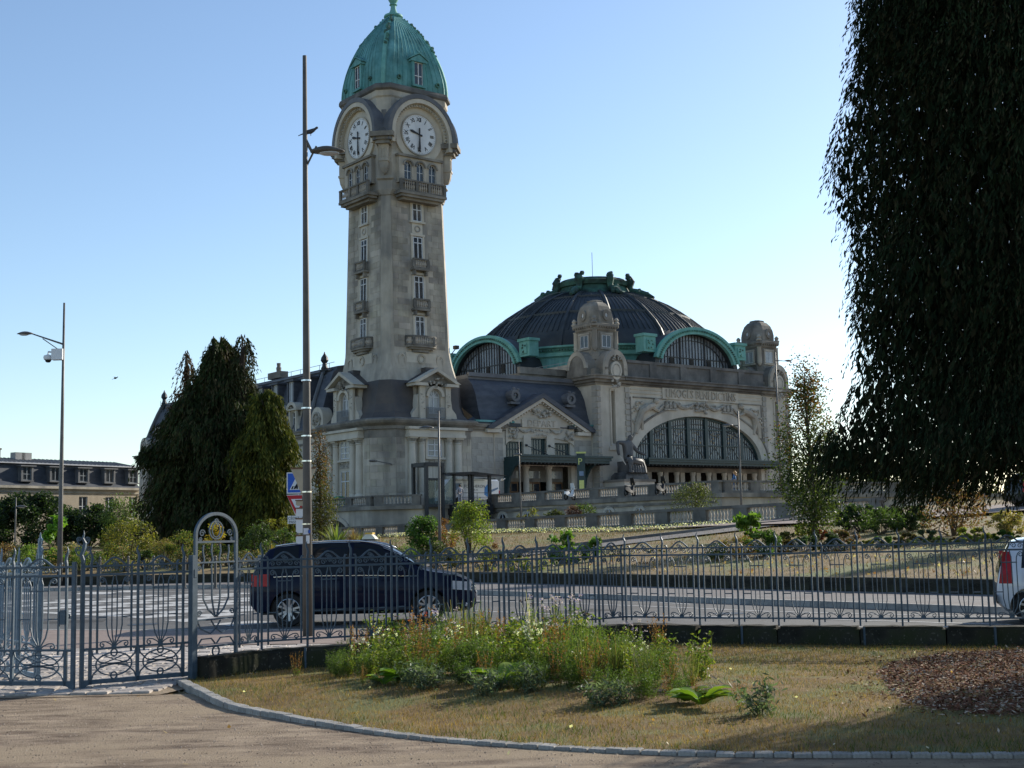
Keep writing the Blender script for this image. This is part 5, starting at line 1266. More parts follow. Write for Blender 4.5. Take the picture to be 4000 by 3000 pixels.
def rel(v): return Vector((v.x-FP[0].x, v.y-FP[0].y))
for a, b in zip(FP[:-1], FP[1:]):
    if a is FP[0]: bay(fence, IM, rel(a), rel(b), posts=False)
    else: bay(fence, IM, rel(a), rel(b))
mb = MB()
for i in (2, 4, 6, 8, 11, 14, 17, 20):
    p = rel(FP[i]); Mx = Matrix.Translation((p.x, p.y-.20, 0)); mb.box(-.012, .012, -.012, .012, 0, .3, Mx)
    o = MB().box(-.014, .014, -.014, .014, 0, .29).build('stay', 'iron_blue', fence, loc=(p.x, p.y-.185, 0))
# arched panel beside the gate
arch = empty('arched_panel', (GP0.x, GP0.y, 0), label='tall round topped iron panel between gate and fence', cat='fence panel')
v = FP[0]-GP0; AW = v.length; ang = math.atan2(v.y, v.x); arch.rotation_euler = (0, 0, ang)
zc = 1.80; hwid = AW/2; topz = 2.08
arc = [(hwid-hwid*math.cos(PI*i/20), 0, zc+(topz-zc)*math.sin(PI*i/20)) for i in range(21)]
bar([(0, 0, 0)]+arc+[(AW, 0, FZP)], .028).build('frame', 'iron_blue', arch)
for z, t in ((1.72, .014), (1.46, .01), (.74, .01), (.40, .012)): MB().box(.02, AW-.02, -.016, .016, z-t, z+t).build('rail', 'iron_blue', arch)
for f, z1 in ((.19, 1.68), (.40, 1.70), (.60, 1.70), (.81, 1.68)):
    x = AW*f; sg = 1 if f > .5 else -1
    bar([(hwid+sg*.01, 0, .77), (hwid+(x-hwid)*.6, 0, .86), (x, 0, 1.0), (x, 0, 1.3), (x+sg*.012, 0, 1.4), (x-sg*.015, 0, 1.5), (x+sg*.01, 0, 1.6), (x, 0, z1)], .012).build('bar', 'iron_blue', arch)
mb = MB()
for cx, cz, r, a0, s_ in ((.11, 1.83, .05, 0, 1), (AW-.11, 1.83, .05, PI, -1), (hwid, 1.98, .045, -PI/2, 1), (.08, 1.76, .03, PI, 1), (AW-.08, 1.76, .03, 0, -1), (.06, 1.38, .035, 0, 1), (AW-.06, 1.38, .035, PI, -1), (.07, .82, .04, 0, 1), (AW-.07, .82, .04, PI, -1)): mb.tube(spiral(cx, cz, r, 1.4, a0, s_), .0085, 4, up=(0, 1, 0))
mb.tube([(hwid+.12*math.cos(2*PI*i/20), 0, 1.87+.115*math.sin(2*PI*i/20)) for i in range(20)], .011, 4, closed=True, up=(0, 1, 0))
mb.tube([(hwid+.07*math.cos(2*PI*i/20), 0, 1.87+.09*math.sin(2*PI*i/20)) for i in range(20)], .008, 4, closed=True, up=(0, 1, 0))
mb.build('crest', 'iron_blue', arch)
mb = MB()
for s_ in (-1, 1):
    mb.tube([(hwid+s_*(hwid-.03), 0, .74), (hwid+s_*hwid*.75, 0, .63), (hwid+s_*.1, 0, .56), (hwid, 0, .62), (hwid-s_*.08, 0, .72)], .011, 4, up=(0, 1, 0))
    mb.tube([(hwid+s_*(hwid-.03), 0, .41), (hwid+s_*hwid*.7, 0, .5), (hwid+s_*.08, 0, .5), (hwid+s_*.01, 0, .43)], .011, 4, up=(0, 1, 0))
mb.tube([(hwid+.06*math.cos(2*PI*i/16), 0, .335+.06*math.sin(2*PI*i/16)) for i in range(16)], .011, 4, closed=True, up=(0, 1, 0))
mb.build('base_scroll', 'iron_blue', arch)
# gate leaves
ZG = .475
GM = iron_meshes('iron_blue', ZG); GMp = iron_meshes('iron_blue_sunlit', ZG)
def ell(cx, cz, rx, rz, n=24): return [(cx+rx*math.cos(2*PI*i/n), 0, cz+rz*math.sin(2*PI*i/n)) for i in range(n)]
def finial(z):
    q = MB()
    q.tube([(0, 0, z), (.0, 0, z+.08), (-.02, 0, z+.14), (.005, 0, z+.21), (.02, 0, z+.28), (-.008, 0, z+.34), (.006, 0, z+.385), (.004, 0, z+.43)], [.02, .034, .03, .03, .026, .018, .012, .004], 5, up=(0, 1, 0))
    for s_ in (-1, 1):
        q.tube([(s_*.012, 0, z+.10), (s_*.075, 0, z+.15), (s_*.095, 0, z+.20)]+spiral(s_*.062, z+.205, .034, 1.2, 0 if s_ > 0 else PI, s_, 12), .009, 4, up=(0, 1, 0))
        q.tube([(s_*.012, 0, z+.24), (s_*.06, 0, z+.28), (s_*.078, 0, z+.32)]+spiral(s_*.048, z+.325, .03, 1.2, 0 if s_ > 0 else PI, s_, 12), .009, 4, up=(0, 1, 0))
    return q
def leaf_gate(name, A, B, mt, IMs, label, fin, lock=False, nb=2, foot=True):
    g = empty(name, (A.x, A.y, 0), math.atan2(B.y-A.y, B.x-A.x), label, 'gate', 'leaves of the park gate'); L = (B-A).length
    # local x runs from the free stile (0) to the hinge side (L)
    e = .10; w = (L-2*e)/nb
    for i in range(nb): bay(g, IMs, Vector((e+i*w, 0)), Vector((e+(i+1)*w, 0)), posts=True)
    inst('post', IMs['post'], g, (L-e, 0, 0))
    for x in (0, L): MB().box(x-.022, x+.022, -.022, .022, .02 if x == 0 else .03, 1.52 if not (fin and x == 0) else 1.50).build('stile', mt, g)
    for z, t in ((Z1, .011), (Z2, .014), (ZG, .014), (.09, .026)):
        for x0, x1 in ((0, e), (L-e, L)) if z > .1 else ((0, L),): MB().box(x0, x1, -.018, .018, z-t, z+t).build('rail', mt, g)
    for i in range(nb):
        c = e+(i+.5)*w; q = MB()
        for s_ in (-1, 1):
            q.tube([(c+s_*w*.47, 0, ZG-.01), (c+s_*w*.44, 0, ZG-.08), (c+s_*w*.30, 0, ZG-.16), (c, 0, .285), (c-s_*w*.30, 0, .27)], .011, 4, up=(0, 1, 0))
            q.tube([(c+s_*w*.47, 0, .115), (c+s_*w*.43, 0, .18), (c+s_*w*.30, 0, .25), (c, 0, .295), (c-s_*w*.28, 0, .30)], .011, 4, up=(0, 1, 0))
            q.tube([(c+s_*w*.49, 0, .285), (c+s_*w*.3, 0, .287), (c, 0, .34), (c-s_*w*.25, 0, .40)], .009, 4, up=(0, 1, 0))
        q.tube(ell(c, .285, w*.38, .135), .0115, 4, closed=True, up=(0, 1, 0)); q.tube(ell(c, ZG-.055, .038, .042, 14), .0115, 4, closed=True, up=(0, 1, 0)); q.tube(ell(c, .15, .038, .04, 14), .0115, 4, closed=True, up=(0, 1, 0))
        q.build('lower_scrollwork', mt, g)
        MB().box(e+i*w-.018, e+i*w+.018, -.018, .018, .06, ZG).build('lower_post', mt, g)
    MB().box(L-e-.018, L-e+.018, -.018, .018, .06, ZG).build('lower_post', mt, g)
    if fin: finial(1.46).build('finial', mt, g)
    if foot:
        q = MB(); q.mprism(lambda p, q_, d: (p, d, q_), [(0, -.005), (.03, -.005), (.04, .03), (.06, .05), (.11, .066), (0, .066)], -.016, .016); q.build('foot', mt, g)
    if lock:
        q = MB(); q.box(.10, .17, -.05, .03, .78, .95); q.lathe([(.014, 0), (.014, .04), (.028, .05), (.028, .08), (.005, .09)], 8, M=Matrix.Translation((.13, -.05, .87)) @ Matrix.Rotation(PI/2, 4, 'X')); q.build('lock', mt, g)
    return g
GC = Vector(gp(312, 2700)[:2]); GC2 = Vector(gp(288, 2702)[:2])
GR = GP0+Vector((-.055, -.02))
leaf_gate('gate_leaf', GC+Vector((.0, .05)), GR, 'iron_blue', GM, 'right leaf of the park gate, hinged beside the tall arched panel', True)
leaf_gate('gate_leaf', GC2+Vector((-.03, .05)), GC2+Vector((-1.62, .42)), 'iron_blue', GM, 'left leaf of the park gate, with the lock box', False, lock=True)
gl = leaf_gate('gate_leaf', Vector(gp(148, 2668)[:2]), Vector((-7.1, 18.2)), 'iron_blue_sunlit', GMp, 'open gate leaf behind the left leaf, sunlight painted into its pale blue', True)
MB().box(-.035, .035, -.035, .035, 0, 1.56).build('gate_post', 'iron_blue', arch, loc=(-.045, 0, 0))
mb = MB(); mb.box(-.05, .0, -.04, .04, .1, .2); mb.box(-.05, .0, -.04, .04, 1.28, 1.38); mb.build('hinge', 'iron_blue', arch)
# ================================================================== vegetation
NR = np.random.default_rng(12)
def mesh_np(name, V, F, C, mt):
    me = bpy.data.meshes.new(name); n, k = F.shape
    me.vertices.add(len(V)); me.vertices.foreach_set('co', V.astype(np.float32).ravel())
    me.loops.add(n*k); me.loops.foreach_set('vertex_index', F.astype(np.int32).ravel())
    me.polygons.add(n); me.polygons.foreach_set('loop_start', np.arange(0, n*k, k, dtype=np.int32))
    try: me.polygons.foreach_set('loop_total', np.full(n, k, dtype=np.int32))
    except Exception: pass
    me.update(calc_edges=True)
    at = me.color_attributes.new('Col', 'FLOAT_COLOR', 'CORNER')
    col = np.ones((n, k, 4), dtype=np.float32); col[:, :, :3] = C[:, None, :]
    at.data.foreach_set('color', col.ravel())
    me.materials.append(MT[mt]); me.update()
    return me
def unit(v): return v/np.maximum(np.linalg.norm(v, axis=1, keepdims=True), 1e-9)
def rdir(n): return unit(NR.normal(size=(n, 3)))
def quads(name, c, ax, wv, L, Wd, C, mt):
    """rhombic leaves: centre c, long axis ax, width axis wv"""
    n = len(c); L = np.asarray(L).reshape(-1, 1)*np.ones((n, 1)); Wd = np.asarray(Wd).reshape(-1, 1)*np.ones((n, 1))
    V = np.stack([c-ax*L/2, c+wv*Wd/2+ax*L*.05, c+ax*L/2, c-wv*Wd/2+ax*L*.05], 1).reshape(-1, 3)
    return mesh_np(name, V, np.arange(4*n).reshape(n, 4), C, mt)
def leafcloud(name, c, L, Wd, C, mt='leaf', droop=.25, up=.3):
    n = len(c); ax = unit(rdir(n)*np.array([1, 1, .7])+np.array([0, 0, -droop])); nr = unit(rdir(n)+np.array([0, 0, up])); wv = unit(np.cross(ax, nr))
    return quads(name, c, ax, wv, L, Wd, C, mt)
def pal(n, cols, jit=.18):
    a = np.array(cols)[NR.integers(0, len(cols), n)]; return np.clip(a*(1+NR.normal(size=(n, 1))*jit), .004, 1)
G_DARK = [(.018, .040, .014), (.026, .052, .018), (.034, .060, .020)]
G_MID = [(.055, .105, .022), (.075, .125, .028), (.06, .10, .03)]
G_LIME = [(.13, .19, .03), (.16, .20, .035), (.10, .16, .03)]
G_YEL = [(.20, .19, .035), (.15, .16, .03), (.24, .20, .05)]
RUST = [(.17, .075, .03), (.13, .06, .028), (.20, .11, .04)]
OLIVE = [(.06, .075, .025), (.08, .09, .03), (.05, .06, .025)]
DRY = [(.34, .25, .12), (.28, .20, .09), (.22, .17, .08)]
GREY = [(.10, .13, .10), (.13, .155, .12), (.08, .11, .085)]
def shrub_pts(n, w, h, d, clumps, shell=.5):
    K = clumps; u = NR.random(K); a = NR.random(K)*2*PI; zz = NR.random(K)**.8
    rad = np.sqrt(np.clip(1-(zz*1.05-.45)**2/.40, .08, 1))*(.35+.6*NR.random(K)**.6)
    cc = np.stack([np.cos(a)*rad*w/2*1.0, np.sin(a)*rad*d/2, .08*h+zz*h*.84], 1)
    cr = NR.uniform(.12, .24, K)*min(w, h)*1.1
    i = NR.integers(0, K, n); r = NR.random(n)**(shell)
    p = cc[i]+rdir(n)*(cr[i]*r)[:, None]*np.array([1.15, 1.15, .9])
    p[:, 2] = np.maximum(p[:, 2], .03)
    bright = NR.uniform(.72, 1.25, K)[i]
    return p, bright, cc
def stems(cc, h, r=.02, n=7, mt='twig', parent=None, lean=.5):
    mb = MB(); 
    for k in range(min(n, len(cc))):
        c = cc[k]; mb.tube([(c[0]*.12, c[1]*.12, -.05), (c[0]*lean, c[1]*lean, c[2]*.55), tuple(c)], [r, r*.7, r*.3], 5)
    return mb.build('stem', mt, parent)
def shrub(name, cx, yt, yb, wpx, Y, n, lsz, palettes, label, cat='shrub', group=None, clumps=26, dep_=None, base=None, wid=.5, droop=.25, mt='leaf', jit=.2):
    S_ = 4000/2212.
    g = atY(cx*S_, yb*S_, Y); zb = gz(g.x, g.y) if base is None else base
    top = atY(cx*S_, yt*S_, Y); h = top.z-zb; w = wpx*S_*Y/FOC
    o = empty(name, (g.x, g.y, zb), 0, label, cat, group)
    p, br, cc = shrub_pts(n, w, h, dep_ or w*.9, clumps)
    cols = pal(n, palettes, jit)*br[:, None]
    me = leafcloud('foliage', p, lsz*NR.uniform(.6, 1.35, n), lsz*wid*NR.uniform(.7, 1.2, n), cols, mt, droop)
    inst('foliage', me, o); stems(cc, h, .02+.008*h, 9, parent=o)
    return o
# ---------------------------------------------------------------- conifers
def conifer(name, pos, prof, nspray, per, slen, wid, pals, label, seedlobes=5, droop=1.0, trunk_r=.35, cat='tree', inner=.5, jag=.18, mt='needle', core=0):
    z = np.array([p[0] for p in prof]); Rr = np.array([p[1] for p in prof])
    o = empty(name, pos, 0, label, cat)
    zz = np.linspace(z[0], z[-1], 400); rr = np.interp(zz, z, Rr); pdf = rr+.15; cdf = np.cumsum(pdf)/pdf.sum()
    zs_ = np.interp(NR.random(nspray), cdf, zz); a = NR.random(nspray)*2*PI
    # branches are gathered in limbs so that gaps stay between them
    nl = int(60+12*(z[-1]-z[0])); lz = np.interp(NR.random(nl), cdf, zz); la = NR.random(nl)*2*PI
    li = NR.integers(0, nl, nspray)
    z_s = lz[li]+NR.normal(size=nspray)*.28*(1+.03*z[-1]); a_s = la[li]+NR.normal(size=nspray)*.17
    mixf = NR.random(nspray) < .86
    zs_ = np.where(mixf, z_s, zs_); a = np.where(mixf, a_s, a); zs_ = np.clip(zs_, z[0], z[-1])
    lobes = 1+jag*np.sin(seedlobes*a+zs_*1.7)+jag*.8*np.sin(3*a-zs_*2.9)
    Re = np.interp(zs_, z, Rr)*np.clip(lobes, .5, 1.25)
    r = Re*(inner+(1-inner)*np.sqrt(NR.random(nspray)))
    anc = np.stack([np.cos(a)*r, np.sin(a)*r, zs_], 1)
    out = np.stack([np.cos(a), np.sin(a), np.zeros(nspray)], 1)+rdir(nspray)*.45
    t = np.linspace(0, 1, per); L = slen*NR.uniform(.6, 1.5, nspray)
    P = anc[:, None, :]+out[:, None, :]*(t[None, :, None]*(L*.45)[:, None, None])+np.array([0, 0, -1.0])[None, None, :]*((t**1.35)[None, :, None]*(L*droop)[:, None, None])
    P += NR.normal(size=P.shape)*wid*.45
    n = nspray*per; P = P.reshape(-1, 3)
    ax = np.repeat(unit(out*.45+np.array([0, 0, -droop])), per, 0)+rdir(n)*.45; ax = unit(ax); wv = unit(np.cross(ax, rdir(n)))
    shade = np.repeat(NR.uniform(.65, 1.3, nspray), per)
    cols = pal(n, pals, .15)*shade[:, None]
    me = quads('foliage', P, ax, wv, wid*(3.4 if core else 2.6)*NR.uniform(.7, 1.4, n), wid*NR.uniform(.5, 1.1, n), cols, mt)
    inst('crown', me, o)
    if core:
        zc = np.interp(NR.random(core), cdf, zz); ac = NR.random(core)*2*PI; rc = np.interp(zc, z, Rr)*(.985 if core > 50000 else .8)*np.clip(1+jag*np.sin(seedlobes*ac+zc*1.7)+jag*.8*np.sin(3*ac-zc*2.9), .5, 1.25)*np.sqrt(NR.random(core)); pc = np.stack([np.cos(ac)*rc, np.sin(ac)*rc, zc-.1], 1)
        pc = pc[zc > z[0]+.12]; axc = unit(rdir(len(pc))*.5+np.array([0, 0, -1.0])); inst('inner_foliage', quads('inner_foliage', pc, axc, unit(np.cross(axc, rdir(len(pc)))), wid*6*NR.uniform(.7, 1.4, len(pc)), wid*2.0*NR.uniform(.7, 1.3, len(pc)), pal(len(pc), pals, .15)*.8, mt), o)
    mb = MB(); H = z[-1]
    mb.tube([(0, 0, -.2), (0, 0, H*.3), (.1, 0, H*.65), (0, 0, H*.97)], [trunk_r*1.25, trunk_r, trunk_r*.6, .03], 9); mb.build('trunk', 'bark', o)
    mb = MB()
    for k in range(0, nl, 2):
        R0 = np.interp(lz[k], z, Rr)*.8; c, s_ = math.cos(la[k]), math.sin(la[k]); mb.tube([(0, 0, lz[k]-.5), (c*R0*.5, s_*R0*.5, lz[k]+.2), (c*R0, s_*R0, lz[k]-.1)], [.09*trunk_r/.35, .05*trunk_r/.35, .015], 4)
    mb.build('limbs', 'bark', o, kind='stuff')
    return o
gx0, gy0 = 4.28, 9.0
zg = .03
conifer('conifer', (gx0, gy0, zg), [(1.73+(z-1.73)*.63, r*.665) for z, r in ((2.28, 2.4), (2.36, 3.05), (2.48, 3.34), (2.62, 3.3), (2.85, 2.95), (3.1, 2.72), (3.4, 2.66), (3.9, 2.68), (4.5, 2.76), (5.0, 2.72), (5.5, 2.72), (5.8, 2.82), (6.3, 2.82), (6.7, 2.74), (7.6, 2.68), (9, 2.2), (11, 1.5), (14, .15))],
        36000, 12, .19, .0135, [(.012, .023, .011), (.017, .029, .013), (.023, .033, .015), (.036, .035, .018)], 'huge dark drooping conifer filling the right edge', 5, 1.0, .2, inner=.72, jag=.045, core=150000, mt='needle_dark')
S2 = 4000/2212.
def pz(py, Y, cx=900): return atY(cx*S2, py*S2, Y).z
def px_(x, Y, py=1000): return atY(x*S2, py*S2, Y).x
def contree(cx, prof, Y, n, per, sl, wd, pals, label, **k):
    X = px_(cx, Y); z0 = gz(X, Y)
    return conifer('conifer', (X, Y, z0), sorted([(pz(y, Y, cx)-z0, w*S2*Y/FOC) for y, w in prof]), n, per, sl, wd, pals, label, **k)
contree(478, [(732, 6), (745, 20), (770, 34), (800, 48), (850, 68), (880, 98), (930, 122), (980, 136), (1050, 146), (1130, 146), (1180, 90)], 73, 9000, 10, .75, .085, [(.022, .038, .012), (.032, .048, .015), (.05, .056, .02), (.055, .045, .02)], 'broad dark conifer with several tops in front of the left wing', jag=.2, inner=.55, core=9000)
contree(524, [(724, 3), (735, 13), (770, 18), (815, 24), (860, 30)], 72.2, 300, 9, .6, .085, [(.024, .034, .013), (.034, .042, .016), (.048, .046, .02)], 'slim conifer spire rising beside the broad dark conifer', jag=.12, trunk_r=.2)
contree(460, [(733, 3), (745, 12), (775, 18), (815, 24), (860, 30)], 72.4, 420, 9, .6, .08, [(.022, .038, .012), (.032, .048, .015), (.05, .056, .02)], 'left spire rising from the broad dark conifer', jag=.2, trunk_r=.2)
contree(402, [(762, 2), (790, 10), (830, 18), (865, 20), (890, 34), (930, 52), (1000, 70), (1080, 84), (1140, 80), (1180, 60)], 75, 1900, 8, .7, .09, [(.07, .042, .024), (.085, .05, .028), (.05, .04, .02)], 'thin browning conifer with a bare tip at the left of the dark conifer', jag=.3, inner=.3)
contree(574, [(846, 8), (856, 26), (872, 22), (888, 32), (905, 34), (950, 54), (1000, 60), (1060, 58), (1130, 54), (1185, 44)], 70, 4600, 10, .6, .08, [(.065, .08, .014), (.10, .105, .018), (.04, .055, .014), (.15, .14, .025)], 'yellow green conifer right of the dark conifer, its sunlit tone painted in', jag=.45, core=2500)  # yellow needles paint in the sunlit right side of the broad dark conifer
conifer('conifer', (10.2, 15.6, .03), [(1.7, 1.5), (2.1, 2.2), (3.2, 2.4), (4.5, 2.0), (6, 1.2), (8, .1)], 9000, 10, .45, .035, [(.016, .030, .015), (.026, .04, .017)], 'smaller conifer standing beyond the right edge by the mulch', 5, 1.0, .2, inner=.4, core=9000)
# ---------------------------------------------------------------- deciduous small trees
def smalltree(name, cx, yt, yc, yb, wpx, Y, n, lsz, pal_lo, pal_hi, label, top=.5, sparse=.25, cone=True, lean=0):
    X = px_(cx, Y, yb); zb = gz(X, Y); zt = pz(yt, Y, cx)-zb; zc = max(.2, pz(yc, Y, cx)-zb); w = wpx*S2*Y/FOC
    o = empty(name, (X, Y, zb), 0, label, 'tree')
    K = 90; f = NR.random(K)**1.15; rad = (w/2)*np.sqrt(NR.random(K))*(np.where(f < .25, .6+1.6*f, 1-(f-.25)*1.22) if cone else np.sqrt(np.clip(1-(2*f-1)**2, .1, 1)))
    a = NR.random(K)*2*PI; cc = np.stack([np.cos(a)*rad+lean*f, np.sin(a)*rad, zc+f*(zt-zc)], 1)
    keep = NR.random(K) > f*sparse
    cc = cc[keep]; f = f[keep]; K = len(cc)
    i = NR.integers(0, K, n); p = cc[i]+NR.normal(size=(n, 3))*np.array([.10, .10, .14])*(w*.95)
    hi = NR.random(n) < (f[i]-.3)*1.4
    c = np.where(hi[:, None], pal(n, pal_hi), pal(n, pal_lo))*NR.uniform(.7, 1.25, K)[i][:, None]
    inst('crown', leafcloud('foliage', p, lsz*NR.uniform(.6, 1.3, n), lsz*.55*NR.uniform(.7, 1.2, n), c, 'leaf'), o)
    mb = MB(); r0 = .035+.012*zt
    mb.tube([(0, 0, -.1), (.02, 0, zt*.3), (lean*.5, .03, zt*.62), (lean, 0, zt*.97)], [r0, r0*.8, r0*.5, .008], 8); mb.build('trunk', 'bark', o)
    mb = MB()
    for k in range(0, K, 2): c_ = cc[k]; mb.tube([(lean*f[k]*.8, 0, max(.3, c_[2]-.25*zt*.5)), tuple((c_*.6+np.array([0, 0, c_[2]])*.4)), tuple(c_)], [r0*.3, r0*.2, .006], 4)
    mb.build('limbs', 'bark', o, kind='stuff')
    return o
smalltree('tree', 1762, 800, 1115, 1185, 165, 50, 15000, .115, [(.05, .075, .02), (.07, .09, .022), (.04, .06, .018)], RUST+OLIVE, 'slender garden tree with reddish leaf tips beside the huge conifer', sparse=.3, cone=True, lean=-.15)
smalltree('tree', 692, 940, 1160, 1178, 76, 78, 7000, .12, [(.05, .065, .022), (.07, .075, .025), (.08, .07, .03)], [(.15, .075, .03), (.12, .06, .028), (.09, .07, .03)], 'narrow tree with brown autumn leaves right of the tall lamp post', sparse=.35)
smalltree('tree', 2292, 860, 1090, 1172, 130, 43, 9000, .12, G_MID+OLIVE, OLIVE+RUST, 'garden tree mostly hidden behind the huge conifer', sparse=.2, cone=False)
# ---------------------------------------------------------------- shrubs of the gardens
shrub('shrub', 1015, 1083, 1192, 92, 58, 5200, .10, G_LIME+[(.17, .18, .03)], 'tall lime green bush left of the garden path', clumps=40)
shrub('shrub', 915, 1113, 1188, 78, 56, 4200, .12, [(.06, .13, .02), (.09, .16, .03), (.04, .09, .02)], 'dense bright green bush left of the lime green bush', clumps=30)
shrub('shrub', 968, 1118, 1185, 60, 62, 1500, .10, RUST+[(.25, .12, .04)], 'rusty orange bush behind the thin lamp post', clumps=18)
shrub('shrub', 1495, 1044, 1104, 92, 78, 5200, .10, OLIVE+[(.10, .12, .03)], 'round clipped bush in front of the forecourt balustrade', clumps=44)
for cx, yt, yb, w, p_, l in ((1140, 1098, 1132, 62, OLIVE+G_YEL, 'low olive bush behind the ramp balustrade, nearest the lime green bush'), (1198, 1100, 1128, 52, OLIVE, 'low dark olive bush in the middle behind the ramp balustrade'), (1236, 1092, 1126, 46, [(.10, .05, .05), (.13, .07, .06)], 'purplish bush behind the ramp balustrade'), (1264, 1088, 1124, 56, OLIVE+G_MID, 'rounded green bush at the right end behind the ramp balustrade')):
    shrub('shrub', cx, yt, yb, w, 92, 1400, .13, p_, l, clumps=18)
shrub('shrub', 1620, 1104, 1166, 56, 54, 420, .24, [(.09, .17, .03), (.12, .2, .035)], 'young broad leaved shrub in front of the ramp', clumps=16, wid=.85)
shrub('shrub', 1600, 1160, 1214, 100, 44, 3400, .06, G_YEL+RUST+[(.25, .12, .03)], 'orange and yellow perennial clump behind the fence', clumps=30)
shrub('shrub', 1548, 1172, 1214, 46, 43.5, 1500, .06, G_MID+OLIVE, 'dark green perennial clump left of the orange one', clumps=16)
shrub('shrub', 1672, 1176, 1210, 70, 44, 1600, .06, OLIVE+RUST, 'brownish perennial clump right of the orange one', clumps=18)
shrub('shrub', 1742, 1128, 1168, 60, 51, 1500, .09, G_YEL+G_LIME, 'yellow green bush left of the slender tree', clumps=18)
shrub('shrub', 1770, 1142, 1168, 30, 50, 400, .10, [(.22, .04, .03), (.18, .07, .03)], 'small red leaved bush at the foot of the slender tree', clumps=8)
shrub('shrub', 1835, 1108, 1168, 74, 56, 2000, .10, G_DARK+OLIVE, 'dark bush right of the slender tree', clumps=22)
shrub('shrub', 1905, 1096, 1166, 92, 51, 2600, .10, [(.05, .085, .025), (.065, .10, .03)], 'green spreading bush under the huge conifer', clumps=26, dep_=2.2)
shrub('shrub', 1945, 1104, 1158, 70, 53, 1500, .10, [(.035, .055, .035), (.05, .07, .045)], 'bluish dark bush under the huge conifer', clumps=16)
shrub('shrub', 2062, 1030, 1172, 150, 47, 2800, .11, [(.16, .075, .04), (.20, .10, .05), (.11, .075, .03), (.13, .11, .035)], 'large open reddish brown bush near the right edge', clumps=46)
shrub('shrub', 2180, 1106, 1178, 90, 44, 3200, .08, G_YEL+DRY, 'yellowing bush at the right edge of the gardens', clumps=24)
shrub('shrub', 2100, 1140, 1182, 80, 43, 2200, .08, G_LIME+G_YEL, 'lime yellow perennial clump near the right edge', clumps=18)
shrub('shrub', 2010, 1160, 1186, 110, 43, 1800, .07, G_MID+OLIVE, 'low green perennials in front of the reddish brown bush', clumps=22)
shrub('shrub', 1820, 1172, 1192, 130, 44, 1500, .06, OLIVE+G_MID+[(.25, .04, .03)], 'low green perennials in front of the slender tree', clumps=22)
shrub('shrub', 278, 1122, 1200, 122, 60, 5600, .11, G_YEL+[(.11, .12, .03), (.08, .09, .03)], 'large yellow green bush behind the left bollards', clumps=44)
shrub('shrub', 238, 1150, 1196, 34, 60.5, 500, .10, RUST, 'rusty twiggy bush left of the large yellow green bush', clumps=10)
shrub('shrub', 392, 1146, 1204, 66, 61, 2400, .07, G_MID+G_YEL, 'feathery green bush in front of the dark conifer', clumps=20)
shrub('shrub', 352, 1166, 1212, 84, 57, 2400, .05, DRY+G_YEL+[(.22, .12, .08)], 'dry brownish perennials left of the arched panel', clumps=26, mt='blade')
shrub('shrub', 438, 1166, 1212, 60, 57, 1500, .05, DRY+[(.25, .16, .10)], 'dry pinkish perennials behind the arched panel', clumps=18, mt='blade')
shrub('shrub', 462, 1122, 1206, 44, 58, 1000, .11, [(.30, .24, .03), (.2, .2, .03), (.34, .2, .03)], 'bright yellow leaved bush behind the arched panel', clumps=18)
shrub('shrub', 120, 1106, 1196, 46, 56, 320, .30, [(.12, .24, .03), (.15, .27, .04)], 'young tree with very large bright leaves behind the camera lamp post', clumps=16, wid=.85)
shrub('shrub', 55, 1174, 1212, 66, 54, 2600, .08, [(.10, .17, .03), (.13, .18, .03)], 'rounded green bush at the left edge', clumps=22)
shrub('shrub', 172, 1178, 1210, 50, 54, 1600, .08, [(.10, .16, .03), (.14, .18, .03)], 'small green bush right of the camera lamp post', clumps=16)
shrub('shrub', 10, 1170, 1216, 46, 53.5, 700, .09, DRY+RUST, 'dry grassy tuft at the far left edge', clumps=12, mt='blade')
shrub('hedge', 62, 1068, 1190, 210, 92, 16000, .26, [(.022, .042, .017), (.03, .052, .02)], 'tall dark hedge at the left in front of the far building', 'hedge', clumps=60)
shrub('hedge', 190, 1096, 1190, 140, 88, 9000, .24, [(.02, .038, .016), (.028, .046, .018)], 'dark hedge behind the large yellow green bush', 'hedge', clumps=40)
shrub('shrub', 268, 1074, 1160, 104, 86, 4600, .16, [(.07, .11, .03), (.09, .13, .035), (.05, .08, .025)], 'leafy green tree top in front of the left wing end', clumps=40)
shrub('shrub', 330, 1120, 1190, 110, 80, 4000, .14, G_DARK, 'dark undergrowth left of the dark conifer', clumps=34)
shrub('shrub', 556, 1132, 1206, 74, 58, 3000, .10, [(.045, .075, .025), (.06, .09, .03)], 'dark leafy bush right of the arched panel', clumps=26)
shrub('shrub', 612, 1140, 1200, 50, 61, 1500, .10, [(.05, .09, .03), (.07, .11, .03)], 'green bush behind the back of the road signs', clumps=16)
shrub('shrub', 600, 1108, 1180, 50, 66, 1600, .09, [(.13, .14, .03), (.16, .15, .03)], 'yellowish bush under the yellow green conifer', clumps=16)
shrub('shrub', 1064, 1172, 1200, 34, 50, 900, .07, [(.19, .07, .03), (.15, .08, .03)], 'small rust red ball bush beside the garden path', clumps=10)
shrub('shrub', 860, 1160, 1196, 70, 53, 1400, .06, G_MID+[(.20, .22, .12)], 'low flowering green clump behind the taxi', clumps=18)
shrub('shrub', 1130, 1204, 1228, 130, 45, 1700, .07, [(.10, .16, .03), (.13, .17, .035), (.2, .2, .06)], 'low green ground cover left of the fence corner', clumps=26, dep_=1.4)
shrub('shrub', 1215, 1150, 1216, 70, 48, 420, .20, [(.08, .16, .03), (.11, .19, .035)], 'castor bush with big jagged green leaves', clumps=14, wid=.8)
shrub('shrub', 1278, 1160, 1210, 44, 48, 260, .20, [(.09, .17, .03), (.12, .2, .04)], 'smaller jagged leaved bush right of the castor bush', clumps=10, wid=.8)
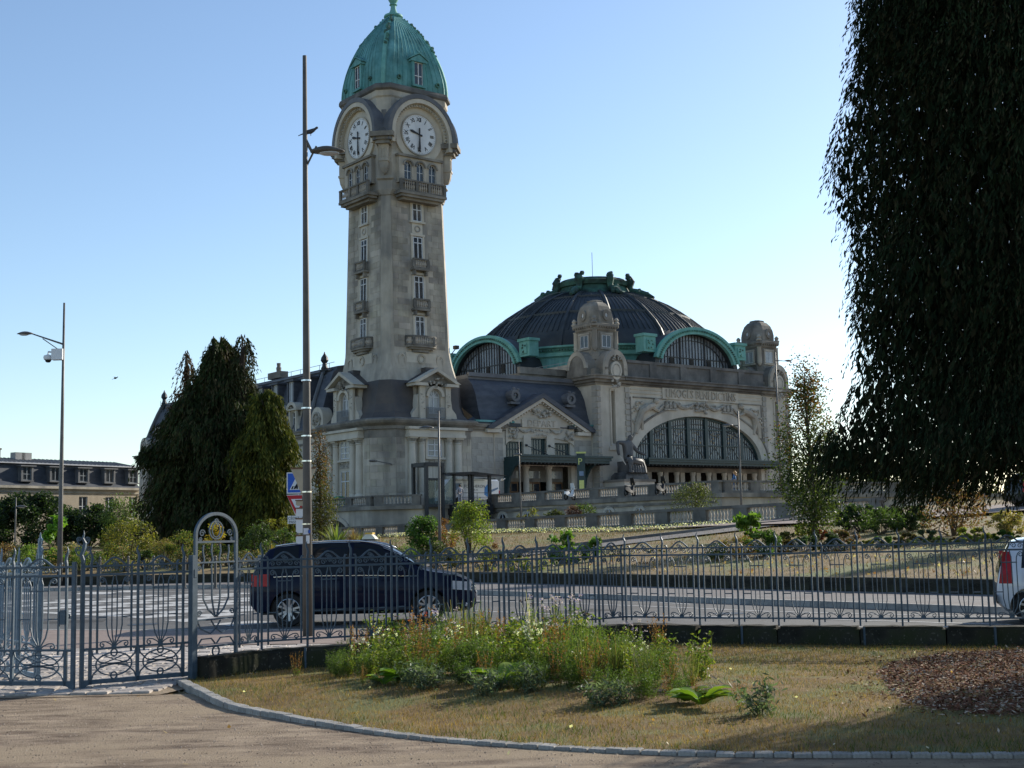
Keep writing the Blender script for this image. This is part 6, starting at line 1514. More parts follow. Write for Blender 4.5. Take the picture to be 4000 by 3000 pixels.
shrub('shrub', 1052, 1190, 1222, 50, 47, 800, .08, [(.13, .17, .03), (.2, .2, .05)], 'pale green clump behind the front of the taxi', clumps=12)
shrub('shrub', 1862, 1092, 1172, 110, 54, 5200, .11, G_DARK+[(.04, .06, .02)], 'broad dark bush between slender tree and spreading bush', clumps=34, dep_=2.0)
shrub('shrub', 1965, 1092, 1168, 96, 52, 4200, .11, G_DARK+OLIVE, 'dark bush left of the reddish brown bush', clumps=28, dep_=2.0)
shrub('shrub', 1700, 1150, 1180, 60, 49, 1500, .08, OLIVE+G_YEL, 'low olive clump left of the slender tree', clumps=14)
WORDS = ('grey green', 'dry brown', 'fresh green', 'yellowing', 'rusty', 'dark green')
WP = (GREY, DRY, G_MID, G_YEL, RUST, G_DARK+OLIVE)
WQ = ([(.05, .08, .04), (.07, .10, .055)], [(.16, .10, .04), (.10, .08, .03), (.05, .06, .02)], [(.05, .10, .02), (.07, .13, .025)], [(.17, .17, .03), (.12, .13, .03)], [(.17, .07, .03), (.10, .07, .03), (.06, .06, .02)], [(.02, .035, .014), (.03, .045, .018)])
for i in range(13):
    k_ = (i*5+2) % 6; shrub('perennial_clump', 1650+i*44, 1146+(i*3 % 4)*7, 1198+(i % 2)*6, 74, 43.5+(i % 3)*.8, 2400, .085, WQ[k_], f'{WORDS[k_]} low perennial clump behind the fence, number {i+1} from the orange clump' if False else f'{WORDS[k_]} low perennial clump, {("nearest the orange clump", "second", "third", "fourth", "fifth", "sixth", "seventh", "eighth", "ninth", "tenth", "eleventh", "twelfth", "last before the frame edge")[i]} in the row right of it', 'plant', 'low perennials in the right garden border', clumps=14)
for i in range(15):
    k_ = (i*4+1) % 6; shrub('perennial_clump', 8+i*44, 1168+(i*7 % 5)*5, 1216, 64, 55+(i % 3)*.9, 1500, .085, WP[k_]+G_MID, f'{WORDS[k_]} border plant behind the far wall, {("leftmost", "second", "third", "fourth", "fifth", "sixth", "seventh", "eighth", "ninth", "tenth", "eleventh", "twelfth", "thirteenth", "fourteenth", "rightmost")[i]} in the left row', 'plant', 'border plants in the left garden', clumps=14)
for i, (cx, yt, yb, w, k_) in enumerate(((870, 1178, 1204, 56, 2), (940, 1172, 1206, 60, 5), (985, 1180, 1210, 50, 3), (1100, 1190, 1220, 60, 0), (1340, 1196, 1218, 70, 2), (1420, 1188, 1216, 60, 1))):
    shrub('perennial_clump', cx, yt, yb, w, 50, 1400, .08, WP[k_]+OLIVE, f'{WORDS[k_]} clump on the middle lawn, {("just behind the taxi windscreen", "behind the taxi bonnet", "left of the lime bush foot", "right of the rust ball bush", "right of the castor bushes", "left of the orange clump")[i]}', 'plant', 'clumps on the middle lawn', clumps=14)
shrub('tree_belt', 1960, 1000, 1090, 420, 165, 12000, .55, G_DARK+OLIVE, 'distant dark tree belt beyond the forecourt at the right', 'trees', clumps=70, dep_=12, base=3.5)
# sword-leaved and grassy clumps
def tuft(name, cx, yt, yb, wpx, Y, n, wdt, pals, label, cat='plant', arch_=.35, base=None, group=None):
    g = atY(cx*S2, yb*S2, Y); zb = gz(g.x, g.y) if base is None else base; h = atY(cx*S2, yt*S2, Y).z-zb; w = wpx*S2*Y/FOC
    o = empty(name, (g.x, g.y, zb), 0, label, cat, group)
    a = NR.random(n)*2*PI; ln = NR.uniform(.55, 1.0, n)*h*1.05; tip = NR.random(n)**.7*w/2
    T = np.linspace(0, 1, 5); V = []; F = []; C = []
    cols = pal(n, pals, .2)
    for i in range(n):
        c, s_ = math.cos(a[i]), math.sin(a[i]); k0 = len(V)
        for t in T:
            r = tip[i]*t**1.6+.03*w*t; z = ln[i]*(t-arch_*t**3*min(1, tip[i]/(w/2)*1.2)); ww = wdt*(1-t**2.5)*.5+.002
            V += [(c*r-s_*ww, s_*r+c*ww, z), (c*r+s_*ww, s_*r-c*ww, z)]
        for q in range(4): F.append((k0+2*q, k0+2*q+1, k0+2*q+3, k0+2*q+2)); C.append(cols[i])
    inst('blades', mesh_np('blades', np.array(V), np.array(F), np.array(C), 'blade'), o)
    return o
tuft('sword_plant', 726, 1122, 1186, 92, 60, 90, .09, [(.16, .20, .06), (.12, .17, .05), (.22, .24, .08)], 'spiky sword leaved plant right of the tall lamp post', arch_=.2)
tuft('ornamental_grass', 780, 1140, 1184, 34, 60, 160, .03, G_LIME+DRY, 'upright grass clump right of the spiky plant')
tuft('ornamental_grass', 826, 1154, 1192, 50, 56, 260, .025, [(.32, .17, .10), (.28, .20, .12)], 'pinkish feathery grass clump behind the taxi')
tuft('ornamental_grass', 764, 1134, 1160, 60, 66, 200, .03, [(.26, .16, .09), (.2, .16, .08)], 'brown feathery grass near the basement arch')
tuft('ornamental_grass', 588, 1170, 1212, 40, 55, 150, .035, [(.30, .17, .04), (.26, .22, .05), (.2, .2, .05)], 'orange yellow grassy clump right of the arched panel')
tuft('ornamental_grass', 890, 1172, 1196, 60, 54, 260, .03, [(.08, .15, .04), (.11, .18, .05)], 'fresh green grass clump behind the taxi roof')
# ---------------------------------------------------------------- near lawn: blades of dry and green grass
def in_poly(P, poly):
    x, y = P[:, 0], P[:, 1]; ins = np.zeros(len(P), bool); n = len(poly)
    for i in range(n):
        x0, y0 = poly[i][:2]; x1, y1 = poly[(i+1) % n][:2]
        c = ((y0 > y) != (y1 > y)) & (x < (x1-x0)*(y-y0)/(y1-y0+1e-12)+x0); ins ^= c
    return ins
def grass(name, poly, n, hmin, hmax, wdt, zf, label, dens=None, dry=.75, dim=1.0, green=((.065, .095, .018), (.095, .12, .024), (.045, .075, .015))):
    b = np.array(poly)[:, :2]; lo, hi = b.min(0), b.max(0)
    P = lo+(hi-lo)*NR.random((n, 2)); P = P[in_poly(P, poly)]
    f = np.sin(P[:, 0]*1.9+np.sin(P[:, 1]*1.3)*1.5)*np.sin(P[:, 1]*2.3+P[:, 0]*.7)+.5*np.sin(P[:, 0]*5.1+P[:, 1]*3.7)
    if dens is not None: k = NR.random(len(P)) < dens(P); P = P[k]; f = f[k]
    m = len(P); z = np.array([zf(x, y) for x, y in P]); h = NR.uniform(hmin, hmax, m)*(1+.35*np.clip(f, 0, 1)); a = NR.random(m)*2*PI; w = wdt*NR.uniform(.7, 1.4, m); ln = NR.uniform(.2, 1.1, m)*h
    dx, dy = np.cos(a), np.sin(a); a2 = a+NR.uniform(.6, 2.4, m)
    b0 = np.stack([P[:, 0]-dx*w, P[:, 1]-dy*w, z], 1); b1 = np.stack([P[:, 0]+dx*w, P[:, 1]+dy*w, z], 1); t = np.stack([P[:, 0]+np.cos(a2)*ln, P[:, 1]+np.sin(a2)*ln, z+h], 1)
    V = np.stack([b0, b1, t], 1).reshape(-1, 3)
    isg = NR.random(m) < np.clip((1-dry)+.35*f, .03, .85)
    C = np.where(isg[:, None], pal(m, green), pal(m, [(.27, .165, .05), (.22, .135, .042), (.17, .10, .035), (.34, .235, .085)]))
    C = C*dim
    return inst(name, mesh_np(name, V, np.arange(3*m).reshape(m, 3), C, 'blade'))
MUL = [(p.x, p.y) for p in (gp(*q) for q in ((3420, 2640), (3480, 2600), (3700, 2560), (4100, 2545), (4300, 2700), (4100, 2810), (3850, 2810), (3650, 2790), (3500, 2740)))]
BED = [(p.x, p.y) for p in (gp(*q) for q in ((1215, 2590), (1290, 2640), (1500, 2690), (1800, 2715), (2150, 2738), (2600, 2772), (2860, 2765), (3010, 2735), (2930, 2690), (2760, 2630), (2640, 2560), (2450, 2510), (1900, 2510), (1500, 2530), (1300, 2550)))]
def ldens(P): return np.where(in_poly(P, MUL), .12, np.where(in_poly(P, BED), .45, 1.0))
tag(grass('lawn_grass', lawn, 210000, .018, .05, .0022, lawn_z, '', ldens, .70), 'short dry yellow grass of the near lawn', kind='stuff')
bc_ = np.array(BED).mean(0); B2 = [(bc_[0]+(x-bc_[0])*.86, bc_[1]+(y-bc_[1])*.8) for x, y in BED]
mb = MB(); mb.add([(x, y, lawn_z(x, y)+.006) for x, y in B2], [tuple(range(len(B2)))]); tag(mb.build('flower_bed_soil', 'soil'), 'dark bare soil of the flower bed', kind='structure')
# greener fringe along the edging
fr_ = [tuple(p) for p in EDGE]+[(p.x, p.y+.35) for p in EDGE[::-1]]
tag(grass('lawn_grass', fr_, 26000, .03, .075, .0028, lawn_z, '', None, .35), 'greener grass fringe along the granite setts', kind='stuff')
# bark mulch
n = 20000; b = np.array(MUL); P = b.min(0)+(b.max(0)-b.min(0))*NR.random((n, 2)); P = P[in_poly(P, MUL)]; P = np.concatenate([P, P[:4500]+NR.normal(size=(4500, 2))*.42]); n = len(P)
c = np.stack([P[:, 0], P[:, 1], np.array([lawn_z(x, y) for x, y in P])+.012+.02*NR.random(n)], 1)
ax = unit(rdir(n)*np.array([1, 1, .3])); wv = unit(np.cross(ax, unit(rdir(n)*.5+np.array([0, 0, 1]))))
tag(inst('bark_mulch', quads('bark_mulch', c, ax, wv, NR.uniform(.03, .085, n), NR.uniform(.012, .03, n), pal(n, [(.16, .065, .038), (.23, .11, .065), (.10, .045, .028), (.18, .08, .05), (.45, .35, .26)], .25), 'mulch')), 'reddish bark mulch spread on the lawn at the right', kind='stuff')
# loose pebbles on the gravel path
n = 11000; P = np.stack([NR.uniform(-6.5, 5.5, n), NR.uniform(8.6, 16.2, n)], 1); P = P[~in_poly(P, lawn)]; n = len(P)
s_ = NR.uniform(.0035, .011, n)[:, None, None]; base_ = np.array([[1, 0, 0], [0, 1, 0], [-1, 0, 0], [0, -1, 0], [0, 0, .8], [0, 0, -.3]])
V = (np.concatenate([P, np.zeros((n, 1))], 1)[:, None, :]+base_[None]*s_*NR.uniform(.7, 1.4, (n, 6, 1))).reshape(-1, 3)
tri = np.array([[0, 1, 4], [1, 2, 4], [2, 3, 4], [3, 0, 4]]); F = (np.arange(n)[:, None, None]*6+tri[None]).reshape(-1, 3)
tag(inst('loose_gravel', mesh_np('loose_gravel', V, F, np.repeat(pal(n, [(.9, .85, .8), (1.1, 1.05, 1.0), (.6, .55, .5)], .2), 4, 0), 'pebble')), 'loose pebbles scattered on the gravel path', kind='stuff')
n = 90; P = np.stack([NR.uniform(-5.5, 5.5, n), NR.uniform(10, 19, n)], 1); c = np.stack([P[:, 0], P[:, 1], np.full(n, .05)], 1); c[:, 2] = [lawn_z(x, y)+.02 if in_poly(np.array([[x, y]]), lawn)[0] else .012 for x, y in P]
tag(inst('litter_leaves', leafcloud('litter_leaves', c, NR.uniform(.03, .07, n), NR.uniform(.02, .04, n), pal(n, [(.6, .55, .42), (.35, .2, .08), (.4, .3, .14), (.7, .66, .56)], .15), 'leaf', 0, 3)), 'pale dry leaves littering lawn and gravel', kind='stuff')
# far lawn: tufts, tiny white flowers, fallen leaves
FLAWN = [st(27.9, 10), st(27.9, 62), st(40, 74), st(54.5, 76), st(54.5, 44), st(40, 24)]
tag(grass('garden_grass', FLAWN, 60000, .05, .14, .008, gz, '', None, .62, .62), 'dry grass of the station gardens', kind='stuff')
n = 4200; P = np.array([st(a, b) for a, b in zip(NR.uniform(50.5, 54.6, n), NR.uniform(46, 80, n))]); c = np.stack([P[:, 0], P[:, 1], np.array([gz(x, y) for x, y in P])+NR.uniform(.08, .3, n)], 1)
tag(inst('daisies', leafcloud('daisies', c, .07*np.ones(n), .06*np.ones(n), pal(n, [(.8, .8, .72), (.75, .7, .55), (.3, .3, .12)], .1), 'petal')), 'tiny white flowers along the ramp balustrade', kind='stuff')
n = 900; P = np.array([st(a, b) for a, b in zip(NR.uniform(27.9, 36, n), NR.uniform(14, 50, n))]); c = np.stack([P[:, 0], P[:, 1], np.array([gz(x, y) for x, y in P])+.08], 1)
tag(inst('fallen_leaves', leafcloud('fallen_leaves', c, .11*np.ones(n), .07*np.ones(n), pal(n, [(.28, .19, .11), (.36, .3, .22), (.2, .10, .05)], .15), 'leaf')), 'pale fallen leaves on the garden lawn', kind='stuff')
# ---------------------------------------------------------------- flower bed plants
def stemlist(n, spread, h, lean=.25):
    a = NR.random(n)*2*PI; r = spread*np.sqrt(NR.random(n)); b = np.stack([np.cos(a)*r*.35, np.sin(a)*r*.35, np.zeros(n)], 1); hh = h*NR.uniform(.6, 1.05, n)
    t = np.stack([np.cos(a)*r+NR.normal(size=n)*lean*h*.2, np.sin(a)*r+NR.normal(size=n)*lean*h*.2, hh], 1); return b, t
def strip_stems(b, t, w, C, V, F, CC):
    for i in range(len(b)):
        d = t[i]-b[i]; s_ = np.cross(d, [NR.normal(), NR.normal(), .1]); s_ = s_/max(1e-6, np.linalg.norm(s_))*w
        m = (b[i]+t[i])/2+np.array([NR.normal(), NR.normal(), 0])*.03
        k = len(V); V += [b[i]-s_, b[i]+s_, m+s_*.8, m-s_*.8, t[i]+s_*.4, t[i]-s_*.4]; F += [(k, k+1, k+2, k+3), (k+3, k+2, k+4, k+5)]; CC += [C, C]
def bedplant(kind):
    """returns [(part name, mesh)] in local space, foot at 0"""
    V, F, C = [], [], []; parts = []
    if kind == 'spike':                     # stiff stems with rust brown seed whorls
        n = 15; b, t = stemlist(n, .17, .58, .15); strip_stems(b, t, .003, (.16, .10, .05), V, F, C)
        m = 22; f = NR.uniform(.35, 1.0, (n, m)); P = (b[:, None]+(t-b)[:, None]*f[..., None]).reshape(-1, 3)+NR.normal(size=(n*m, 3))*.007
        parts.append(('seed_heads', leafcloud('seed_head', P, .020, .013, pal(n*m, [(.23, .10, .035), (.28, .14, .05), (.17, .08, .03)]), 'leaf')))
        q = 120; i = NR.integers(0, n, q); P = b[i]+(t-b)[i]*NR.uniform(.05, .55, (q, 1))+NR.normal(size=(q, 3))*.02
        parts.append(('foliage', leafcloud('foliage', P, .05, .014, pal(q, [(.11, .16, .03), (.15, .19, .04)]), 'leaf')))
    elif kind == 'feather':                 # fine leaved green bush
        n = 20; b, t = stemlist(n, .20, .42); strip_stems(b, t, .003, (.08, .10, .03), V, F, C)
        q = 1300; i = NR.integers(0, n, q); P = b[i]+(t-b)[i]*NR.uniform(.15, 1.0, (q, 1))+NR.normal(size=(q, 3))*.025
        parts.append(('foliage', leafcloud('foliage', P, .034, .008, pal(q, [(.08, .13, .025), (.11, .16, .03), (.055, .10, .025)]), 'leaf')))
    elif kind == 'lime':                    # looser yellow green leafy stems
        n = 14; b, t = stemlist(n, .2, .5); strip_stems(b, t, .003, (.12, .14, .04), V, F, C)
        q = 420; i = NR.integers(0, n, q); P = b[i]+(t-b)[i]*NR.uniform(.1, 1.0, (q, 1))+NR.normal(size=(q, 3))*.03
        parts.append(('foliage', leafcloud('foliage', P, .06, .022, pal(q, [(.12, .165, .028), (.09, .14, .025), (.18, .19, .04)]), 'leaf')))
    elif kind == 'grass':
        n = 90; a = NR.random(n)*2*PI; r = .22*np.sqrt(NR.random(n)); b = np.stack([np.cos(a)*r*.2, np.sin(a)*r*.2, 0*a], 1); t = np.stack([np.cos(a)*r, np.sin(a)*r, NR.uniform(.3, .62, n)], 1)
        for i in range(n): strip_stems(b[i:i+1], t[i:i+1], .0035, tuple(pal(1, [(.10, .145, .035), (.14, .165, .045), (.075, .12, .03), (.2, .17, .07)])[0]), V, F, C)
    elif kind == 'sage':
        n = 16; b, t = stemlist(n, .17, .24); strip_stems(b, t, .004, (.08, .08, .05), V, F, C)
        q = 300; i = NR.integers(0, n, q); P = b[i]+(t-b)[i]*NR.uniform(.1, 1.1, (q, 1))+NR.normal(size=(q, 3))*.035
        parts.append(('foliage', leafcloud('foliage', P, .07, .017, pal(q, [(.09, .125, .085), (.12, .15, .11), (.07, .10, .065)]), 'leaf')))
    elif kind == 'broad':
        n = 15; a = NR.random(n)*2*PI; b = np.zeros((n, 3)); L = NR.uniform(.16, .30, n)
        for i in range(n):
            c_, s2 = math.cos(a[i]), math.sin(a[i]); w = L[i]*.30; up = NR.uniform(.35, 1.0); k = len(V); col = tuple(pal(1, [(.15, .25, .03), (.11, .20, .025), (.20, .28, .04)], .1)[0])
            prev = None
            for q in range(6):
                f = q/5; rr = .03+L[i]*f*(1-.25*up*(1-f)); z = .03+L[i]*up*(f-.55*f*f)*1.3; ww = w*math.sin(PI*min(.98, .06+f*.94))**.7
                V += [np.array([c_*rr-s2*ww, s2*rr+c_*ww, z+ww*.35]), np.array([c_*rr, s2*rr, z]), np.array([c_*rr+s2*ww, s2*rr-c_*ww, z+ww*.35])]
                if q: F += [(k+3*q-3, k+3*q-2, k+3*q+1, k+3*q), (k+3*q-2, k+3*q-1, k+3*q+2, k+3*q+1)]; C += [col, col]
    elif kind in ('aster', 'white', 'cone', 'red'):
        n = {'aster': 16, 'white': 9, 'cone': 7, 'red': 8}[kind]; H = {'aster': .62, 'white': .50, 'cone': .66, 'red': .6}[kind]
        b, t = stemlist(n, .17, H); strip_stems(b, t, .003, (.10, .11, .05), V, F, C)
        q = 260; i = NR.integers(0, n, q); P = b[i]+(t-b)[i]*NR.uniform(.1, .9, (q, 1))+NR.normal(size=(q, 3))*.022
        parts.append(('foliage', leafcloud('foliage', P, .05, .013, pal(q, [(.09, .14, .03), (.12, .17, .04)]), 'leaf')))
        fc = {'aster': [(.45, .36, .62), (.55, .46, .70)], 'white': [(.80, .80, .76)], 'cone': [(.035, .02, .015), (.06, .03, .02)], 'red': [(.5, .06, .03), (.4, .14, .05)]}[kind]
        m = 9; P = np.repeat(t, m, 0)+NR.normal(size=(n*m, 3))*(.011 if kind != 'cone' else .009)
        parts.append(('flowers', leafcloud('flower', P, .021 if kind != 'cone' else .024, .016, pal(n*m, fc, .1), 'petal', 0, 1.5)))
    if V: parts.append(('stem', mesh_np('stem', np.array(V), np.array(F), np.array(C), 'blade')))
    return parts
KL = {'spike': ('seeding plant with rust brown spikes in the flower bed', 'plant'), 'feather': ('fine leaved green plant in the flower bed', 'plant'), 'lime': ('yellow green leafy plant in the flower bed', 'plant'), 'grass': ('arching grass tuft in the flower bed', 'grass'), 'sage': ('low grey green sage tuft at the front of the flower bed', 'plant'),
      'broad': ('plant with broad lime green leaves in the flower bed', 'plant'), 'aster': ('pale mauve aster in the flower bed', 'flower'), 'white': ('white flowered plant in the flower bed', 'flower'), 'cone': ('plant with dark dried seed heads in the flower bed', 'flower'), 'red': ('reddish flowered plant in the flower bed', 'flower')}
KN = {'spike': 'seeding_plant', 'feather': 'green_plant', 'lime': 'leafy_plant', 'grass': 'grass_tuft', 'sage': 'sage_plant', 'broad': 'broad_leaved_plant', 'aster': 'aster', 'white': 'white_flower', 'cone': 'seed_head_plant', 'red': 'red_flower'}
PROTO = {k: [bedplant(k) for _ in range(3)] for k in KL}
def put(kind, x, y, s=1.0, label=None):
    o = empty(KN[kind], (x, y, lawn_z(x, y)-.005), NR.random()*6.28, label or KL[kind][0], KL[kind][1], None if label else kind_group[kind])
    o.scale = (s, s, s*NR.uniform(.9, 1.12))
    for nm, me in PROTO[kind][NR.integers(0, 3)]:
        q_ = inst(nm, me, o)
        if nm in ('seed_heads', 'flowers'): q_['kind'] = 'stuff'
    return o
kind_group = {k: KL[k][0].replace('plant', 'plants', 1) if 'plant' in KL[k][0] else KL[k][0]+'s' for k in KL}
def putpx(kind, px, py, s=1.0, label=None): p = gp(px, py, .08); return put(kind, p.x, p.y, s, label)
rg = random.Random(21)
ROWN = ('back row', 'second row', 'third row', 'fourth row', 'front row'); SIDE = ('far left', 'left', 'centre left', 'centre', 'centre right', 'right', 'far right')
SHORT = {'spike': 'rust brown seed spikes', 'feather': 'fine leaved green plant', 'lime': 'yellow green leafy plant', 'grass': 'arching grass tuft', 'aster': 'pale mauve aster', 'white': 'white flowered plant', 'cone': 'dark dried seed heads', 'red': 'reddish flowered plant', 'sage': 'small grey green sage tuft'}
for row, (y0, y1, n, kinds, sc_) in enumerate(((2560, 2580, 28, ('spike', 'feather', 'aster', 'lime', 'feather', 'cone', 'lime', 'feather', 'grass', 'feather'), 1.30), (2590, 2612, 30, ('spike', 'feather', 'spike', 'lime', 'feather', 'aster', 'cone', 'feather', 'grass'), 1.22), (2620, 2640, 32, ('feather', 'spike', 'lime', 'feather', 'feather', 'lime', 'white', 'spike', 'feather'), 1.08), (2650, 2672, 32, ('feather', 'spike', 'feather', 'lime', 'lime', 'feather', 'grass'), .95), (2685, 2705, 24, ('feather', 'spike', 'feather', 'sage'), .72))):
    x0, x1 = ((1340, 2500), (1300, 2590), (1280, 2660), (1300, 2720), (1400, 2800))[row]
    for i in range(n):
        f = (i+rg.uniform(-.35, .35)+.5)/n; px = x0+(x1-x0)*f
        yb = rg.uniform(y0, y1)+(f-.3)*(40 if row > 1 else 12)
        edge_ = .62+.38*min(1, f*5, (1-f)*4.0)
        k_ = rg.choice(kinds); o = putpx(k_, px, yb, sc_*edge_*rg.uniform(.8, 1.15))
        if k_ in SHORT: o['label'] = f'{SHORT[k_]} in the {ROWN[row]} of the flower bed, {SIDE[min(6, int(max(0, f)*7))]}'
BW = iter(('at the front centre', 'behind the front centre', 'at the left front', 'at the right end', 'just left of the right end', 'at the far left front')); SW = iter(('in the middle front', 'left of the middle front', 'at the right front', 'right of the right front one', 'at the left front', 'at the far left front'))
for px, py, s in ((1960, 2700, 1.35), (2060, 2672, 1.0), (1560, 2680, 1.0), (2740, 2740, 1.15), (2680, 2725, .9), (1500, 2690, .7)):
    putpx('broad', px, py, s, 'broad leaved lime green plant '+next(BW)+' of the flower bed')
for px, py, s in ((2060, 2712, 1.1), (1900, 2722, 1.0), (2340, 2740, 1.15), (2420, 2735, .9), (1660, 2705, 1.1), (1600, 2700, .9)): putpx('sage', px, py, s, 'low grey green sage tuft '+next(SW)+' of the flower bed')
putpx('sage', 2972, 2768, 1.25, 'lone dark green sage tuft on the lawn right of the flower bed')
putpx('spike', 2890, 2745, .6, 'small dry plant beside the lone sage tuft')
putpx('lime', 2600, 2640, 1.0); putpx('spike', 2580, 2560, 1.1, 'lone rust brown spikes at the right end of the bed by the plinth'); putpx('lime', 2745, 2660, 1.0, 'tall leafy stalk at the right end of the flower bed')
putpx('spike', 1160, 2630, .62, 'small weed growing against the plinth left of the bed')
putpx('red', 1640, 2575, 1.1, 'single red flowered plant at the back of the flower bed'); putpx('white', 1760, 2590, 1.15, 'tall white flowered plant at the back left of the flower bed')
tuft('ornamental_grass', 1148, 1258, 1425, 60, 16.4, 26, .006, [(.62, .56, .42), (.5, .46, .34)], 'tall pale feathery grass at the back of the flower bed', base=.12)
# ================================================================== balustrades
BP = [(.085, 0), (.085, .06), (.05, .10), (.06, .16), (.10, .28), (.085, .38), (.05, .50), (.045, .56), (.075, .60), (.085, .62)]
def balustrade(name, p0, p1, z0, z1, nbay, label, h=.95, nb=8, first=True, last=True, mats=('balustrade_stone', 'baluster_stone')):
    p0, p1 = Vector((p0[0], p0[1], 0)), Vector((p1[0], p1[1], 0)); d = p1-p0; L = d.length; ang = math.atan2(d.y, d.x); sl = math.atan2(z1-z0, L)
    o = empty(name, (p0.x, p0.y, z0), ang, label, 'balustrade')
    def zz(x): return (z1-z0)*x/L
    bl = L/nbay; pw = min(1.1, bl*.32)
    mb = MB(); mb.lathe(BP, 8); bme = mb.mesh('baluster', mats[1], 40)
    k = (h-.34)/.62
    mpl = MB(); mpl.add([(0, -.2, 0), (L, -.2, zz(L)), (L, .2, zz(L)), (0, .2, 0), (0, -.2, .18), (L, -.2, zz(L)+.18), (L, .2, zz(L)+.18), (0, .2, .18)], [(0, 3, 2, 1), (4, 5, 6, 7), (0, 1, 5, 4), (1, 2, 6, 5), (2, 3, 7, 6), (3, 0, 4, 7)]); mpl.build('base_course', mats[0], o)
    mpl = MB(); mpl.add([(-.1, -.22, h-.16), (L+.1, -.22, zz(L)+h-.16), (L+.1, .22, zz(L)+h-.16), (-.1, .22, h-.16), (-.1, -.22, h), (L+.1, -.22, zz(L)+h), (L+.1, .22, zz(L)+h), (-.1, .22, h)], [(0, 3, 2, 1), (4, 5, 6, 7), (0, 1, 5, 4), (1, 2, 6, 5), (2, 3, 7, 6), (3, 0, 4, 7)]); mpl.build('hand_rail', mats[0], o)
    for i in range(nbay+1):
        x = i*bl; w = pw if 0 < i < nbay else pw*.7
        x = min(max(x, w/2), L-w/2)
        MB().box(x-w/2, x+w/2, -.19, .19, .18+zz(x)-.03, zz(x)+h-.16).build('pier', mats[0], o)
    for i in range(nbay):
        xa, xb = i*bl+pw*.5+.05, (i+1)*bl-pw*.5-.05
        for j in range(nb):
            x = xa+(xb-xa)*(j+.5)/nb; inst('baluster', bme, o, (x, 0, zz(x)+.18), scale=(1, 1, k))
    return o
w2 = lambda a, b: loc2w(a, b, 0)
balustrade('balustrade', w2(2.3, -12.2), w2(2.3, -40.4), FZ, FZ, 8, 'forecourt balustrade running from the lift shelter to the terrace corner', nb=8)
balustrade('balustrade', w2(2.6, -40.4), w2(34, -40.4), FZ, FZ, 9, 'forecourt balustrade right of the terrace corner, where the woman leans', nb=7)
balustrade('balustrade', w2(-8.6, 22), w2(-8.6, -8.6), FZ, FZ, 8, 'balustrade along the foot of the left wing', nb=7)
balustrade('balustrade', w2(-8.5, -8.9), w2(-5.6, -11.9), FZ, FZ, 1, 'short balustrade around the foot of the clock tower', nb=9)
a0, a1 = st(55, 92), st(55, 40)
balustrade('balustrade', a0, a1, gz(*a0)-.05, gz(*a1)-.05, 17, 'lower balustrade climbing beside the ramp', h=.98, nb=8)
tw = [o for o in COL.objects if o.name == 'terrace_wall'][0]
TM = lambda p, q, d: tuple(loc2w(2.3+d, p, q))
for b in (-13.6, -17.2, -20.8, -24.4, -28.0, -31.6):
    mb = MB(); mb.marc(TM, b, 3.1, .55, .78, -.12, .05, 0, PI, 12); mb.mbox(TM, b-.78, b-.55, 1.2, 3.1, -.12, .05); mb.mbox(TM, b+.55, b+.78, 1.2, 3.1, -.12, .05); mb.build('window_surround', 'stone_pale', tw)
    window(tw, TM, b-.55, b+.55, 1.2, 3.65, -.06, .55, glass='glass_dark', t=.07, trans=(.6,))
mb = MB(); mb.mbox(TM, -40, -12.3, 3.75, 3.95, -.12, .05); mb.build('string_course', 'stone_sooty', tw)
TM2 = lambda p, q, d: tuple(loc2w(-8.8+d, p, q))
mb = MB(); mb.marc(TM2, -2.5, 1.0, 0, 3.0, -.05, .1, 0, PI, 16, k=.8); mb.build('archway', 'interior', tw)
mb = MB(); mb.marc(TM2, -2.5, 1.0, 3.0, 3.4, -.15, .1, 0, PI, 16, k=.82, ka=.8); mb.build('arch_ring', 'stone', tw)
# steel stair rail below the tower
sr = empty('stair_railing', loc2w(-2.0, -13.2, 0), YAW, 'dark steel stair railing against the terrace wall', 'railing')
for z in (2.3, 2.75, 3.25): MB().tube([(-3.5, 0, z-1.2), (-1.5, 0, z), (3.6, 0, z)], .03, 5).build('rail', 'iron_dark', sr)
for x in (-1.5, -.2, 1.1, 2.4, 3.6): MB().tube([(x, 0, .9), (x, 0, 3.25)], .035, 5).build('post', 'iron_dark', sr)
# ================================================================== left building
A_, B_ = atY(-160, 1880, 150), atY(545, 1880, 172)
d = B_-A_; lb = empty('far_building', (A_.x, A_.y, 0), math.atan2(d.y, d.x), 'beige building with dark mansard and grey metal roof at the far left', 'building')
LL = math.hypot(d.x, d.y); EZ = 8.5
fm = lambda p, q, dd: (p, dd, q)
wx = [LL*f for f in (.06, .345, .50, .66, .815, .96)]
ops = []
for i, x in enumerate(wx): ops.append((x-.65, x+.65, 4.9, 7.6))
mb = MB(); mb.wall(fm, 0, LL, 0, EZ, ops, .3); mb.mbox(fm, 0, LL, 0, EZ, .35, 10); mb.build('wall', 'render_beige', lb)
mb = MB(); mb.mbox(fm, -.2, LL, EZ, EZ+.3, -.4, .6); mb.mbox(fm, -.1, LL, EZ-.5, EZ-.35, -.12, .1); mb.build('cornice', 'stone', lb)
mb = MB(); mb.loft([[(0, y, z) for y, z in ((-.2, EZ+.3), (.5, EZ+.85), (.75, EZ+2.95), (1.2, EZ+3.1), (9, EZ+3.1), (9, EZ+.3))], [(LL, y, z) for y, z in ((-.2, EZ+.3), (.5, EZ+.85), (.75, EZ+2.95), (1.2, EZ+3.1), (9, EZ+3.1), (9, EZ+.3))]]); mb.build('mansard_roof', 'slate', lb)
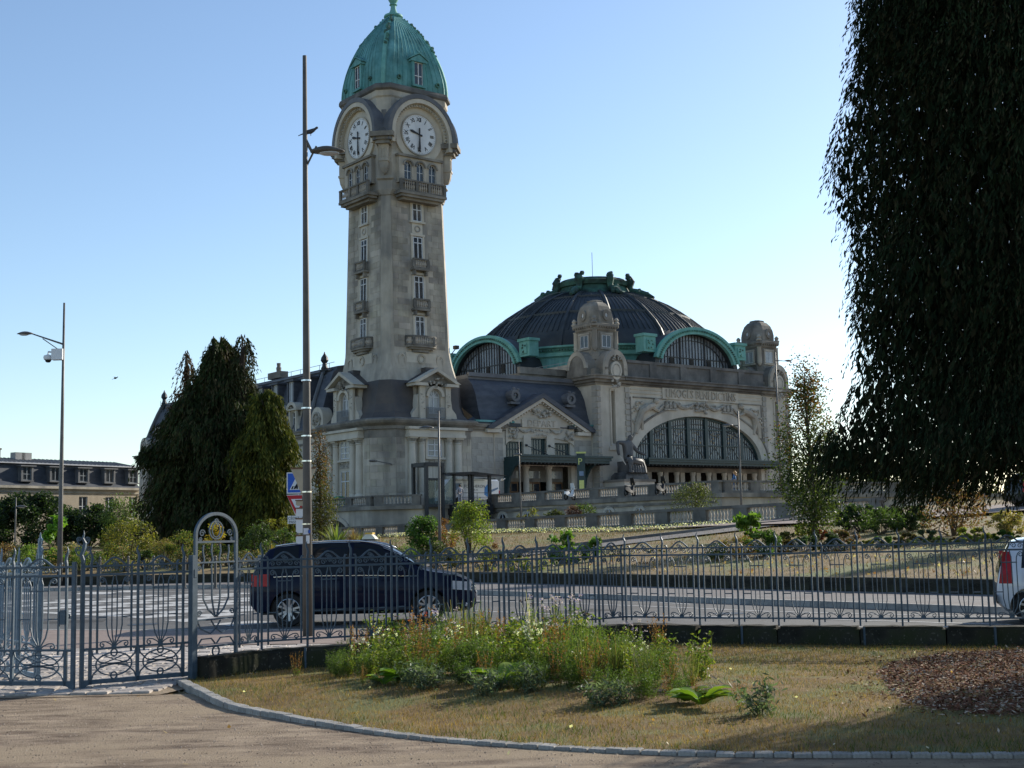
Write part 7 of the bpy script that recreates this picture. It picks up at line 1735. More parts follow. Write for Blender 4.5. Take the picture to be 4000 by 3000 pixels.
mb = MB(); mb.loft([[(x, y, z) for y, z in ((.35, EZ+2.97), (.45, EZ+3.1), (4.5, EZ+3.85), (8.5, EZ+3.1))] for x in (-.1, LL)]); mb.build('metal_roof', 'zinc', lb)
mb = MB()
for i in range(int(LL/.62)): x = .3+i*.62; mb.tube([(x, .42, EZ+3.16), (x, 4.5, EZ+3.9)], .05, 4)
mb.build('roof_seams', 'lead', lb, kind='stuff')
for i, x in enumerate(wx):
    window(lb, fm, x-.65, x+.65, 4.9, 7.6, .16, t=.09, trans=(.55,), glass='glass_dark')
    mb = MB(); mb.mbox(fm, x-.85, x+.85, 4.65, 4.88, -.15, .05); mb.build('sill', 'stone_pale', lb)
    mb = MB(); mb.mbox(fm, x-.85, x-.6, EZ+.95, EZ+2.6, -.05, 1.2); mb.mbox(fm, x+.6, x+.85, EZ+.95, EZ+2.6, -.05, 1.2); mb.mbox(fm, x-1.1, x+1.1, EZ+2.6, EZ+2.74, -.3, 1.3); mb.mbox(fm, x-.9, x+.9, EZ+.8, EZ+.95, -.12, 1); mb.build('dormer', 'lead', lb)
    window(lb, fm, x-.6, x+.6, EZ+.95, EZ+2.6, .06, t=.1, frame='frame_grey', trans=(.45,) if i % 2 else (), glass='glass_dark')
mb = MB(); mb.box(LL*.245, LL*.285, 3, 4, EZ+3, EZ+4.7); mb.box(LL*.24, LL*.29, 2.95, 4.05, EZ+4.7, EZ+4.9); mb.lathe([(.3, EZ+4.9), (.25, EZ+5.3)], 8, (LL*.265, 3.5, 0)); mb.build('chimney', 'stone_sooty', lb)
for f in (.365, .40): MB().box(LL*f, LL*f+1.4, 3, 4, EZ+3.4, EZ+4.5).build('rooftop_unit', 'zinc', lb)
# ================================================================== lamps
def lamp(px, pyt, pyb, Y, label, r0, r1, arms, base=None, mt='pole_thin', grp=None, forkw=None):
    b = atY(px[1], pyb, Y); t = atY(px[0], pyt, Y); zb = gz(b.x, b.y) if base is None else base
    o = empty('street_lamp', (b.x, b.y, zb), 0, label, 'street lamp', 'street lamps')
    H = t.z-zb; lx = (t.x-b.x)
    mb = MB(); mb.tube([(0, 0, 0), (lx*.3, 0, H*.3), (lx*.6, 0, H*.6), (lx, 0, H)], [r0, r0+(r1-r0)*.35, r0+(r1-r0)*.65, r1], 12); mb.build('pole', mt, o, smooth=True)
    for hx, hy, hz0, brace in arms:          # head position in photo pixels, arm height on the pole in pixels
        h = atY(hx, hy, Y); q = Vector((h.x-b.x, 0, h.z-zb)); za = atY(px[0], hz0, Y).z-zb; f = za/H; s_ = 1 if q.x > lx*f else -1; sc = max(.3, abs(q.x-lx*f))
        mb = MB(); mb.tube([(lx*f, 0, za), (q.x-s_*.25, 0, q.z)], [r1*1.1, r1*.7], 6)
        if brace: mb.tube([(lx*f, 0, za-brace), (lx*f+(q.x-lx*f)*.55, 0, za+(q.z-za)*.55)], r1*.5, 5)
        mb.build('arm', mt, o)
        mb = MB(); Ls = .62; rings = []
        for i in range(9):
            u = i/8; w = .17*math.sin(PI*min(.97, .1+u*.85))**.7; hh = .10*math.sin(PI*(.1+.85*u)); cx = q.x+s_*(u-.45)*Ls
            rings.append([(cx, w*math.cos(a), q.z+hh*math.sin(a)*(1.0 if math.sin(a) > 0 else .35)) for a in [2*PI*j/10 for j in range(10)]])
        mb.loft(rings); hd = mb.build('lamp_head', mt, o, smooth=True)
        mb = MB(); mb.ball((q.x+s_*.06, 0, q.z-.03), (.2, .12, .045), 10, 5); mb.build('lamp_glass', 'lamp_glass', hd)
    return o
big = lamp((1190, 1203), 218, 2492, 23.5, 'tall grey lamp post in front of the taxi', .092, .038, [(1272, 592, 545, .55)], .03, 'pole_grey')
mb = MB(); mb.box(-.02, .42, -.02, .02, 0, .03); 
for z in (4.55, 4.05, 3.55, 3.1, 2.55, 1.98): MB().lathe([(.088, 0), (.088, .025)], 12).build('steel_band', 'chrome', big, loc=(-.012, 0, z-.03))
for x0, z, w, h, m_ in ((-.045, 1.78, .09, .11, 'sticker'), (.0, 1.62, .06, .14, 'sign_white'), (.035, 1.80, .04, .06, 'sign_blue')): MB().box(x0, x0+w, -.006, .0, 0, h).build('sticker', m_, big, loc=(-.012, -.089, z))
camp = lamp((251, 232), 1183, 2290, 52, 'lamp post with a white surveillance camera on the far pavement', .11, .04, [(100, 1304, 1345, .35)], .12, 'pole_thin')
pz_ = atY(240, 1385, 52).z-.12
mb = MB(); mb.box(-.42, .02, -.18, .12, pz_-.22, pz_+.22); mb.build('camera_box', 'white_plastic', camp)
mb = MB(); mb.tube([(-.3, 0, pz_+.1), (-.6, 0, pz_+.12), (-.6, 0, pz_)], .04, 6); mb.lathe([(.02, .02), (.17, -.03), (.19, -.12), (.16, -.2)], 12, (-.6, 0, pz_)); mb.build('camera_housing', 'white_plastic', camp, smooth=40)
MB().ball((-.6, 0, pz_-.2), (.13, .13, .12), 10, 6).build('camera_dome', 'black_plastic', camp, smooth=True)
lamp((63, 57), 1942, 2185, 74, 'small lamp post in front of the dark hedge at the left', .06, .03, [(82, 1980, 1985, 0)])
lamp((1713, 1718), 1605, 2160, 55, 'thin lamp post in front of the lift shelter', .075, .035, [(1668, 1672, 1672, 0)])
lamp((2026, 2037), 1722, 2085, 88, 'thin lamp post in front of the departure entrance', .07, .03, [(2022, 1776, 1776, 0)])
lamp((2883, 2898), 1605, 2035, 74, 'thin lamp post in front of the great arched window', .075, .035, [(2843, 1662, 1662, 0)])
lamp((3028, 3050), 1375, 1885, 98, 'tall lamp post on the forecourt before the right turret', .11, .04, [(3078, 1410, 1408, 0)], FZ)
# birds
def bird(px, py, Y, label, fly=False, mt='bird_dark'):
    p = atY(px, py, Y); o = empty('bird', p, 0, label, 'bird')
    mb = MB(); s = .16
    mb.loft([[(x, r*math.cos(a)*s, z*s+r*math.sin(a)*s) for a in [2*PI*j/8 for j in range(8)]] for x, z, r in ((-.22, -.25, .12), (-.12, 0, .45), (.02, .15, .55), (.12, .45, .4), (.17, .75, .33), (.21, .9, .3), (.25, .88, .1))]); mb.build('body', mt, o, smooth=True)
    MB().loft([[(x, r*math.cos(a), z+.3*r*math.sin(a)) for a in [2*PI*j/6 for j in range(6)]] for x, z, r in ((-.42, -.12, .03), (-.3, -.07, .05), (-.15, -.02, .04))]).build('tail', mt, o)
    if fly:
        for s_ in (-1, 1): MB().loft([[(-.08, 0, .02), (.08, 0, .02), (.08, 0, .0), (-.08, 0, 0)], [(-.12, s_*.3, .12), (.06, s_*.3, .12), (.06, s_*.3, .11), (-.12, s_*.3, .11)], [(-.16, s_*.6, .08), (-.1, s_*.6, .08), (-.1, s_*.6, .075), (-.16, s_*.6, .075)]]).build('wing', mt, o)
    else:
        for s_ in (-1, 1): MB().tube([(0, s_*.03, -.02), (0, s_*.03, -.13)], .008, 4).build('leg', 'twig', o)
    o.scale = (.55, .55, .55) if not fly else (.8, .8, .8)
    return o
bp = bird(1214, 520, 23.5, 'pigeon perched on the arm of the tall lamp post')
bp.location.z += .02
bird(2022, 1755, 88, 'bird perched on the lamp before the departure entrance')
b3 = bird(1963, 1876, 100, 'pale bird flying past the forecourt', True, 'white_plastic')
b4 = bird(452, 1478, 110, 'distant bird flying in the sky at the left', True)
# ================================================================== road signs
def plate(name, poly, mt, parent, y=0, t=.004, z=0): m_ = MB(); m_.mprism(lambda p, q, d: (p, d, q), poly, y-t, y+t); return m_.build(name, mt, parent)
def spole(name, px, Y, H, label, cat='road sign'):
    b = atY(px, 2300, Y); o = empty(name, (b.x, b.y, .03), 0, label, cat); MB().tube([(0, .04, 0), (0, .04, H)], .035, 8).build('post', 'pole_thin', o); return o
s1 = spole('sign_post', 1163, 35.5, 3.55, 'sign post with blue crossing sign, give way triangle and plate')
zq = lambda py: atY(1150, py, 35.5).z-.03
h0, h1 = zq(1928), zq(1845); w = (h1-h0)/2
rr = lambda x0, x1, z0, z1: [(x0, z0), (x1, z0), (x1, z1), (x0, z1)]
def inset(x0, x1, z0, z1, e): return rr(x0+e, x1-e, z0+e, z1-e)
p0_ = plate('crossing_sign', rr(-w, w, h0, h1), 'sign_white', s1, 0); plate('blue_field', inset(-w, w, h0, h1, .03), 'sign_blue', p0_, -.008)
zc_ = (h0+h1)/2
tri = [(-w*.72, h0+.10), (w*.72, h0+.10), (0, h1-.07)]; plate('white_triangle', tri, 'sign_white', p0_, -.014)
for i in range(5): x = -w*.5+i*w*.25; plate('black_stripe', [(x-.025, h0+.12), (x+.02, h0+.12), (x*.8+.02, h0+.2), (x*.8-.012, h0+.2)], 'clock_black', p0_, -.020)
m_ = MB(); m_.tube([(0.02, -.02, zc_+.12), (.03, -.02, zc_+.0), (-.06, -.02, zc_-.14)], .03, 6); m_.tube([(.03, -.02, zc_), (.10, -.02, zc_-.13)], .025, 6); m_.ball((.02, -.02, zc_+.17), .035, 8, 5); m_.build('walking_figure', 'clock_black', p0_)
g1, g0 = zq(1932), zq(1998)
t0 = plate('give_way_sign', [(-w*1.02, g1), (w*1.02, g1), (.0, g0-.22)], 'sign_white', s1, -.002); plate('red_border', [(-w*.98, g1-.02), (w*.98, g1-.02), (0, g0-.17)], 'sign_red', t0, -.010); plate('white_field', [(-w*.58, g1-.12), (w*.58, g1-.12), (0, g0+.0)], 'sign_white', t0, -.016)
q1, q0 = zq(2000)-.1, zq(2024)-.1
t1 = plate('plate', rr(-.26, .2, q0-.05, q1), 'sign_white', s1, -.024)
for tx, z in (('CÉDEZ LE', q1-.07), ('PASSAGE', q1-.17)): inst('lettering', textmesh(tx, .10, .002, 'clock_black'), t1, (-.03, -.032, z), (PI/2, 0, 0))
s2 = spole('sign_post', 1187, 26.0, 3.0, 'backs of several road signs on a post behind the lamp post'); zq = lambda py: atY(1170, py, 26).z-.03
plate('triangle_sign_back', [(-.26, zq(1826)), (.26, zq(1826)), (0, zq(1948))], 'sign_back', s2, 0); plate('triangle_rim', [(-.26, zq(1826)), (.26, zq(1826)), (.24, zq(1832)), (-.24, zq(1832))], 'sign_brown', s2, -.012)
for y0, y1, m_ in ((1955, 1976, 'sign_back'), (1985, 2018, 'sign_white'), (2026, 2082, 'sign_white'), (2092, 2124, 'sign_white')):
    za, zb_ = zq(y1), zq(y0); e = min(.03, (zb_-za)*.2); plate('direction_plate_back', [(-.15, za+e), (-.12, za), (.12, za), (.15, za+e), (.15, zb_-e), (.12, zb_), (-.12, zb_), (-.15, zb_-e)], m_, s2, 0)
    plate('plate_clip', rr(-.16, .16, zb_-.012, zb_+.012), 'sign_brown', s2, -.014)
s3 = spole('no_entry_sign', 3740, 62, 3.4, 'small red no entry sign under the huge conifer'); zz3 = atY(3735, 1880, 62).z-.03
s3.location.z = gz(s3.location.x, s3.location.y)
MB().lathe([(0, -.01), (.38, -.01), (.38, .01), (0, .01)], 24, M=Matrix.Translation((0, 0, 2.9)) @ Matrix.Rotation(PI/2, 4, 'X')).build('disc', 'sign_red', s3); plate('white_bar', rr(-.28, .28, 2.83, 2.97), 'sign_white', s3, -.016)
# bollards
mb = MB(); mb.lathe([(.048, 0), (.048, .94), (.06, .95), (.06, .99), (.03, 1.02), (.055, 1.06), (.03, 1.11), (0.005, 1.12)], 10); bme = mb.mesh('bollard', 'pole_grey', 40)
for px, py, wh in ((389, 2292, 'leftmost slim bollard on the far pavement'), (500, 2286, 'second slim bollard from the left on the far pavement'), (599, 2286, 'third slim bollard, just left of the arched panel'), (721, 2297, 'fourth slim bollard, seen beside the gate hinge'), (841, 2299, 'fifth slim bollard, seen through the arched panel')):
    g = gp(px, py, .12); o = empty('bollard', (g.x, g.y, .12), 0, wh, 'bollard', 'slim bollards on the far pavement'); inst('shaft', bme, o); MB().lathe([(.07, 0), (.07, .03), (.05, .05)], 10).build('foot', 'pole_grey', o)
g = atY(1025, 2230, 50); o = empty('stone_block', (g.x, g.y, .12), 0, 'rounded grey stone block behind the rear of the taxi', 'block')
bm = bmesh.new(); bmesh.ops.create_cube(bm, size=1.0); bmesh.ops.scale(bm, vec=(.55, .5, 1.1), verts=bm.verts); bmesh.ops.translate(bm, vec=(0, 0, .5), verts=bm.verts); bmesh.ops.bevel(bm, geom=bm.edges[:], offset=.12, segments=2, affect='EDGES'); me = bpy.data.meshes.new('block'); bm.to_mesh(me); bm.free(); me.materials.append(MT['kerb_stone']); inst('stone', me, o)
# ================================================================== cars
def interp(tab, x): return float(np.interp(x, [t[0] for t in tab], [t[1] for t in tab]))
def make_car(name, label, paint, top, belt, bot, plan, roofw, wheels, wr, hw_, side, xws, xrw, extras, group='cars'):
    """x runs from the rear (0) to the front; y is half width"""
    o = empty(name, (0, 0, 0), 0, label, 'car', group)
    Lx = top[-1][0]
    xs = sorted(set(list(np.linspace(0, Lx, 34))+[t[0] for t in top]))
    def half(x):
        zt, zb, w = interp(top, x), interp(bot, x), interp(plan, x)*hw_; bl = min(interp(belt, x), zt-.03); g = max(0, min(1, (zt-bl)/.5)); rw = w*(1-(1-roofw)*g)
        return [(w*.80, zb), (w*.95, zb+.05), (w*.99, zb+(bl-zb)*.30), (w, zb+(bl-zb)*.60), (w*.985, bl-.06), (w*.965, bl), (rw+(w*.965-rw)*.55, bl+(zt-bl)*.42), (rw, bl+(zt-bl)*.80), (rw*.86, bl+(zt-bl)*.955), (rw*.5, zt), (rw*.2, zt+.004)]
    rings = []
    for x in xs:
        h = half(x); rings.append([(x, -y, z) for y, z in h]+[(x, y, z) for y, z in h[::-1]])
    mb = MB(); mb.loft(rings)
    bo = mb.build('body', paint, o, smooth=32)
    cut = MB()
    for wx_ in wheels:
        for s_ in (-1, 1): cut.lathe([(wr+.055, -.3), (wr+.055, .3)], 28, M=Matrix.Translation((wx_, s_*(hw_-.06), wr)) @ Matrix.Rotation(PI/2, 4, 'X'))
    co = cut.build('cutter', 'black_plastic'); md = bo.modifiers.new('b', 'BOOLEAN'); md.operation = 'DIFFERENCE'; md.object = co; md.solver = 'EXACT'
    dg = bpy.context.evaluated_depsgraph_get(); dg.update(); nm = bpy.data.meshes.new_from_object(bo.evaluated_get(dg)); bo.modifiers.clear(); bo.data = nm; bpy.data.objects.remove(co)
    nm.polygons.foreach_set('use_smooth', [True]*len(nm.polygons))
    try: nm.set_sharp_from_angle(angle=R(32))
    except Exception: pass
    def surf(x, u, off):      # u: 0 at the belt .. 1 at the roof edge (right side is -y)
        h = half(x); P = h[5:9]; k = min(2.999, max(0, u*3)); i = int(k); f = k-i; y = P[i][0]*(1-f)+P[i+1][0]*f; z = P[i][1]*(1-f)+P[i+1][1]*f; return y+off, z
    for s_ in (-1, 1):
        for nm_, x0a, x0b, x1a, x1b, u0, u1 in side:      # window: lower/upper x at both ends
            mb = MB(); rows = []
            for j in range(5):
                u = u0+(u1-u0)*j/4; f = j/4; xa, xb = x0a+(x0b-x0a)*f, x1a+(x1b-x1a)*f; row = []
                for i in range(7):
                    x = xa+(xb-xa)*i/6; y, z = surf(x, u, .006); row.append((x, s_*y, z))
                rows.append(row)
            mb.loft(rows, False, False); mb.build('side_window', 'car_glass', o, smooth=True)
    for nm_, (x0, x1), (e0, e1) in (('windscreen', xws, (.90, .93)), ('rear_window', xrw, (.90, .93))):
        mb = MB(); rows = []
        for j in range(6):
            x = x0+(x1-x0)*j/5; h = half(x); w = h[7][0]*(.96 if nm_ == 'windscreen' else .9); zt = interp(top, x); row = []
            for i in range(11):
                f = i/5-1; zz_ = zt+.012-(abs(f)**3.2)*(zt-h[7][1])*.62; row.append((x+(.012 if nm_ == 'windscreen' else -.012), f*w, zz_))
            rows.append(row)
        mb.loft(rows, False, False); mb.build(nm_, 'car_glass', o, smooth=True)
    for wx_ in wheels:
        for s_ in (-1, 1):
            Mw = Matrix.Translation((wx_, s_*(hw_-.115), wr)) @ Matrix.Rotation(-s_*PI/2, 4, 'X')
            we = empty('wheel', (0, 0, 0), parent=o)
            MB().lathe([(wr*.70, -.10), (wr*.95, -.11), (wr, -.07), (wr, .07), (wr*.95, .11), (wr*.70, .10)], 28, M=Mw, cap=False).build('tyre', 'rubber', we, smooth=40)
            q = MB(); q.lathe([(wr*.70, .10), (wr*.66, .105), (wr*.64, .06), (wr*.62, -.08)], 28, M=Mw, cap=False); q.lathe([(.001, .085), (.06, .085), (.065, .06)], 14, M=Mw)
            for k in range(5):
                for dd in (-.13, .13):
                    a = 2*PI*k/5+dd; a2 = 2*PI*k/5+dd*1.9; c_, s2 = math.cos(a), math.sin(a); n_ = Vector((-s2, c_, 0))*.022
                    p_a, p_b = Vector((.04*c_, .04*s2, .075)), Vector((wr*.66*math.cos(a2), wr*.66*math.sin(a2), .09)); q.add([Mw @ (p_a+n_), Mw @ (p_a-n_), Mw @ (p_b-n_*.9), Mw @ (p_b+n_*.9), Mw @ (p_a+n_-Vector((0, 0, .03))), Mw @ (p_a-n_-Vector((0, 0, .03))), Mw @ (p_b-n_*.9-Vector((0, 0, .03))), Mw @ (p_b+n_*.9-Vector((0, 0, .03)))], [(0, 1, 2, 3), (0, 4, 5, 1), (1, 5, 6, 2), (2, 6, 7, 3), (3, 7, 4, 0)])
            q.build('rim', 'alloy', we, smooth=30)
            MB().lathe([(.001, -.02), (wr*.62, -.02), (wr*.62, -.03)], 20, M=Mw).build('brake_disc', 'iron_dark', we)
    mb = MB(); mb.box(.25, Lx-.25, -hw_*.82, hw_*.82, interp(bot, Lx/2)+.02, interp(bot, Lx/2)+.3); mb.build('underbody', 'black_plastic', o)
    extras(o, half, surf, hw_)
    return o
def mpv_extras(o, half, surf, hw_):
    # right side of the car (-y) faces the camera
    for s_ in (-1, 1):
        for x in (1.55, 2.55):      # door gaps and handles
            h = half(x); mb = MB(); mb.tube([(x, s_*(p[0]+.002), p[1]) for p in half(x)[1:6]], .004, 4); mb.build('door_gap', 'black_plastic', o)
        for x in (1.65, 2.65): h = half(x); MB().box(x, x+.2, s_*(h[4][0]+.012)-.012, s_*(h[4][0]+.012)+.012, h[4][1]-.035, h[4][1]-.005).build('door_handle', 'car_navy', o)
        mb = MB(); pth = [(x, s_*(half(x)[8][0]+.01), half(x)[8][1]+.035) for x in np.linspace(.5, 2.85, 12)]; mb.tube(pth, .018, 6); mb.build('roof_rail', 'chrome', o, smooth=True)
        mb = MB(); mb.loft([[(3.02+dx, s_*(hw_+yy), 1.02+zz_) for dx, zz_ in ((0, -.07), (.12, -.06), (.13, .05), (.02, .07), (-.03, 0))] for yy in (-.06, .04, .12)]); mb.build('mirror', 'car_navy', o)
        mb = MB(); x_ = np.linspace(.05, .42, 5); rows = [[(x, s_*(np.interp(f, (0, 1), (half(x)[3][0], half(x)[4][0]))+.010), .80+.24*f) for x in x_] for f in (0, .33, .66, 1)]; mb.loft(rows, False, False); mb.build('tail_light', 'tail_red', o)
        mb = MB(); x_ = np.linspace(4.05, 4.44, 6); rows = [[(x, s_*(half(x)[3][0]+.010-.0*f), .66+.17*f-.09*(x-4.05)+.0*f) for x in x_] for f in (0, .5, 1)]; mb.loft(rows, False, False); mb.build('headlight', 'head_lens', o)
        mb = MB(); mb.tube([(x, s_*(half(x)[1][0]+.02), .30) for x in np.linspace(1.15, 3.35, 8)], .05, 5); mb.build('sill_trim', 'black_plastic', o)
        mb = MB(); mb.tube([(x, s_*(half(x)[5][0]+.006), half(x)[5][1]+.005) for x in np.linspace(.5, 3.3, 16)], .011, 4); mb.build('window_trim', 'chrome', o)
        mb = MB(); mb.tube([(4.30, s_*.74, .36), (4.42, s_*.6, .34)], .05, 6); mb.build('fog_light', 'head_lens', o)
    for z, t in ((.70, .012), (.63, .012), (.40, .01)): mb = MB(); mb.tube([(interpf(y), y, z) for y in np.linspace(-.72, .72, 13)], t, 5); mb.build('grille_bar', 'chrome', o)
    mb = MB(); mb.loft([[(interpf(y)-.005, y, z) for y in np.linspace(-.6, .6, 9)] for z in (.28, .36, .46, .56)], False, False); mb.build('air_intake', 'black_plastic', o)
    MB().box(4.535, 4.545, -.26, .26, .47, .58).build('number_plate', 'sign_white', o); MB().box(-.012, -.002, -.26, .26, .72, .83).build('number_plate', 'sign_white', o)
    mb = MB(); mb.loft([[(2.20, -.42, 1.665), (2.52, -.42, 1.655), (2.52, .42, 1.655), (2.20, .42, 1.665)], [(2.24, -.38, 1.735), (2.47, -.38, 1.73), (2.47, .38, 1.73), (2.24, .38, 1.735)], [(2.31, -.30, 1.80), (2.40, -.30, 1.80), (2.40, .30, 1.80), (2.31, .30, 1.80)]]); ts_ = mb.build('taxi_sign', 'taxi_cream', o, smooth=30)
    MB().box(2.19, 2.53, -.43, .43, 1.66, 1.69).build('sign_base', 'black_plastic', ts_)
    MB().box(2.28, 2.43, -.32, .32, 1.795, 1.825).build('sign_cap', 'taxi_yellow', ts_)
    MB().tube([(.45, 0, 1.64), (.30, 0, 1.74)], [.02, .006], 5).build('antenna', 'black_plastic', o)
def interpf(y): return 4.53-.14*(abs(y)/.9)**2.4-.01
TOP = [(0, .60), (.03, .80), (.09, 1.02), (.20, 1.32), (.34, 1.53), (.55, 1.60), (1.0, 1.645), (1.6, 1.668), (2.2, 1.655), (2.6, 1.60), (2.95, 1.44), (3.25, 1.25), (3.5, 1.085), (3.62, 1.045), (3.9, 1.0), (4.15, .935), (4.35, .845), (4.46, .75), (4.53, .58)]
taxi = make_car('taxi', 'dark blue people carrier taxi stopped behind the iron fence', 'car_navy', TOP, [(0, .96), (1, .99), (2.5, .965), (3.4, .93), (4.53, .9)], [(0, .42), (.12, .28), (.5, .22), (4.1, .20), (4.4, .24), (4.53, .34)], [(0, .84), (.1, .93), (.4, .99), (1.2, 1.0), (3.3, 1.0), (3.9, .97), (4.25, .90), (4.45, .78), (4.53, .66)], .74, (.80, 3.585), .325, .90,
                [('r', .42, .50, .98, .98, .06, .92), ('m', 1.06, 1.06, 2.02, 2.00, .05, .94), ('f', 2.10, 2.08, 3.02, 2.62, .05, .94), ('q', 3.09, 2.72, 3.36, 2.86, .06, .80)], (2.66, 3.46), (.10, .32), mpv_extras)
cw = gp(1130, 2448); fw = gp(1673, 2434)
ca = math.atan2(fw.y-cw.y, fw.x-cw.x)
taxi.rotation_euler = (0, 0, ca+R(-1.5)); rc = Vector((cw.x, cw.y, 0)); off = Matrix.Rotation(ca+R(-1.5), 3, 'Z') @ Vector((.80, -.80, 0)); taxi.location = (rc.x-off.x, rc.y-off.y, .006)
def city_extras(o, half, surf, hw_):
    for s_ in (-1, 1):
        mb = MB(); rows = [[(x, s_*(np.interp(z, [p[1] for p in half(x)[2:8]], [p[0] for p in half(x)[2:8]])+.010), z) for x in np.linspace(.05+.16*(z-.7), .27-.02*(z-.7), 5)] for z in np.linspace(.70, 1.24, 8)]; mb.loft(rows, False, False); mb.build('tail_light', 'tail_red', o)
        MB().box(1.5, 1.505, s_*(hw_+.001)-.004, s_*(hw_+.001)+.004, .3, .92).build('door_gap', 'black_plastic', o)
        MB().tube([(x, s_*(half(x)[3][0]+.008), .50) for x in np.linspace(.9, 2.6, 6)], .03, 5).build('side_trim', 'black_plastic', o)
    mb = MB(); mb.loft([[(-.03+.02*abs(y), y, z) for y in np.linspace(-.76, .76, 9)] for z in (.30, .42, .52)], False, False); mb.build('bumper_strip', 'black_plastic', o)
    MB().tube([(.0, .1, 1.0), (-.05, -.25, 1.14)], .012, 4).build('wiper', 'black_plastic', o)
CTOP = [(0, .50), (.02, .72), (.07, .95), (.17, 1.20), (.28, 1.40), (.42, 1.46), (1.0, 1.50), (1.7, 1.49), (2.1, 1.40), (2.5, 1.15), (2.75, 1.0), (3.1, .93), (3.4, .80), (3.55, .6)]
city = make_car('parked_car', 'rear of a white small car at the right edge', 'car_white', CTOP, [(0, .92), (3.5, .9)], [(0, .36), (.15, .22), (3.3, .2), (3.55, .32)], [(0, .80), (.1, .92), (.4, .99), (2.6, 1.0), (3.2, .9), (3.55, .65)], .78, (.55, 2.95), .29, .80, [('r', .42, .5, 1.4, 1.4, .06, .92), ('f', 1.5, 1.5, 2.45, 2.08, .06, .92)], (2.12, 2.66), (.05, .27), city_extras)
cc_ = gp(3985, 2444); ra = R(-18)
off = Matrix.Rotation(ra, 3, 'Z') @ Vector((.55, -.75, 0)); city.location = (cc_.x-off.x+.22, cc_.y-off.y, .006); city.rotation_euler = (0, 0, ra)
c3 = make_car('parked_car', 'dark car parked on the access road at the far right', 'car_black', TOP, [(0, .96), (4.53, .9)], [(0, .4), (.3, .22), (4.3, .22), (4.53, .34)], [(0, .84), (.4, .99), (3.3, 1.0), (4.25, .90), (4.53, .66)], .74, (.80, 3.585), .325, .90, [('m', .5, .55, 2.02, 2.00, .05, .94), ('f', 2.10, 2.08, 3.02, 2.62, .05, .94)], (2.66, 3.46), (.10, .32), city_extras)
p = atY(3960, 2000, 62); c3.location = (p.x, p.y, gz(p.x, p.y)+.12); c3.rotation_euler = (0, 0, R(10))
# delivery van on the forecourt
van = empty('delivery_van', loc2w(-2.0, -9.8, FZ), YAW, 'white delivery van with blue lettering behind the lift shelter', 'van')
bm = bmesh.new(); bmesh.ops.create_cube(bm, size=1.0); bmesh.ops.scale(bm, vec=(5.6, 1.9, 1.95), verts=bm.verts); bmesh.ops.translate(bm, vec=(3.4, 0, 1.42), verts=bm.verts); bmesh.ops.bevel(bm, geom=bm.edges[:], offset=.14, segments=3, affect='EDGES'); me = bpy.data.meshes.new('body'); bm.to_mesh(me); bm.free(); me.materials.append(MT['car_white']); inst('body', me, van)
MB().mprism(lambda p, q, d: (p, -.9+d*1.8, q), [(.0, .45), (.62, .45), (.62, 2.3), (.35, 1.5), (.02, 1.2)], 0, 1).build('cab', 'car_white', van)
plate('side_window', rr(.75, 1.75, 1.4, 2.0), 'van_grey', van, -.955)
plate('blue_shape', [(4.35, .95), (4.75, .75), (5.1, 1.2), (5.25, 1.95), (4.8, 2.0), (4.4, 1.6)], 'van_blue', van, -.957); plate('blue_band', [(5.1, 1.15), (6.0, 1.5), (6.0, 1.65), (5.1, 1.4)], 'van_grey', van, -.958)
inst('lettering', textmesh('FOUCHERON', .40, .004, 'letter_dark'), van, (3.25, -.957, 1.72), (PI/2, 0, 0)); inst('lettering', textmesh('96 16', .22, .004, 'letter_dark'), van, (3.35, -.957, 1.40), (PI/2, 0, 0))
for x in (1.3, 5.1): MB().lathe([(.36, -.1), (.36, .12), (.2, .13)], 18, M=Matrix.Translation((x, -.88, .36)) @ Matrix.Rotation(PI/2, 4, 'X')).build('wheel', 'rubber', van)
for x in (4.6, 5.2, 5.8): MB().box(x, x+.05, -.8, .8, 2.42, 2.5).build('roof_rack', 'black_plastic', van)
MB().box(6.19, 6.22, -.92, -.72, .9, 1.35).build('tail_light', 'tail_red', van)
# lift shelter
sh = empty('lift_shelter', atY(1665, 1990, 116.5), YAW, 'dark steel and glass lift shelter at the edge of the forecourt', 'shelter'); sh.location.z = FZ
def fr(x0, x1, y0, y1, z0, z1, nm='frame'): return MB().box(x0, x1, y0, y1, z0, z1).build(nm, 'iron_dark', sh)
for x in (0, 1.75):
    for y in (0, 2.0): fr(x, x+.28, y, y+.28, -3.2, 3.65)
fr(0, 2.03, -.02, 2.3, 3.4, 3.75); fr(.25, 1.8, .02, .2, 2.15, 2.35); fr(.25, 1.8, .02, .2, -.2, .05)
MB().box(.3, 1.72, .1, .12, 2.35, 3.4).build('glass_panel', 'glass_curtain', sh); MB().box(.3, 1.72, .1, .12, .05, 2.15).build('glass_panel', 'glass_clear', sh)
for x in (3.05, 4.75, 5.1, 7.0): fr(x, x+.2 if x < 7 else x+.3, 0, .2, -.5, 2.75, 'column')
MB().loft([[(1.9, -.4, 2.72), (8.9, -.4, 2.62), (8.9, 2.4, 2.62), (1.9, 2.4, 2.72)], [(1.9, -.4, 2.82), (5, -.45, 2.95), (8.9, 2.4, 2.68), (1.9, 2.4, 2.82)]]).build('roof', 'iron_dark', sh)
MB().mprism(lambda p, q, d: (p, .1+d, q), [(2.03, .1), (3.05, .1), (3.05, 2.6), (2.03, 1.6)], 0, .02).build('glass_panel', 'glass_clear', sh)
fr(2.9, 7.4, -.1, 2.3, -.9, .0, 'deck'); fr(3.0, 7.2, .0, 2.0, -3.0, -.9, 'stair_block')
for z in (.35, .65, 1.05): MB().tube([(3.3, -.05, z), (7.0, -.05, z)], .025, 5).build('railing', 'iron_dark', sh)
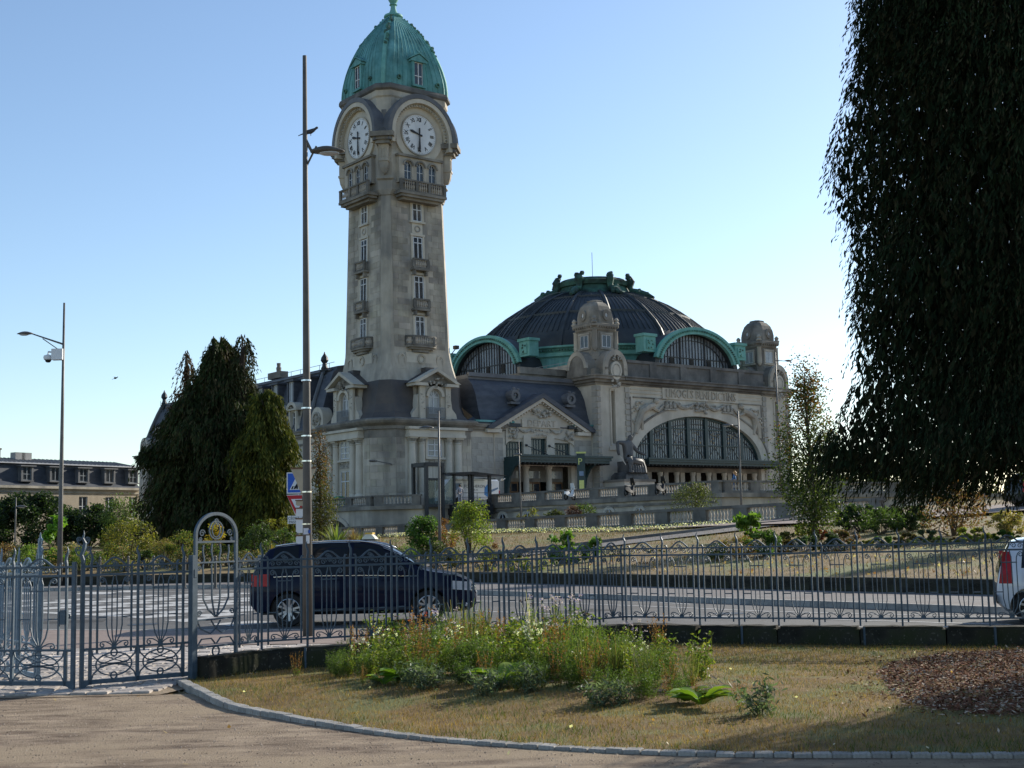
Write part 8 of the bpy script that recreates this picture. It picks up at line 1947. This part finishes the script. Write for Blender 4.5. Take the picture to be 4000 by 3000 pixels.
for x in (4.0, 5.6, 6.9): MB().tube([(x, -.05, 0), (x, -.05, 1.05)], .025, 5).build('railing_post', 'iron_dark', sh)
# bins and totem
for x, w in ((-1.3, 'left green bin lid behind the tower balustrade'), (.2, 'right green bin lid behind the tower balustrade')):
    o = empty('waste_bin', loc2w(-7.6, x, FZ), YAW, w, 'bin', 'green bins'); MB().loft([[(-.3, -.35, 0), (.3, -.35, 0), (.3, .35, 0), (-.3, .35, 0)], [(-.36, -.42, 1.0), (.36, -.42, 1.0), (.36, .42, 1.0), (-.36, .42, 1.0)]]).build('body', 'green_plastic', o); MB().loft([[(-.4, -.46, 1.0), (.4, -.46, 1.0), (.4, .46, 1.0), (-.4, .46, 1.0)], [(-.3, -.4, 1.14), (.3, -.4, 1.1), (.3, .4, 1.1), (-.3, .4, 1.14)]]).build('lid', 'green_plastic', o)
tp = atY(2272, 1910, 118); tt = empty('parking_totem', (tp.x, tp.y, FZ), .2, 'dark parking sign totem beside the departure canopy', 'sign')
MB().box(-.36, .36, -.08, .08, 0, 4.3).build('panel', 'iron_green', tt); MB().box(-.42, .48, -.1, .1, 4.3, 4.45).build('cap', 'sign_yellowgreen', tt)
inst('lettering', textmesh('P', .85, .004, 'sign_yellowgreen'), tt, (-.1, -.09, 3.55), (PI/2, 0, 0)); plate('symbol', rr(-.2, .2, 2.3, 2.7), 'van_grey', tt, -.085); plate('notice', rr(-.22, .22, 1.0, 1.9), 'sign_yellowgreen', tt, -.085)
# ================================================================== people and statue
def skinmesh(name, joints, edges, mt, sub=2):
    ks = list(joints); me = bpy.data.meshes.new(name); me.from_pydata([joints[k][:3] for k in ks], [(ks.index(a), ks.index(b)) for a, b in edges], [])
    o = bpy.data.objects.new(name, me); COL.objects.link(o); md = o.modifiers.new('Skin', 'SKIN'); md.use_smooth_shade = True
    for i, k in enumerate(ks): r = joints[k][3]; me.skin_vertices[0].data[i].radius = (r, r) if not isinstance(r, tuple) else r
    me.skin_vertices[0].data[0].use_root = True
    s = o.modifiers.new('Sub', 'SUBSURF'); s.levels = s.render_levels = sub
    dg = bpy.context.evaluated_depsgraph_get(); dg.update(); out = bpy.data.meshes.new_from_object(o.evaluated_get(dg)); bpy.data.objects.remove(o); out.name = name; out.materials.clear(); out.materials.append(MT[mt]); return out
def fingers(J, E, wrist, hand, d, side):
    """five short chains rooted in the palm; d = pointing direction"""
    d = Vector(d).normalized(); s_ = d.cross(Vector((0, 1, .2))).normalized()
    for k in range(5):
        b = Vector(J[hand][:3])+s_*((k-1.5)*.019 if k < 4 else -.035)-(Vector((0, 0, 0)) if k < 4 else d*.05); L = (.055, .07, .075, .062, .045)[k]; dd = d if k < 4 else (d-s_*.9).normalized()
        for q in range(2): J[f'{hand}{k}{q}'] = (*(b+dd*L*(q+1)/2+Vector((0, -.008*q, 0))), .0085)
        E += [(hand, f'{hand}{k}0'), (f'{hand}{k}0', f'{hand}{k}1')]
def person(loc, rz, label, la, ra_, body_mt, top_mt, leg_mt, hair, hair_long, H=1.65):
    o = empty('person', loc, rz, label, 'person'); s = H/1.7
    J = {'pel': (0, 0, .95, .13), 'sp1': (0, 0, 1.1, .125), 'sp2': (0, .0, 1.28, .15), 'neck': (0, .0, 1.46, .055), 'hd0': (0, -.01, 1.53, .07), 'hd1': (0, -.015, 1.61, .095), 'hd2': (0, -.01, 1.68, .07),
         'shl': (-.17, 0, 1.40, .06), 'ell': (*la[0], .045), 'wrl': (*la[1], .032), 'hal': (*la[2], .034), 'shr': (.17, 0, 1.40, .06), 'elr': (*ra_[0], .045), 'wrr': (*ra_[1], .032), 'har': (*ra_[2], .034),
         'hil': (-.10, 0, .88, .095), 'knl': (-.11, -.02, .5, .065), 'anl': (-.11, .02, .09, .042), 'tol': (-.12, -.13, .03, .035), 'hir': (.10, 0, .88, .095), 'knr': (.11, -.02, .5, .065), 'anr': (.11, .02, .09, .042), 'tor': (.12, -.13, .03, .035)}
    E = [('pel', 'sp1'), ('sp1', 'sp2'), ('sp2', 'neck'), ('neck', 'hd0'), ('hd0', 'hd1'), ('hd1', 'hd2'), ('sp2', 'shl'), ('shl', 'ell'), ('ell', 'wrl'), ('wrl', 'hal'), ('sp2', 'shr'), ('shr', 'elr'), ('elr', 'wrr'), ('wrr', 'har'), ('pel', 'hil'), ('hil', 'knl'), ('knl', 'anl'), ('anl', 'tol'), ('pel', 'hir'), ('hir', 'knr'), ('knr', 'anr'), ('anr', 'tor')]
    for w_, h_ in (('wrl', 'hal'), ('wrr', 'har')): fingers(J, E, w_, h_, Vector(J[h_][:3])-Vector(J[w_][:3]), 1)
    body = inst('body', skinmesh('body', J, E, body_mt), o)
    up = ['pel', 'sp1', 'sp2', 'shl', 'ell', 'wrl', 'shr', 'elr', 'wrr']; JU = {k: (*J[k][:3], J[k][3]+.022) for k in up}; JU['pel'] = (0, 0, .98, .16)
    inst('jacket', skinmesh('jacket', JU, [e for e in E if e[0] in up and e[1] in up], top_mt), o)
    lo = ['pel', 'hil', 'knl', 'anl', 'hir', 'knr', 'anr']; JL = {k: (*J[k][:3], J[k][3]+.016) for k in lo}; inst('trousers', skinmesh('trousers', JL, [e for e in E if e[0] in lo and e[1] in lo], leg_mt), o)
    mb = MB(); rg_ = random.Random(4); mb.ball((0, .02, 1.64), (.112, .12, .12), 10, 7)
    if hair_long:
        for i in range(26): a = rg_.uniform(.1, PI-.1); mb.ball((.12*math.cos(a), .03+.10*math.sin(a), rg_.uniform(1.38, 1.66)), rg_.uniform(.04, .07), 6, 4)
    inst_ = mb.build('hair', hair, o, smooth=True)
    mb = MB(); mb.ball((0, -.115, 1.60), (.016, .022, .02), 6, 4)
    for s_ in (-1, 1): mb.ball((s_*.1, 0, 1.6), (.015, .025, .032), 6, 4)
    mb.build('face_features', 'skin', o)
    for s_ in (-1, 1): MB().ball((s_*.036, -.098, 1.625), (.012, .008, .008), 6, 4).build('eye', 'clock_black', o)
    MB().ball((0, -.10, 1.555), (.026, .008, .007), 6, 4).build('mouth', 'sign_red', o)
    o.scale = (s, s, s); return o
wp = loc2w(4.5, -39.9, FZ)
person(wp, YAW+PI+.5, 'woman with curly blond hair and denim jacket leaning on the balustrade', ((-.26, -.02, 1.16), (-.2, -.2, 1.02), (-.16, -.27, 1.0)), ((.26, -.02, 1.16), (.2, -.2, 1.02), (.16, -.27, 1.0)), 'skin', 'denim', 'denim', 'hair_blond', True, 1.66)
mp_ = atY(1797, 1960, 117.3)
person((mp_.x, mp_.y, FZ), YAW+PI, 'man in pale clothes with a hand on his hip at the lift shelter', ((-.36, .02, 1.16), (-.17, -.06, 1.0), (-.10, -.1, .98)), ((.30, .0, 1.15), (.3, -.06, .9), (.3, -.08, .82)), 'skin', 'cloth_grey', 'cloth_grey', 'hair_dark', False, 1.72)
# seated stone figure on the pier's pedestal
stt = empty('statue', loc2w(22.9, -8.7, FZ), YAW, 'dark weathered seated statue on a pale pedestal before the left turret', 'statue')
MB().box(-2.0, 2.3, -1.4, 1.7, 0, 2.35).build('pedestal', 'stone_pale', stt); MB().box(-2.1, 2.4, -1.5, 1.8, 2.35, 2.6).build('pedestal_cap', 'stone_sooty', stt)
mb = MB(); mb.loft([[(x*k_+.1, y*k_, z) for x, y in ((-1.6, -1.1), (1.7, -1.1), (1.7, 1.2), (-1.6, 1.2))] for k_, z in ((1, 2.6), (.97, 3.0), (.8, 3.35))]); mb.build('rock_base', 'bronze', stt)
J = {'pel': (-.1, -.1, 4.75, .52), 'sp1': (-.1, -.05, 5.4, .46), 'sp2': (-.05, 0, 6.1, .56), 'neck': (.1, -.05, 6.72, .2), 'hd': (.28, -.1, 7.05, .30), 'hd2': (.32, -.1, 7.3, .24), 'shl': (-.6, 0, 6.45, .26), 'ell': (-1.45, .05, 6.5, .21), 'wrl': (-1.55, -.1, 5.6, .17), 'hal': (-1.5, -.2, 5.1, .17), 'shr': (.5, -.05, 6.3, .25), 'elr': (1.0, -.3, 5.55, .19), 'wrr': (1.65, -.5, 5.3, .14), 'har': (1.95, -.55, 5.25, .13),
     'hil': (-.4, -.3, 4.6, .42), 'knl': (-.7, -1.15, 4.55, .34), 'anl': (-.75, -1.0, 3.5, .2), 'tol': (-.75, -1.4, 3.3, .17), 'hir': (.35, -.25, 4.6, .42), 'knr': (1.15, -.85, 4.6, .33), 'anr': (1.35, -.8, 3.5, .2), 'tor': (1.5, -1.1, 3.3, .16)}
E = [('pel', 'sp1'), ('sp1', 'sp2'), ('sp2', 'neck'), ('neck', 'hd'), ('hd', 'hd2'), ('sp2', 'shl'), ('shl', 'ell'), ('ell', 'wrl'), ('wrl', 'hal'), ('sp2', 'shr'), ('shr', 'elr'), ('elr', 'wrr'), ('wrr', 'har'), ('pel', 'hil'), ('hil', 'knl'), ('knl', 'anl'), ('anl', 'tol'), ('pel', 'hir'), ('hir', 'knr'), ('knr', 'anr'), ('anr', 'tor')]
inst('figure', skinmesh('figure', J, E, 'bronze', 2), stt)
mb = MB(); mb.loft([[(x+dx, y, z) for x, y in ((-.9, -.9), (.9, -.9), (1.0, .7), (-1.0, .7))] for dx, z in ((0, 3.2), (.05, 4.0), (0, 4.5))]); mb.tube([(-1.0, -.7, 4.6), (-.2, -1.1, 4.5), (.6, -1.1, 4.4), (1.1, -.8, 4.45)], [.25, .35, .35, .25], 7)
for i in range(7): mb.tube([(-.9+i*.33, -1.0, 4.5), (-.85+i*.34, -1.15, 3.9), (-.95+i*.36, -1.2, 3.3)], [.12, .16, .2], 5)
mb.build('drapery', 'bronze', stt, smooth=40)
MB().tube([(-1.6, -.5, 5.0), (-1.25, -.9, 4.1)], .05, 5).build('staff', 'stone_pale', stt)
# parked motor scooters behind the balustrade
for px, Y, w in ((2225, 112, 'white scooter parked behind the forecourt balustrade'), (2460, 104, 'dark motorbike parked before the statue'), (2580, 102, 'dark motorbike parked before the main doors')):
    p = atY(px, 1930, Y); o = empty('motor_scooter', (p.x, p.y, FZ), YAW+.3, w, 'scooter'); pm = 'white_plastic' if 'white' in w else 'black_plastic'
    for x in (-.6, .62): MB().lathe([(.18, -.05), (.26, -.05), (.26, .05), (.18, .05)], 14, M=Matrix.Translation((x, 0, .26)) @ Matrix.Rotation(PI/2, 4, 'X'), cap=False).build('wheel', 'rubber', o)
    MB().loft([[(x, -w_, z0_), (x, w_, z0_), (x, w_*.7, z1_), (x, -w_*.7, z1_)] for x, w_, z0_, z1_ in ((-.75, .08, .5, .75), (-.3, .17, .3, .8), (0, .16, .28, .5), (.3, .17, .28, .45), (.55, .15, .35, .95))]).build('body', pm, o, smooth=30)
    MB().loft([[(-.7, -.1, .78), (-.7, .1, .78), (-.7, .1, .85), (-.7, -.1, .85)], [(.0, -.14, .76), (.0, .14, .76), (.0, .12, .86), (.0, -.12, .86)]]).build('seat', 'black_plastic', o)
    MB().tube([(.5, -.3, 1.08), (.6, 0, 1.05), (.5, .3, 1.08)], .02, 5).build('handlebar', 'black_plastic', o); MB().tube([(.62, 0, .26), (.5, 0, 1.05)], .03, 5).build('fork', 'chrome', o)
    MB().loft([[(.55, -.22, .9), (.55, .22, .9), (.57, .22, .9), (.57, -.22, .9)], [(.38, -.16, 1.45), (.38, .16, 1.45), (.40, .16, 1.45), (.40, -.16, 1.45)]]).build('windshield', pm, o)
